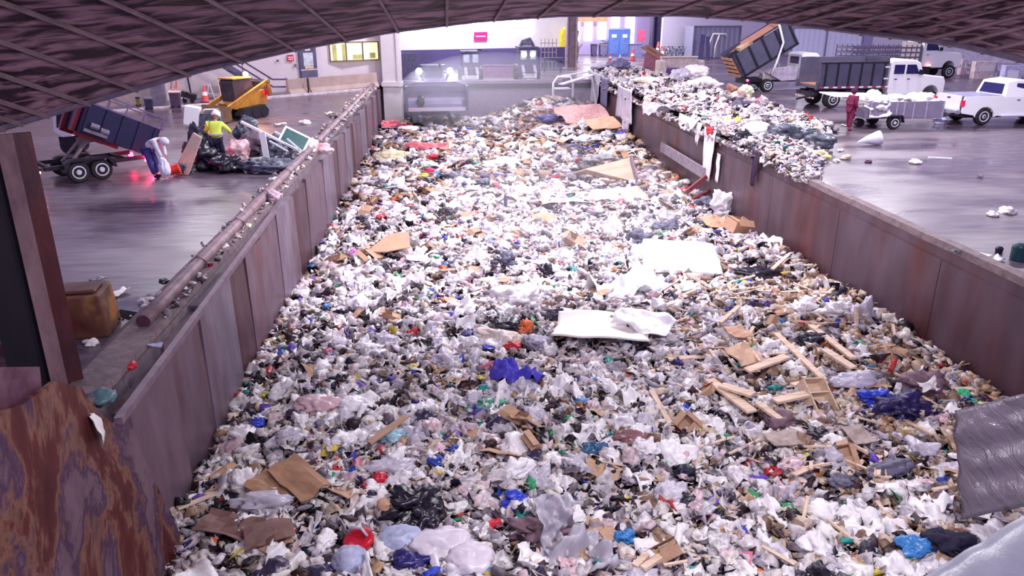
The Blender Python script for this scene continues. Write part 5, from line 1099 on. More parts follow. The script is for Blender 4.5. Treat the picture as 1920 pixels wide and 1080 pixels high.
# portable toilets
for i, (px, lab) in enumerate(((1150, 'left blue portable toilet by the back windows'), (1170, 'right blue portable toilet by the back windows'))):
    p = at(px, 104); t = empty('portable_toilet', p, R(-5), lab, 'portable toilet'); m = MB(); m.box((0, .6, 1.45), (1.28, 1.2, 2.9)); m.build('cabin', mat('toilet_blue', srgb(84, 114, 190), .45, var=.05), t)
    m = MB(); m.box((0, .6, 2.98), (1.36, 1.3, .18), taper=.85); m.build('roof', mat('toilet_roof', srgb(120, 130, 196), .45), t); m = MB(); m.box((0, -.02, 1.3), (1.0, .05, 2.3)); d_ = m.build('door', mat('toilet_door', srgb(96, 124, 196), .45), t); m = MB(); m.box((0, -.06, 2.2), (.55, .03, .35)); m.build('vent_panel', M_white, d_)
bin_(1114, 105, 11, 20, mat('bin_dgrey', srgb(86, 80, 116), .5), 'dark grey bin left of the portable toilets'); bin_(1131, 105, 14, 19, mat('bin_mgrey', srgb(118, 112, 146), .5), 'mid grey bin beside the portable toilets', over=M_concrete)
m = MB(); p = at(1192, 107); m.box((0, .5, .7), (1.4, 1, 1.4)); m.box((0, .5, 1.43), (1.5, 1.1, .08)); tag(m.build('grey_cabinet', mat('cab_grey', srgb(120, 116, 160), .5), loc=p), 'low grey cabinet right of the portable toilets', 'cabinet')
m = MB(); p = at(1131, 105)+Vector((0, .4, 1.28)); m.box((0, 0, .1), (.9, .5, .12)); m.box((.1, 0, .3), (.5, .4, .1), rot=(0, .3, 0)); m.box((-.1, 0, .45), (.6, .3, .06)); tag(m.build('stacked_scrap', M_gb, loc=p), 'grey scraps piled on the mid grey bin lid', 'scrap')
for px, py, s_, lab in ((1144, 116, 1.3, 'pale red traffic cone left on the back floor'), (1162, 117, 1.1, 'whitish traffic cone in the middle of the back floor'), (1186, 113, 1.6, 'bright red traffic cone right on the back floor')): cone(px, py, s_, M_cone if px != 1162 else M_wb, lab)
cone(1233, 108, 2.4, mat('cone_stack_orange', srgb(236, 100, 90), .5), 'big orange cone stack beside the navy column'); cone(1242, 110, 1.8, MATS['cone_stack_orange'], 'smaller orange cone stack right of the big one')
# yellow rain suit hung by the mauve column
m = MB(); p = at(1054, 118); v = crumple(v4, 91, .25, 1.1, 1)*np.array([.5, .3, 1.25]); o = bpy.data.objects.new('yellow_raincoat', np_mesh('yellow_raincoat', v, f4, mat('rain_yellow', srgb(240, 220, 60), .5, var=.05))); COL.objects.link(o); o.location = p+Vector((0, -1.0, 2.2)); tag(o, 'yellow rain suit hanging left of the mauve column', 'coat')
m = MB(); p = at(1091, 100)-Vector((0, 0, .15)); T = Matrix.Translation((0, 0, .9)); m.tube([(math.cos(a)*.6, 0, .9+math.sin(a)*.6) for a in np.linspace(0, 2*math.pi, 17)], .16, 8); tag(m.build('hose_coil', M_dark, loc=p), 'dark round hose coil on the back wall right of the mauve column', 'hose')
m = MB(); p = at(1082, 112); m.tube([(0, 0, 0), (.1, 0, 1.2), (-.1, 0, 2.2), (.05, 0, 3.0)], .12, 7); m.tube([(.1, 0, 1.1), (.5, 0, 1.6)], .07, 6); tag(m.build('leaning_tools', mat('tool_tan', srgb(140, 124, 120), .6), loc=p), 'bundle of tall handles leaning by the mauve column', 'tools')
m = MB(); p = at(1205, 106); m.box((0, 0, 0), (.9, .08, 1.3)); t = m.build('wall_sign', mat('sign_pinkred', srgb(216, 90, 130), .5), loc=p+Vector((0, 1, 2.3))); tag(t, 'pinkish red sign left of the navy column', 'sign')
wall_sign_back = MB(); wall_sign_back.box((0, 0, 0), (1.35, .08, .8))
def on_plane(px, py, a, d, off=0.1):
    a = Vector((*a, 0)); d = Vector((*d, 0)); n = Vector((d.y, -d.x, 0)).normalized(); r = ray(px, py); o = Vector((0, 0, CAM_H)); return o+r*((a+n*off-o).dot(n)/r.dot(n))
o = wall_sign_back.build('wall_sign', mat('sign_magenta', srgb(230, 50, 150), .5), loc=on_plane(901, 68, (-9.5, 73.8), (27, 8), .15), rz=math.atan2(8, 27)); tag(o, 'small magenta sign on the bright back wall', 'sign'); mm_ = MB(); mm_.box((0, -.05, 0), (1.0, .02, .1)); mm_.build('lettering', M_white, o)
# orange roller housing above the windows
o = MB(); a_ = on_plane(1076, 33, (14.6, 95.4), (12.2, 1.9), .6); b_ = on_plane(1138, 33, (14.6, 95.4), (12.2, 1.9), .6); o.bar(a_, b_, .5, .9); tag(o.build('roller_housing', mat('housing_orange', srgb(236, 178, 140), .5)), 'long orange roller housing above the back windows', 'housing')
# furniture on the bank
p = at(1222, 141); p = p-Vector((0, 0, .12)); t = empty('wooden_dresser', p, R(-35), 'reddish brown tipped wooden dresser by the orange cones', 'dresser'); m = MB(); m.box((0, .5, 1.0), (1.5, 1.0, 1.6), rot=(0, .15, 0)); m.build('carcass', mat('dresser_red', srgb(150, 90, 110), .5), t); m = MB(); m.box((-.1, .4, 1.9), (1.9, 1.3, .1), rot=(.1, .5, 0)); m.box((.2, .3, 2.0), (1.6, .3, .08), rot=(.1, .5, 0)); m.build('loose_top', M_wood, t)
p = at(1243, 146); t = empty('sofa', p, R(5), 'beige and purple sofa with low back standing on the waste bank', 'sofa')
M_sofa = mat('sofa_beige', srgb(206, 188, 186), .8); M_sofap = mat('sofa_purple', srgb(96, 62, 120), .8)
m = MB(); m.box((1.6, .5, .45), (2.8, 1.0, .5)); m.build('seat', M_sofap, t, bevel=.06); m = MB(); m.box((1.6, 1.0, .95), (3.0, .3, 1.0)); m.box((1.6, .95, 1.5), (3.1, .4, .14)); m.build('backrest', M_sofa, t, bevel=.06); m = MB(); m.box((-.05, .5, .65), (.6, 1.1, 1.3)); m.build('arm_rest', M_sofa, t, bevel=.1); m = MB(); m.box((3.2, .5, .65), (.35, 1.1, 1.3)); m.build('arm_rest', M_sofa, t, bevel=.1)
m = MB(); m.box((0, 0, 0), (1.2, .8, .35), rot=(.1, -.1, .2)); tag(m.build('cushion', M_sofa, loc=at(1262, 142)+Vector((0, -.4, .6)), bevel=.08), 'pale loose cushion lying on the sofa', 'cushion')
# bicycles heap
M_bike = mat('bike_metal', srgb(120, 124, 150), .4, .5); p0 = at(1262, 108)
for i in range(7):
    q = p0+Vector((-1.6+i*.62+rl.uniform(-.1, .1), rl.uniform(-.4, .8), 0)); t = empty('bicycle', q, rl.uniform(-.5, .5), 'grey metal bicycle in the tangled heap before the white wall', 'bicycle', 'heap of bicycles')
    t.rotation_euler = (rl.uniform(-.3, .3), 0, rl.uniform(-.6, .6)); m = MB()
    for x in (-.6, .6): m.tube([(x+.42*math.cos(a), 0, .45+.42*math.sin(a)) for a in np.linspace(0, 2*math.pi, 15)], .04, 5)
    m.build('wheel', M_bike, t); m = MB(); m.tube([(-.6, 0, .45), (-.2, 0, .95), (.4, 0, 1.0), (.6, 0, .45)], .04, 5); m.tube([(-.6, 0, .45), (0, 0, .45), (.4, 0, 1.0)], .04, 5); m.tube([(0, 0, .45), (-.25, 0, 1.15)], .04, 5); m.build('frame', M_bike, t); m = MB(); m.tube([(.42, -.3, 1.2), (.38, 0, 1.15), (.42, .3, 1.2)], .035, 5); m.build('handlebar', M_bike, t); m = MB(); m.box((-.27, 0, 1.18), (.26, .14, .06)); m.build('saddle', M_dark, t)
# low structures at the far right
m = MB(); a = on_plane(1790, 112, (40, 70), (1, -.15)); b = on_plane(2000, 160, (40, 70), (1, -.15)); 
m = MB(); A_ = atd(1770, 96, 66); B_ = atd(1990, 142, 52); m.bar(A_, B_, .4, 1.1); m.bar(A_+Vector((0, .5, -1.2)), B_+Vector((0, .5, -1.2)), .1, .25); tag(m.build('crane_beam', mat('beam_lav', srgb(150, 142, 172), .5)), 'thick grey beam running along the wall behind the stake truck', 'beam')
for i, (px, py, w_, h_, c, lab) in enumerate(((1818, 140, 1.6, 1.2, srgb(226, 196, 206), 'pale pink lit cabinet right of the stake truck'), (1847, 148, 1.9, 1.3, srgb(240, 214, 214), 'pale cream cabinet farther right of the stake truck'), (1895, 166, 1.2, 1.5, srgb(196, 190, 226), 'lavender notice cabinet at the right edge'))):
    m = MB(); m.box((0, .3, h_/2), (w_, .5, h_)); t = m.build('floor_cabinet', mat('fcab%d' % i, c, .5), loc=at(px, py)); tag(t, lab, 'cabinet'); m = MB(); m.box((0, .03, h_*.6), (w_*.6, .04, h_*.35)); m.build('front_panel', M_white, t)
m = MB(); [m.cyl((i*1.1, 0, 0), (i*1.1, 0, 1.3), .04) for i in range(8)]; [m.box((3.9, 0, z), (7.8, .04, .05)) for z in (.6, 1.25)]; tag(m.build('guard_rail', mat('rail_lav', srgb(130, 120, 176), .5), loc=at(1862, 152), rz=R(-35)), 'purple grey guard rail at the right edge behind the pickup', 'railing')
# --- loose objects on the right floor
t = empty('upturned_sack', at(1628, 272), R(-10), 'white pointed sack lying on the open right floor', 'sack'); m = MB(); m.tube([(-.42, 0, .1), (-.1, 0, .2), (.3, 0, .27), (.42, 0, .3)], .1, 12, radii=[.03, .14, .27, .28]); m.build('sack_body', mat('sack_white', (1, 1, 1)), t, True)
for (px, py, w_, m__, lab, kd) in ((1716, 306, .4, M_pap, 'white rumpled paper on the open right floor', 'lump'), (1586, 298, .38, mat('tan_block', srgb(206, 186, 170), .6), 'tan block on the floor in front of the waste bank', 'lump'), (1568, 303, .25, M_pap, 'small white cube beside the tan block', 'lump'), (1575, 283, .35, M_pap, 'white scrap left of the pointed sack', 'sheet'), (1627, 304, .25, mat('mauve_scrap', srgb(120, 80, 110), .6), 'small mauve scrap on the open right floor', 'lump'),
    (1862, 404, .3, M_pap, 'left white crumpled cup on the right floor', 'lump'), (1889, 399, .42, M_pap, 'larger white crumpled paper on the right floor', 'lump'), (1838, 332, .3, mat('mauve_scrap', (1, 1, 1)), 'thin purple scrap on the right floor', 'sheet'), (1528, 226, .3, M_bb, 'dark lump on the floor left of the person in dark red', 'lump'), (1583, 236, .3, M_pap, 'white scrap at the feet of the person in dark red', 'sheet')): litter(px, py, w_, m__, lab, kd)
m = MB(); m.box((0, 0, .03), (.75, .12, .05)); tag(m.build('wood_offcut', M_wb, loc=at(1762, 298), rz=-.35), 'pale straight board offcut on the open right floor', 'board')
m = MB(); m.lathe([(.14, 0), (.15, .02), (.15, .3), (.13, .34), (.05, .38)], 16); t = m.build('green_drum', mat('green_drum', srgb(16, 60, 70), .35), loc=at(1907, 488)); tag(t, 'dark green drum standing on the near right pit edge', 'drum')
m = MB(); m.lathe([(.07, 0), (.08, .12), (.04, .16)], 12); tag(m.build('small_can', M_dark, loc=at(1872, 475)), 'small dark can left of the green drum', 'can')
for (px, py, lab) in ((1800, 472, 'pale teal scrap on the near right pit edge'), (1838, 482, 'white foam scrap on the near right pit edge'), (1868, 490, 'greyish film scrap near the green drum')): litter(px, py, .4, M_pap if px > 1810 else mat('teal_scrap', (1, 1, 1)), lab)
# --- larger pieces on the bank and hanging over the wall
def rb(px, py, sx, sy, sz, m_, lab, seed=None, z=0.25, rot=0, cat='bag', name='rubbish_bag', amp=.35): return lump(px, py, sx, sy, sz, m_, seed or rng.randrange(100, 900), lab, cat, name, amp, z=z, rot=rot)
M_wf = film('white_film', (1, 1, 1)); M_gf = film('grey_film', (1, 1, 1)); M_cb = MATS['cardboard']
rb(1418, 256, .62, .5, .34, M_wf, 'large round white bag on the bank above the hanging cloth', z=.3, amp=.12)
rb(1392, 268, .3, .3, .3, M_bb, 'small dark bag left of the large round white bag', z=.2)
rb(1430, 232, .7, .4, .25, mat('slate_film', srgb(104, 104, 132), .3, c2=srgb(170, 170, 190), scale=5), 'slate grey plastic behind the large round white bag'); rb(1452, 230, .35, .25, .3, M_wf, 'white upright film tuft right of the large round white bag')
rb(1478, 262, .8, .55, .36, mat('black_clear_film', srgb(44, 48, 66), .2, c2=srgb(120, 124, 140), scale=4, bump=.4), 'black glossy bag in the middle of the bank end'); rb(1540, 278, .7, .4, .34, MATS['black_clear_film'], 'black net-like bag at the outer end of the bank', z=.1)
rb(1398, 218, .75, .45, .42, mat('purple_grey_bag', srgb(90, 80, 110), .5, c2=srgb(50, 40, 70), scale=3), 'purple grey bundle at the foot of the raised truck pile', z=.3); rb(1380, 196, .5, .4, .35, mat('brown_bundle', srgb(150, 110, 110), .6), 'brown bundle below the wooden pallet', z=.5)
rb(1395, 183, .5, .4, .4, mat('pale_yellow_bag', srgb(220, 220, 190), .5), 'pale yellowish bag under the raised dump box', z=.2); rb(1408, 172, .4, .4, .3, M_gb, 'grey bag touching the rear wheel of the raised truck', z=.02)
rb(1372, 175, .35, .7, .3, mat('brown_ply', (1, 1, 1)), 'brown slab lump sliding down under the pallet', z=.3)
rb(1300, 150, .9, .6, .6, M_wf, 'big white film heap left of the wooden pallet', z=.6); rb(1318, 168, 1.1, .7, .4, mat('pink_white_cloth', srgb(238, 226, 236), .6), 'pinkish white cloth heap below the big film heap', z=.5); rb(1275, 152, .7, .5, .5, M_gf, 'round pale bag right of the sofa', z=.6)
rb(1225, 162, 1.3, .6, .35, mat('cream_cloth', srgb(214, 206, 190), .7), 'cream cloth spread in front of the sofa', z=.6); rb(1150, 142, 1.6, 1.0, .6, mat('grey_cloth', srgb(176, 172, 186), .7, var=.15), 'grey cloth heap at the far end of the right pit edge', z=.3)
rb(1160, 132, .9, .5, .5, mat('curved_plastic', srgb(110, 104, 136), .4), 'dark curved plastic panel at the far end of the bank', z=.8)
for i, (px, py, sx, m_, lab) in enumerate(((1345, 218, 1.5, M_wf, 'white cloth sheet hanging in folds on the bank lip'), (1370, 205, .8, mat('wh2', srgb(230, 224, 240), .6), 'pale sheet above the hanging folds'), (1384, 228, .7, mat('yellow_cloth', srgb(230, 210, 90), .6), 'yellow cloth strip on the bank above the hanging white cloth'), (1400, 235, .5, MATS['blue_packaging'] if 'blue_packaging' in MATS else film('blue_film', (0, 0, 1)), 'blue grey scrap beside the yellow cloth strip'), (1328, 222, 1.2, mat('pink_white_cloth', (1, 1, 1)), 'pinkish cloth on the bank lip'), (1240, 200, 1.2, MATS['grey_cloth'], 'grey cloth on the bank lip farther away'), (1280, 185, 1.3, M_gf, 'pale film sheet in the middle of the bank'))):
    o = bpy.data.objects.new('cloth_sheet', sheet_mesh('cloth_sheet', 60+i, m_, sx*1.5, sx*.7, 22, .25, .012, True, 1.8, True)); COL.objects.link(o); p = at(px, py, .55); o.location = p; o.rotation_euler = (.15, -.1, rl.uniform(-.3, .3)); tag(o, lab, 'cloth')
def drape(px0, px1, pyt, pyb, m_, lab, seed, name='hanging_cloth', x=XR-.12, taper=.6, fold=.09, cat='cloth'):
    a = atx(px0, pyt, x); b = atx(px1, pyt, x); zb = atx((px0+px1)/2, pyb, x).z; n, k = 14, 16; g = []
    for j in range(k):
        f = j/(k-1)
        for i in range(n):
            u = i/(n-1)-.5; c = (a+b)/2; hw = (b-a)*(1-(1-taper)*f); z = max(a.z, b.z)*(1-f)+zb*f
            q = Vector((x, c.y+hw.y*u, z)); q.x -= abs(fold*math.sin(u*13+seed))*(0.4+f*.4)+.04*noise.noise((u*3, f*4, seed))+.02; q.z -= .15*noise.noise((u*4, seed, 2))*f; g.append(q)
    # top lies back on the floor
    m = MB(); N_ = len(g); m.add(g+[q+Vector((.015, 0, 0)) for q in g], []); 
    for j in range(k-1):
        for i in range(n-1):
            s = j*n+i; m.f += [(s, s+n, s+n+1, s+1), (s+N_, s+1+N_, s+n+1+N_, s+n+N_)]; m.mi += [0, 0]
    for i in range(n-1): m.f += [(i, i+1, i+1+N_, i+N_), (N_-n+i, 2*N_-n+i, 2*N_-n+i+1, N_-n+i+1)]; m.mi += [0, 0]
    for j in range(k-1): m.f += [(j*n, j*n+N_, (j+1)*n+N_, (j+1)*n), (j*n+n-1, (j+1)*n+n-1, (j+1)*n+n-1+N_, j*n+n-1+N_)]; m.mi += [0, 0]
    return tag(m.build(name, m_, None, True), lab, cat)
drape(1323, 1345, 246, 342, film('white_film', (1, 1, 1)), 'long white cloth hanging down the right pit wall', 2.0, x=XR-.14)
drape(1345, 1352, 290, 343, M_wb, 'narrow pale strip hanging right of the long white cloth', 5.0, fold=.01)
drape(1411, 1428, 285, 350, mat('dark_rag', srgb(54, 32, 64), .6), 'dark thin rag hanging over the right pit wall', 3.3, taper=.2)
drape(1104, 1128, 140, 196, MATS['grey_cloth'], 'grey cloth strip hanging at the far end of the right pit wall', 1.0, x=XR-.2); drape(1128, 1142, 148, 200, MATS['curved_plastic'], 'dark plastic strip beside the far grey cloth strip', 4.0, x=XR-.2, taper=.9)
drape(1160, 1186, 170, 228, film('grey_film', (1, 1, 1)), 'pale film curtain hanging on the far right pit wall', 2.5, x=XR-.22, taper=1.2); drape(1166, 1182, 225, 262, film('grey_film', (1, 1, 1)), 'lower tail of pale film below the far curtain', 6.5, x=XR-.25)
drape(1208, 1222, 185, 212, MATS['cream_cloth'], 'short cream cloth end hanging over the pit wall', 3.0); drape(1232, 1246, 195, 215, MATS['grey_cloth'], 'short grey cloth end hanging over the pit wall', 5.0)
drape(1275, 1300, 222, 243, film('white_film', (1, 1, 1)), 'white rumpled sheet edge hanging over the pit wall', 1.7, taper=.9); drape(1306, 1318, 232, 270, mat('pink_white_cloth', (1, 1, 1)), 'pale tattered strip left of the long white cloth', .6, taper=.3)
drape(1326, 1340, 240, 254, M_redl, 'pinkish red rag at the top of the long white cloth', 2.2, x=XR-.2)
# planks and boards of the bank
for i, (a, b, w_, m_, lab) in enumerate((((1054, 142), (1118, 132), .25, M_wb, 'upper white plank sticking out over the far pit end'), ((1052, 158), (1112, 140), .4, mat('pale_lav', srgb(214, 206, 226), .5), 'lower wide pale plank sticking out over the far pit end'), ((1466, 268), (1530, 292), .3, mat('plum_board', srgb(96, 60, 100), .6), 'plum coloured board slanting on the near bank end'), ((1425, 262), (1470, 285), .5, mat('mauve_board', srgb(130, 110, 130), .6), 'mauve board below the large round white bag'), ((1450, 285), (1475, 300), .5, M_cb, 'tan cardboard flap on the near bank end'), ((1486, 270), (1530, 288), .35, mat('salmon_board', srgb(216, 170, 170), .6), 'salmon pink board behind the plum board'))):
    board(at(*a, .5 if i < 2 else .35), at(*b, .6 if i < 2 else .25), w_, .06, m_, lab)
rb(1490, 292, .4, .35, .22, mat('mint_bag', srgb(190, 226, 226), .4), 'mint green crumpled bag on the near bank end', z=.1); rb(1535, 300, .4, .25, .2, mat('white_yellow_bag', srgb(240, 236, 200), .5, c2=srgb(220, 210, 100), scale=3), 'white and yellow bag at the near tip of the bank', z=.03); rb(1480, 300, .4, .3, .2, M_wf, 'white torn bag beside the mint bag', z=.03)
# ------------------------------------------------------------------ machines at the far pit end
M_mach = mat('machine_grey', srgb(92, 88, 116), .5, .1, var=.15, scale=1.5); M_machd = mat('machine_dark', srgb(78, 74, 104), .5)
M_head = mat('headlight', srgb(250, 250, 255), .3, emit=(.9, .92, 1), estr=40)
# dozer in the pit facing the camera, local -Y towards the camera
pb = at(820, 208, -1.25); p = Vector((pb.x, pb.y, hf(pb.x, pb.y)-.05)); BO = -1.25-p.z; t = empty('bulldozer', p, R(4), 'grey bulldozer with wide blade and bright headlights facing out of the far pit end', 'bulldozer')
s = (pb-Vector((0, 0, CAM_H))).dot(_fw)/F_PX; BW = 112*s; BH = 46*s
m = MB(); prof = []
for i in range(9): f = i/8; prof.append((.5*math.sin(f*math.pi)*.9, f*BH))
n = len(prof); vs = []
for x in (-BW/2, BW/2): vs += [(x, y, z) for y, z in prof]+[(x, y+.15, z) for y, z in prof]
fs = [(i, i+1, 2*n+i+1, 2*n+i) for i in range(n-1)]+[(n+i, 3*n+i, 3*n+i+1, n+i+1) for i in range(n-1)]+[(n-1, 2*n-1, 4*n-1, 3*n-1), (0, 2*n, 3*n, n)]+[(i, n+i, n+i+1, i+1) for i in range(n-1)]+[(2*n+i, 2*n+i+1, 3*n+i+1, 3*n+i) for i in range(n-1)]
m.add(vs, fs); bl = m.build('blade', mat('blade_steel', srgb(158, 152, 184), .35, .3, var=.12, scale=.8), t, loc=(0, 0, BO))
m = MB(); m.box((0, -.02, .12), (BW, .12, .24)); m.build('cutting_edge', M_chrome, bl); m = MB(); m.box((0, .05, BH*.86), (BW, .14, .3)); m.prism([(-BW/2, BH), (BW/2, BH), (BW*.3, BH+.25), (-BW*.36, BH+.25)], .1, .2); m.build('spill_guard', M_mach, bl)
m = MB(); [m.box((x, -.02, BH/2), (.14, .7, BH)) for x in (-BW/2, BW/2)]; m.build('end_plate', M_mach, bl)
v = crumple(v3, 5, .4, 1.3, 1)*np.array([.25, .1, .4]); o = bpy.data.objects.new('dark_rag', np_mesh('dark_rag', v, f3, M_bb)); COL.objects.link(o); o.location = pb+Vector((-1.05, -.12, .6)); tag(o, 'dark rag stuck on the bulldozer blade', 'rag')
m = MB()
for x in (-1.3, 1.3): m.prism([(1.2, .5), (1.5, .05), (4.2, 0), (4.7, .5), (4.3, 1.05), (1.6, 1.0)], -.3, .3, Matrix.Translation((x, 0, 0))@Matrix.Rotation(R(90), 4, 'Z')@Matrix.Translation((0, 0, 0)))
m.build('crawler_track', M_black, t)
m = MB(); m.box((0, 2.5, 2.2), (1.5, 2.2, 2.2)); m.box((0, 3.8, 1.4), (2.0, 1.6, 1.2)); m.build('engine_hood', M_machd, t, bevel=.05)
m = MB(); m.box((0, 3.8, 3.0), (1.5, 1.2, 2.0)); c = m.build('cab', M_mach, t, bevel=.06); m = MB(); m.box((0, 3.18, 3.3), (1.2, .04, 1.0)); m.build('cab_window', M_glass, c); m = MB(); m.box((0, 3.8, 4.05), (1.7, 1.4, .12)); m.build('cab_roof', M_machd, c)
m = MB(); m.cyl((.4, 2.4, 3.2), (.4, 2.4, 4.3), .09); m.build('exhaust', M_dark, t)
m = MB(); m.bar((-1.1, .3, .8), (-1.1, 2.6, .9), .25); m.bar((1.1, .3, .8), (1.1, 2.6, .9), .25); m.build('push_arm', M_machd, t)
for x, z in ((-1.05, 3.15), (1.0, 3.15)):
    m = MB(); z = 3.85; m.cyl((x, 1.25, z), (x, 1.35, z), .2, 16); h = m.build('headlight', M_head, t); m = MB(); m.cyl((x, 1.35, z), (x, 1.6, z), .25, 16, .12); m.bar((x, 1.6, z), (x*.7, 2.4, 3.0), .1); m.build('lamp_housing', M_dark, h)
    l = bpy.data.lights.new('headlight_beam', 'SPOT'); l.energy = 500; l.color = (.85, .85, 1); l.spot_size = R(110); l.spot_blend = .7; l.shadow_soft_size = .2; lo = bpy.data.objects.new('headlight_beam', l); COL.objects.link(lo); lo.parent = t; lo.location = (x, 1.1, 3.85); lo.rotation_euler = (R(62), 0, R(180))
# loader with raised cab behind the pit end, left one
def machine(px, py, wpx, hpx, label, arms, kind):
    p = at(px, py); s = (p-Vector((0, 0, CAM_H))).dot(_fw)/F_PX; W_, H_ = wpx*s, hpx*s; t = empty('wheel_loader', p, R(2), label, 'loader')
    m = MB(); m.box((0, 1.0, H_*.62), (W_*.8, 1.6, H_*.58)); c = m.build('cab', M_mach, t, bevel=.06); m = MB(); m.box((0, 1.0, H_*.93), (W_*.88, 1.8, H_*.05)); m.build('cab_roof', M_machd, c)
    m = MB(); [m.box((x*W_*.2, .18, H_*.72), (W_*.26, .04, H_*.26)) for x in (-1, 1)]; m.build('cab_window', mat('window_pale', srgb(170, 176, 200), .2), c)
    m = MB(); m.box((0, 1.2, H_*.3), (W_*.95, 2.2, H_*.25)); m.build('body', M_machd, t, bevel=.05)
    for x in (-1, 1):
        m = MB(); m.cyl((x*W_*.4, 1.0, H_*.18), (x*W_*.56, 1.0, H_*.18), H_*.18, 18); m.build('tyre', M_black, t)
        m = MB(); m.bar((x*W_*.25, .6, H_*.45), (x*W_*.25, -.7, H_*.2), .2, .3); m.bar((x*W_*.25, -.7, H_*.2), (x*W_*.22, -1.0, .15), .18, .2); m.build('lift_arm', mat('arm_pale', srgb(168, 166, 188), .5), t)
    if kind == 'lamp':
        for x in (-.18, .18): m = MB(); m.cyl((x*W_, .1, H_*.74), (x*W_, .16, H_*.74), .2, 14); m.build('work_lamp', mat('work_lamp', srgb(245, 245, 255), .3, emit=(.9, .95, 1), estr=3), t)
        m = MB(); m.tube([(-W_*.3, .8, H_*.96), (-W_*.2, .8, H_*1.12), (W_*.1, .8, H_*1.18), (W_*.28, .8, H_*.96)], .12, 8); [m.box((x*W_, .8, H_*1.06), (.3, .4, H_*.16)) for x in (-.12, .08)]; m.build('roof_rack', M_mach, t)
    else:
        m = MB(); m.box((W_*.4, .6, H_*.98), (.3, .3, .16)); m.build('roof_beacon', M_dark, t)
    return t
m1 = machine(884, 152, 42, 56, 'grey wheel loader left of centre beyond the far pit wall', 0, 'plain'); m2 = machine(991, 150, 44, 62, 'grey wheel loader with round work lamps beyond the far pit wall', 0, 'lamp')
m = MB(); m.box((0, 0, 1.1), (1.7, .8, .25)); m.cyl((-.7, 0, 0), (-.7, 0, 1.0), .08); m.cyl((.7, 0, 0), (.7, 0, 1.0), .08); tag(m.build('grey_stand', M_mach, loc=at(1036, 136)), 'grey frame stand right of the loader with work lamps', 'stand')
m = MB(); [m.box((i*.35, 0, 1.3), (.06, .06, 2.6)) for i in range(5)]; [m.box((.7, 0, z), (1.5, .06, .06)) for z in (.6, 1.4, 2.2)]; tag(m.build('cage_frame', M_concrete, loc=at(1014, 128)), 'pale cage frame behind the loader with work lamps', 'cage')
m = MB(); m.box((0, 0, .35), (3.6, .1, .7)); m.tube([(-1.8, -.1, .75), (-1.2, -.1, .9), (1.6, -.1, .85)], .07, 6); tag(m.build('pink_panel', mat('pink_panel', srgb(150, 112, 150), .6), loc=at(938, 144)), 'pinkish panel between the two grey wheel loaders', 'panel')
m = MB(); m.box((0, .3, 1.0), (2.2, .3, 2.0)); tag(m.build('dark_slab', M_machd, loc=at(756, 152)), 'dark panel behind the pale concrete pier', 'panel')
# ------------------------------------------------------------------ large pieces in the pit
def hl(px, py, sx, sy, sz, m_, lab, seed=1, rot=0, tilt=(0, 0), amp=.35, cat='bag', name='rubbish_bag', dz=0):
    p = atp(px, py, sz*.2+dz); v = crumple(v4, seed, amp*1.2, 1.4, 1.0); v[:, 2] = np.maximum(v[:, 2], -.6); v = v*np.array([sx, sy, sz])
    o = bpy.data.objects.new(name, np_mesh(name, v, f4, m_)); COL.objects.link(o); p.z += .1; o.location = p; o.rotation_euler = (tilt[0], tilt[1], rot); return tag(o, lab, cat)
def hs(px, py, w_, h_, m_, lab, seed=1, rot=0, tilt=(0, 0), fold=.1, freq=1.0, cat='sheet', name='sheet', dz=.22, th=.012, ridged=True, n=26, smooth=True):
    p = atp(px, py, dz); o = bpy.data.objects.new(name, sheet_mesh(name, seed, m_, w_, h_, n, fold, th, smooth, freq, ridged)); COL.objects.link(o); o.location = p; o.rotation_euler = (tilt[0], tilt[1], rot); return tag(o, lab, cat)
# mattress
p = atp(1275, 486, .35); m = MB(); m.box((0, 0, 0), (2.3, 2.1, .36)); o = m.build('mattress', mat('mattress_white', srgb(250, 246, 248), .7, var=.03), loc=p); o.rotation_euler = (R(9), R(3), R(-10))
b = o.modifiers.new('b', 'BEVEL'); b.width = .08; b.segments = 3; s_ = o.modifiers.new('s', 'SUBSURF'); s_.subdivision_type = 'SIMPLE'; s_.levels = s_.render_levels = 4
tx = bpy.data.textures.new('dent', 'CLOUDS'); tx.noise_scale = .7; d_ = o.modifiers.new('d', 'DISPLACE'); d_.texture = tx; d_.strength = .16; d_.texture_coords = 'LOCAL'; tag(o, 'big white mattress lying tilted near the right side of the pit', 'mattress')
hs(1335, 470, 1.4, 1.2, film('clear_film_grey', srgb(206, 200, 214), .25, .75), 'translucent film trailing off the right side of the mattress', 3, -.4, (.1, .25), .3, 1.6, 'plastic film', 'plastic_film', .1)
hs(1212, 470, 1.2, 1.0, M_wf, 'white film gathered at the left corner of the mattress', 4, .5, (0, -.2), .25, 1.8, 'plastic film', 'plastic_film', .2)
hs(1128, 612, 2.2, 1.4, mat('cream_sheet', srgb(250, 242, 238), .6, var=.03), 'large flat cream foam sheet in the middle of the pit', 6, -.25, (.05, .0), .12, .7, 'foam sheet', 'foam_sheet', .3, .05, False)
hs(1210, 600, 1.3, 1.0, M_wf, 'white plastic panel overlapping the right of the cream foam sheet', 8, -.7, (.1, .1), .15, .9, 'plastic film', 'plastic_film', .38)
hs(1175, 530, 2.0, 1.5, film('mist_film', srgb(236, 240, 246), .25), 'pale bluish film heap between the mattress and the cream sheet', 12, .4, (0, 0), .4, 1.6, 'plastic film', 'plastic_film', .3)
hl(975, 565, .75, .55, .35, M_wf, 'large white translucent bag left of the cream foam sheet', 15); hl(935, 640, .6, .28, .2, mat('tan_white_bag', srgb(224, 206, 196), .5), 'tan and white elongated bag beside the black bag with red', 16, -.5)
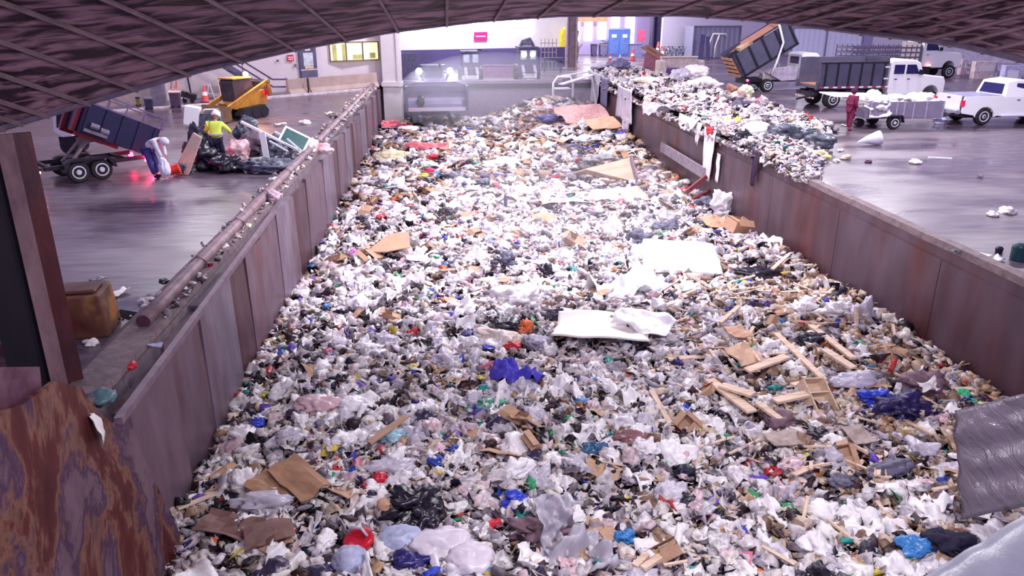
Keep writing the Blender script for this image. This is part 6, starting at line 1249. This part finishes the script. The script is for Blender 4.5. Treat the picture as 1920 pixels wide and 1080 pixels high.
hl(952, 620, .5, .36, .26, M_bb, 'black torn bag with orange and blue pieces spilling at its side', 17, -.2); hl(985, 622, .2, .2, .22, film('orange_film', (1, .2, .1)), 'bright orange crumpled film beside the black torn bag', 18, amp=.6); hl(966, 612, .1, .1, .14, film('blue_film', (0, 0, 1)), 'small blue piece on the black torn bag', 19, cat='packaging', name='packaging'); hl(962, 655, .2, .15, .1, M_redl, 'red and white packet below the black torn bag', 20, cat='packaging', name='packaging')
hs(972, 695, 1.05, .62, mat('blue_tarp', srgb(76, 66, 190), .5, var=.15), 'crumpled violet blue tarp in the centre of the pit', 21, -.55, (.1, .1), .28, 1.6, 'tarp', 'blue_tarp', .3)
hl(1010, 650, .36, .3, .18, mat('grey_bag_mid', srgb(150, 144, 166), .5), 'plain grey bag right of the violet blue tarp', 22); hs(1042, 592, .42, .36, mat('slate_panel', srgb(64, 60, 84), .5), 'small slate square piece left of the cream foam sheet', 23, .1, (.9, 0), .05, 1, 'panel', 'panel', .2)
# cardboard pieces
def cardbox(px, py, w_, d_, h_, m_, lab, rot=0, tilt=(0, 0), dz=.1, name='cardboard_box', cat='box'):
    o = bpy.data.objects.new(name, carton_mesh(name, rng.randrange(9), m_)); COL.objects.link(o); o.location = atp(px, py, dz); o.scale = (w_, d_/.7, h_/.28); o.rotation_euler = (tilt[0], tilt[1], rot); return tag(o, lab, cat)
M_card2 = mat('cardboard_light', srgb(206, 162, 134), .75, var=.08)
m = MB(); m.add([(-.55, -.25, 0), (.05, -.35, .02), (.15, .3, .35), (-.2, .2, .1), (.05, -.35, .02), (.75, -.3, .12), (.7, .25, .4), (.15, .3, .35)], [(0, 1, 2, 3), (4, 5, 6, 7)]); o = m.build('cardboard_sheet', M_card2, loc=atp(722, 468, .2)); md = o.modifiers.new('s', 'SOLIDIFY'); md.thickness = .03; o.scale = (1.1, 1.1, 1.2); tag(o, 'folded light brown cardboard box at the left of the pit, below the wall', 'cardboard')
hs(782, 482, .7, .45, M_wb, 'white flat panel right of the folded light brown cardboard', 31, .1, (.1, .1), .08, 1, 'panel', 'panel', .25)
hl(665, 482, .22, .18, .15, mat('magenta_bag', srgb(206, 110, 190), .4), 'pinkish magenta bag near the left pit wall', 32)
hs(1022, 408, .95, .8, M_card2, 'salmon cardboard piece in the white middle of the pit', 33, .4, (.15, 0), .12, 1, 'cardboard', 'cardboard_sheet', .25, .02, False, 6, False)
hs(1345, 415, 1.1, .9, M_card2, 'pinkish cardboard sheet against the right wall above the mattress', 34, .3, (.2, .1), .1, 1, 'cardboard', 'cardboard_sheet', .35, .02, False, 6, False); cardbox(1378, 432, .7, .5, .35, M_card2, 'light cardboard box at the right wall above the mattress', .4, (.2, .2), .2)
hl(1355, 385, .5, .35, .55, M_wf, 'white bag standing against the right wall above the mattress', 36, dz=.2); hl(1325, 385, .4, .35, .25, mat('slate_bag', srgb(96, 92, 116), .5), 'slate bag left of the white standing bag', 37)
hl(1252, 432, .6, .4, .26, mat('slate_bag', (1, 1, 1)), 'dark slate cloth just above the mattress', 38, amp=.5); hl(1197, 450, .42, .32, .28, mat('slate_bag', (1, 1, 1)), 'dark slate scrap at the left corner of the mattress', 39, amp=.5)
hl(945, 498, .38, .25, .25, mat('slate_bag', (1, 1, 1)), 'dark slate bag in the white middle of the pit', 40, amp=.5); hl(1024, 515, .2, .2, .25, M_bb, 'small black piece in the white middle of the pit', 41)
# big tan board
m = MB(); P = [atp(1060, 330, .15), atp(1195, 342, .2), atp(1180, 298, .95), atp(1100, 318, .5)]; q = [v+Vector((0, .05, .05)) for v in P]; m.add(P+q, [(0,1,2,3),(7,6,5,4),(0,4,5,1),(1,5,6,2),(2,6,7,3),(3,7,4,0)]); tag(m.build('tan_board', mat('tan_panel_big', srgb(206, 178, 152), .7, c2=srgb(180, 150, 128), scale=2, streak=(.4, 3, 3))), 'large curved tan board slanting in the upper right of the pit', 'board')
board(atp(1182, 298, 1.0), atp(1194, 340, .3), .5, .06, mat('mauve_board', (1, 1, 1)), 'dark bent edge board right of the large tan board', up=Vector((1, 0, 0)))
hs(1110, 365, 4.4, 2.2, mat('tan_film', srgb(206, 180, 160), .7, var=.1), 'wide tan sheet spread below the large tan board', 44, .0, (.02, 0), .15, 1.2, 'sheet', 'tan_sheet', .25)
# red beams by the wall
board(atp(1285, 362, .3), atx(1325, 330, XR-.3), .18, .16, mat('red_wood', srgb(120, 50, 56), .6, var=.2), 'dark red beam leaning on the right pit wall'); board(atp(1300, 372, .3), atp(1345, 350, .5), .15, .1, mat('red_wood', (1, 1, 1)), 'second shorter dark red beam by the right pit wall')
board(atx(1240, 275, XR-.25), atx(1320, 325, XR-.3), .45, .1, mat('grey_lav_board', srgb(140, 128, 142), .6), 'long grey board lying along the foot of the right pit wall', up=Vector((1, 0, 0)))
# far middle pieces
for (px, py, w_, h_, m_, lab, rt) in ((1095, 214, 3.4, 2.2, mat('salmon_card', srgb(206, 160, 156), .7), 'salmon cardboard sheet before the far right end of the pit', .3), (1062, 215, 1.2, .5, mat('cream_card', srgb(236, 200, 170), .6), 'cream and red packet beside the salmon cardboard sheet', 0), (1130, 235, 2.0, 1.2, M_card2, 'tan cardboard heap below the salmon sheet', .4)):
    hs(px, py, w_, h_, m_, lab, rng.randrange(90), rt, (.35, 0), .15, 1, 'cardboard', 'cardboard_sheet', .5, .04, False, 6, False)
hl(1020, 175, 1.6, .9, .5, mat('olive_grey_roll', srgb(150, 142, 140), .7), 'grey rolled carpet lying at the far right end of the pit', 51, .15, cat='carpet', name='carpet_roll'); hl(1062, 165, 1.3, .6, .5, mat('olive_grey_roll', (1, 1, 1)), 'second grey carpet lump beside the rolled carpet', 52, cat='carpet', name='carpet_roll')
p = atp(1003, 166, .6); m = MB(); m.box((0, 0, 0), (1.5, .5, .6), rot=(0, -.1, 0)); tag(m.build('white_carton', M_wb, loc=p, bevel=.04), 'white boxy carton behind the grey rolled carpet', 'box')
p = atp(1060, 205, .3); t = empty('white_chair', p, R(10), 'white framed chair lying before the far right end of the pit', 'chair'); m = MB(); m.tube([(-.9, 0, 0), (-.9, 0, 1.0), (-.6, 0, 1.4), (.3, 0, 1.4), (.5, 0, .9), (.5, 0, 0)], .08, 7); m.build('frame', M_wb, t, True); m = MB(); m.box((.1, .1, 1.0), (.7, .08, .5)); m.build('backrest', M_sofap, t); m = MB(); m.box((-.2, .3, .6), (1.1, .7, .08)); m.build('seat', M_wb, t)
p = atp(920, 165, .5); hs(920, 178, 3.2, 1.6, mat('haze_tan', srgb(200, 180, 186), .7), 'tan cardboard heap at the middle of the far pit end', 57, 0, (.6, 0), .3, 1, 'cardboard', 'cardboard_sheet', .6, .05, False, 6, False)
hl(1045, 228, 1.6, .8, .4, mat('navy_tarp', srgb(80, 68, 130), .5), 'dark purple tarp right of the far dust cloud', 61, cat='tarp', name='dark_tarp'); hs(1032, 250, .8, .7, M_wb, 'white square panel below the dark purple tarp', 62, .6, (.3, .1), .04, 1, 'panel', 'panel', .5)
hs(1010, 262, 1.4, .4, mat('pale_yellow_strip', srgb(230, 220, 170), .6), 'pale yellow strip left of the white square panel', 63, .5, (.1, 0), .1, 1, 'strip', 'yellow_strip', .4); hl(1068, 275, .9, .45, .22, mat('slate_bag', (1, 1, 1)), 'dark slate cushion in the upper right of the pit', 64, cat='cushion', name='cushion'); hl(1095, 262, .6, .35, .25, M_wf, 'white twisted bag near the dark slate cushion', 65)
hl(1130, 300, 1.0, .35, .2, mat('grey_green_cloth', srgb(150, 150, 156), .6), 'grey green cloth above the large tan board', 66, .3, cat='cloth', name='cloth')
hl(735, 245, .9, .5, .5, mat('navy_tarp', (1, 1, 1)), 'dark purple bag beside the left pit wall, far end', 71); hl(765, 247, .75, .4, .3, mat('cream_bag', (1, 1, 1)), 'cream bag right of the dark purple bag at the left wall', 72); hs(733, 232, 1.3, .7, mat('coral_sheet', srgb(206, 110, 120), .6), 'coral red sheet above the dark purple bag', 73, .2, (.5, 0), .2, 1.4, 'sheet', 'coral_sheet', .7)
hs(800, 275, 2.4, .9, mat('coral_sheet', (1, 1, 1)), 'long coral pink sheet across the upper left of the pit', 74, -.1, (.15, 0), .25, 1.5, 'sheet', 'coral_sheet', .3); hl(735, 300, .9, .6, .4, mat('cream_yellow_bag', srgb(220, 208, 176), .6), 'cream yellow bundle at the left wall below the coral sheet', 75, cat='bundle', name='bundle')
hl(805, 325, .25, .2, .16, mat('magenta_red', srgb(230, 40, 110), .5), 'bright magenta red scrap in the upper left of the pit', 76, cat='packaging', name='packaging'); hl(797, 334, .22, .18, .14, mat('rain_yellow', (1, 1, 1)), 'bright yellow scrap beside the magenta scrap', 77, cat='packaging', name='packaging'); hl(818, 333, .2, .18, .15, film('skyblue_film', srgb(60, 130, 200)), 'bright sky blue scrap beside the yellow scrap', 78, cat='packaging', name='packaging'); hl(812, 298, .3, .2, .14, M_redl, 'red scrap below the long coral pink sheet', 79, cat='packaging', name='packaging')
hl(855, 335, .55, .3, .2, mat('slate_bag', (1, 1, 1)), 'slate pillow shape in the upper middle of the pit', 80); hl(928, 335, .9, .25, .15, mat('navy_tarp', (1, 1, 1)), 'long dark strip in the upper middle of the pit', 81, cat='cloth', name='cloth'); hl(905, 345, .35, .25, .15, mat('slate_bag', (1, 1, 1)), 'small slate pillow right of the slate pillow shape', 82); hl(930, 352, .2, .2, .15, mat('coral_sheet', (1, 1, 1)), 'coral scrap below the long dark strip', 83, cat='packaging', name='packaging')
hl(942, 312, 1.1, .7, .35, M_wf, 'large white film heap in the upper middle of the pit', 84); hl(985, 365, .7, .6, .3, M_wf, 'round white film heap below the large film heap', 85); hl(948, 383, .08, .08, .3, mat('slate_bag', (1, 1, 1)), 'small upright slate bottle in the white middle of the pit', 86, cat='bottle', name='bottle', amp=.1, dz=.2)
# right middle
hl(1422, 520, .72, .32, .2, M_bb, 'long black bag lying right of the mattress', 91, -.1); hl(1520, 645, .36, .24, .2, M_bb, 'round black bag among the planks', 92); hl(1565, 590, .42, .3, .3, M_wf, 'bright white crumpled sheet near the right wall', 93, amp=.6); hl(1505, 585, .35, .25, .25, M_wf, 'white crumpled paper left of the bright white sheet', 94, amp=.6)
hl(1620, 600, .32, .25, .4, M_gf, 'pale bag standing against the right wall by the white sheet', 95, amp=.5); board(atp(1605, 575, .5), atp(1606, 610, .1), .12, .05, mat('pale_wood', (1, 1, 1)), 'pale notched board standing near the right wall', up=Vector((1, 0, 0)))
M_pw = MATS['pale_wood']
for (a, b, w_, lab) in (((1330, 712), (1410, 772), .22, 'long pale beam left of the box frame'), ((1352, 722), (1412, 740), .22, 'wide pale plank beside the long pale beam'), ((1420, 755), (1465, 788), .14, 'short pale board in front of the wide plank'), ((1452, 752), (1515, 738), .2, 'bright pale board pointing at the box frame'),
        ((1485, 722), (1518, 716), .12, 'short board above the bright pale board'), ((1520, 610), (1600, 672), .16, 'long white plank near the round black bag'), ((1455, 625), (1545, 712), .14, 'long pale strip left of the round black bag'), ((1395, 640), (1425, 678), .05, 'thin brown stick leaning on the square plywood'),
        ((1400, 695), (1475, 668), .2, 'tan plank below the square plywood'), ((1448, 505), (1478, 478), .12, 'tan stick right of the long black bag'), ((1545, 655), (1600, 690), .2, 'white plank right of the round black bag'), ((1350, 605), (1385, 575), .1, 'short pale stick near the cream sheet'),
        ((1190, 1062), (1212, 1040), .1, 'short pale batten near the bottom of the pit'), ((1205, 1066), (1238, 1044), .1, 'second pale batten near the bottom of the pit'), ((1628, 850), (1600, 835), .04, 'thin stick beside the grey cardboard')):
    board(atp(*a, .28), atp(*b, .3), w_, .05, M_pw, lab, 'plank', 'plank')
t = empty('wooden_box', atp(1535, 748, .2), R(20), 'open pale wooden box frame among the planks', 'box'); t.rotation_euler = (R(35), R(5), R(12)); m = MB(); [m.box(c, d) for c, d in (((-.24, 0, 0), (.03, .8, .25)), ((.24, 0, 0), (.03, .8, .25)), ((0, .4, 0), (.48, .03, .25)), ((0, -.4, 0), (.48, .03, .25)), ((0, 0, -.1), (.48, .8, .02)), ((0, .1, 0), (.48, .03, .22)))]; m.build('frame', M_pw, t)
hs(1395, 665, .75, .6, mat('ply_square', srgb(206, 168, 140), .7, var=.1), 'square plywood piece lying tilted right of the cream sheet', 101, .5, (.35, .1), .05, 1, 'plywood', 'plywood', .3, .03, False, 5, False); hs(1385, 622, .6, .45, M_card2, 'orange tan cardboard above the square plywood', 102, .3, (.3, .1), .08, 1, 'cardboard', 'cardboard_sheet', .3, .02, False, 5, False)
hs(1610, 815, .5, .42, mat('grey_card', srgb(170, 152, 146), .7), 'grey brown cardboard square at the lower right of the pit', 103, .3, (.4, .1), .04, 1, 'cardboard', 'cardboard_sheet', .25, .02, False, 5, False); hs(1470, 822, .7, .4, mat('grey_card', (1, 1, 1)), 'brown grey flat cardboard below the short boards', 104, .2, (.1, .1), .05, 1, 'cardboard', 'cardboard_sheet', .2, .02, False, 5, False)
hl(1605, 722, .5, .25, .2, M_gf, 'pale grey elongated bag right of the box frame', 105); hl(1640, 755, .3, .25, .18, film('blue_film', (0, 0, 1)), 'bright blue crumpled bag at the lower right of the pit', 106, amp=.6); hl(1690, 775, .6, .4, .3, mat('darkblue_heap', srgb(36, 26, 80), .4), 'dark blue and black bag heap near the plastic curtain', 107, amp=.5); hl(1735, 730, .5, .35, .28, mat('brown_bag', srgb(120, 90, 104), .6), 'brown open bag at the right wall above the dark blue heap', 108); hs(1742, 722, .45, .22, M_pap, 'cream paper inside the brown open bag', 109, .3, (.3, 0), .1, 1, 'paper', 'paper_sheet', .5)
hl(1805, 748, .13, .1, .12, mat('bright_green', srgb(60, 200, 140), .4), 'bright green scrap by the plastic curtain', 110, cat='packaging', name='packaging'); hl(1670, 885, .5, .2, .14, mat('slate_bag', (1, 1, 1)), 'slate grey long bag left of the plastic curtain', 111, .3); hl(1580, 915, .25, .18, .14, mat('slate_bag', (1, 1, 1)), 'small round slate bag at the lower right of the pit', 112)
hl(1460, 800, .34, .3, .22, mat('brown_bag', (1, 1, 1)), 'brown torn bag below the short pale board', 113)
hl(1715, 1040, .3, .25, .2, film('skyblue_film', (1, 1, 1)), 'sky blue bag at the bottom right of the pit', 114); hl(1770, 1030, .4, .3, .2, M_navy, 'navy bag beside the sky blue bag', 115); hl(1172, 1018, .15, .12, .12, film('skyblue_film', (1, 1, 1)), 'small bright blue piece near the bottom centre', 116, cat='packaging', name='packaging')
# bottom left pieces
hs(560, 896, 1.05, .55, mat('brown_card', srgb(178, 136, 106), .7, c2=srgb(150, 112, 88), scale=2), 'long brown cardboard sheet at the lower left of the pit', 121, -.85, (.15, .1), .05, 1, 'cardboard', 'cardboard_sheet', .3, .03, False, 6, False); hs(510, 915, .8, .5, mat('brown_card', (1, 1, 1)), 'second brown cardboard under the long brown sheet', 122, -.6, (.1, .2), .06, 1, 'cardboard', 'cardboard_sheet', .2, .02, False, 6, False); hs(430, 985, .9, .5, mat('brown_dark_card', srgb(120, 88, 84), .7), 'dark brown cardboard beside the foot of the left wall', 123, -.3, (.1, .1), .1, 1, 'cardboard', 'cardboard_sheet', .2, .02, False, 6, False); hs(505, 1000, .7, .45, mat('brown_dark_card', (1, 1, 1)), 'dark brown board right of the other dark cardboard', 124, .3, (.2, .0), .1, 1, 'cardboard', 'cardboard_sheet', .25, .02, False, 6, False)
board(atp(692, 830, .3), atp(762, 780, .45), .14, .03, M_cb, 'brown cardboard strip above the teal bag'); hl(735, 826, .24, .18, .14, film('teal_grey', srgb(150, 190, 206)), 'pale teal bag below the brown strip', 125); hl(660, 768, .3, .25, .2, M_wf, 'round white bag at the left of the pit', 126, amp=.15); hl(598, 770, .45, .25, .24, film('pink_film', (1, 1, 1)), 'large pale pink bag left of the round white bag', 127)
hl(455, 825, .22, .18, .18, M_wf, 'white bag with blue tie near the foot of the left wall', 128); hl(485, 800, .14, .12, .1, film('blue_film', (0, 0, 1)), 'deep blue piece near the foot of the left wall', 129, cat='packaging', name='packaging'); hl(545, 825, .24, .2, .16, M_gf, 'grey netted bag near the foot of the left wall', 130); hl(455, 915, .22, .2, .26, M_wf, 'white bag below the netted bag near the left wall', 131); hl(500, 955, .5, .22, .18, M_gf, 'elongated grey bag under the brown cardboard', 132)
# red scoop
t = empty('red_scoop', atp(672, 1012, .22), R(-20), 'red plastic scoop shell with grey handle at the bottom left of the pit', 'toy'); t.rotation_euler = (R(25), R(-15), R(-30))
v = v4.copy(); v = v[:, :]*np.array([.26, .2, .14]); m = bpy.data.meshes.new('shell'); m.from_pydata([tuple(a) if a[2] < .05 else (a[0]*.7, a[1]*.7, .05-.3*(a[2]-.05)) for a in v], [], [tuple(int(q) for q in f) for f in f4]); m.materials.append(mat('scoop_red', srgb(206, 24, 50), .3)); o = bpy.data.objects.new('shell', m); COL.objects.link(o); o.parent = t
for q in m.polygons: q.use_smooth = True
m = MB(); m.tube([(-.16, .05, .05), (-.1, .1, .16), (.1, .1, .16), (.18, .04, .05)], .022, 8); m.build('handle', M_gf, t, True)
hl(712, 908, .13, .11, .14, M_redl, 'red netted piece at the lower left of the pit', 141, cat='packaging', name='packaging', amp=.15); hl(780, 955, .42, .3, .22, M_bb, 'black and white tangled cloth in the lower left of the pit', 142, amp=.7, cat='cloth', name='cloth'); hl(800, 990, .25, .3, .18, M_bb, 'black cloth tail below the tangled cloth', 143, amp=.6, cat='cloth', name='cloth'); hl(722, 958, .12, .2, .1, M_card2, 'salmon tube left of the tangled black cloth', 144, .4, cat='tube', name='tube', amp=.05)
hl(750, 1020, .36, .25, .2, mat('lilac_bag', srgb(176, 180, 212), .4), 'lilac bag right of the red scoop', 145, amp=.15); hl(830, 1035, .5, .35, .22, film('white_pinkish', srgb(226, 214, 228)), 'large pale bag at the bottom centre left', 146, amp=.2); hl(880, 1060, .35, .3, .2, film('white_pinkish', (1, 1, 1)), 'pale bag at the bottom edge right of the large pale bag', 147, amp=.2); hl(655, 1062, .25, .25, .2, mat('lilac_bag', (1, 1, 1)), 'lilac bag at the bottom edge below the red scoop', 148, amp=.15); hl(610, 1025, .2, .18, .16, M_wf, 'white bag left of the red scoop', 149); hl(770, 1065, .3, .2, .14, film('navy_film', (0, 0, 1)), 'navy crumpled bag at the bottom edge', 150)
hl(730, 885, .5, .2, .16, M_gf, 'clear grey film above the red netted piece', 151); hl(972, 950, .22, .16, .12, film('blue_film', (0, 0, 1)), 'blue crumpled net bag in the lower middle', 152, amp=.7); hs(1045, 985, .55, .9, film('clear_film_grey', (1, 1, 1)), 'tall translucent film in the lower middle of the pit', 153, .2, (.9, 0), .3, 1.6, 'plastic film', 'plastic_film', .4); hs(1085, 1040, .9, .7, film('clear_film_grey', (1, 1, 1)), 'wide translucent film at the bottom middle', 154, .3, (.3, 0), .35, 1.5, 'plastic film', 'plastic_film', .3); hl(1020, 1010, .5, .3, .16, mat('brown_bag', (1, 1, 1)), 'dark brown net bag at the bottom middle', 155, amp=.6)
hl(1175, 832, .35, .15, .14, mat('maroon_bag', srgb(130, 86, 92), .5), 'maroon brown long bag in the lower right middle', 156, .2); hl(1110, 850, .22, .14, .14, film('teal_dark', srgb(50, 90, 130)), 'dark teal crumpled bag left of the maroon bag', 157, amp=.6); hl(915, 765, .3, .2, .1, mat('green_wire', srgb(90, 160, 130), .5), 'green tangled wire in the centre left', 158, amp=.8, cat='wire', name='wire')
# ------------------------------------------------------------------ plastic at the right edge
def near_film():
    m = bpy.data.materials.new('stretch_film'); m.use_nodes = True; nt = m.node_tree; N = nt.nodes; L = nt.links; b = N['Principled BSDF']; tc = N.new('ShaderNodeTexCoord'); mp = N.new('ShaderNodeMapping'); mp.inputs['Scale'].default_value = (1, 1.2, 5); mp.inputs['Rotation'].default_value = (.3, 0, 0); L.new(tc.outputs['Object'], mp.inputs[0])
    n = N.new('ShaderNodeTexNoise'); n.inputs['Scale'].default_value = 1.1; n.inputs['Detail'].default_value = 5; n.inputs['Distortion'].default_value = .8; L.new(mp.outputs[0], n.inputs['Vector']); bp = N.new('ShaderNodeBump'); bp.inputs['Strength'].default_value = .9; bp.inputs['Distance'].default_value = .08; L.new(n.outputs['Fac'], bp.inputs['Height']); L.new(bp.outputs[0], b.inputs['Normal'])
    b.inputs['Base Color'].default_value = (*srgb(112, 100, 120), 1); b.inputs['Roughness'].default_value = .12; b.inputs['Alpha'].default_value = .88; return m
M_sf = near_film()
def film_sheet(pix, x, m_, lab, name='plastic_curtain', bulge=.08):
    P = [atx(px, py, xx) for (px, py), xx in zip(pix, x)]; n = 24; g = []
    for j in range(n):
        for i in range(n):
            u, v = i/(n-1), j/(n-1); q = P[0]*(1-u)*(1-v)+P[1]*u*(1-v)+P[2]*u*v+P[3]*(1-u)*v; q.x += bulge*noise.noise((u*3, v*6, x[0])); q.z += .03*noise.noise((u*5, 3, x[0])); g.append(q)
    m = MB(); N_ = n*n; m.add(g+[q+Vector((.02, 0, 0)) for q in g], [])
    for j in range(n-1):
        for i in range(n-1): s = j*n+i; m.f += [(s, s+1, s+n+1, s+n), (s+N_, s+n+N_, s+n+1+N_, s+1+N_)]; m.mi += [0, 0]
    bd = [i for i in range(n)] + [j*n+n-1 for j in range(1, n)] + [n*n-1-i for i in range(1, n)] + [j*n for j in range(n-2, 0, -1)]
    for k in range(len(bd)): a, b = bd[k], bd[(k+1) % len(bd)]; m.f.append((a, a+N_, b+N_, b)); m.mi.append(0)
    return tag(m.build(name, m_, None, True), lab, 'plastic sheet')
film_sheet([(1790, 770), (2010, 715), (2010, 930), (1800, 975)], [7.2, 7.2, 6.6, 6.6], M_sf, 'dark glossy stretch film curtain at the right edge of the view')
m = MB(); q = [atd(px, py, d) for px, py, d in ((1660, 1130, 8.2), (1760, 1065, 8.1), (1850, 1010, 8.0), (1990, 925, 7.8))]
n, k = 30, 10; g = []
for j in range(k):
    a = j/(k-1)*math.pi*.75
    for i in range(n):
        f = i/(n-1)*3; ii = min(int(f), 2); c = q[ii].lerp(q[ii+1], f-ii); c = c+Vector((.0, -.9*math.sin(a)*.3, -.9*(1-math.cos(a))+.03*noise.noise((i*.3, j*.6, 4)))); c.y -= .4*(1-math.cos(a)); g.append(c)
m.add(g, [(j*n+i, j*n+i+1, (j+1)*n+i+1, (j+1)*n+i) for j in range(k-1) for i in range(n-1)]); o = m.build('plastic_cover', film('near_cover', srgb(140, 138, 156), .3), None, True); md = o.modifiers.new('s', 'SOLIDIFY'); md.thickness = .02; tag(o, 'pale grey plastic cover bulging in at the bottom right corner', 'plastic sheet')
# ------------------------------------------------------------------ dust over the far end of the pit
def dust(name, c, d, dens, lab):
    m = MB(); v = v3*np.array(d)/2; o = bpy.data.objects.new(name, np_mesh(name, v, f3, None) if False else bpy.data.meshes.new(name)); o.data.from_pydata([tuple(a) for a in v], [], [tuple(int(q) for q in f) for f in f3]); COL.objects.link(o); o.location = c
    mt = bpy.data.materials.new(name); mt.use_nodes = True; nt = mt.node_tree; N = nt.nodes; N.remove(N['Principled BSDF']); pv = N.new('ShaderNodeVolumePrincipled'); pv.inputs['Color'].default_value = (.93, .9, 1, 1); pv.inputs['Density'].default_value = dens; pv.inputs['Anisotropy'].default_value = .1
    nt.links.new(pv.outputs[0], N['Material Output'].inputs['Volume']); o.data.materials.append(mt); return tag(o, lab, 'dust', kind='stuff')
dust('dust_cloud', (3.2, 50.5, -.2), (13, 11, 5.4), .042, 'pale dust hanging over the far end of the pit')
dust('dust_cloud', (4.0, 26, -1.2), (9, 12, 3.0), .02, 'thin pale steam over the white middle of the pit')
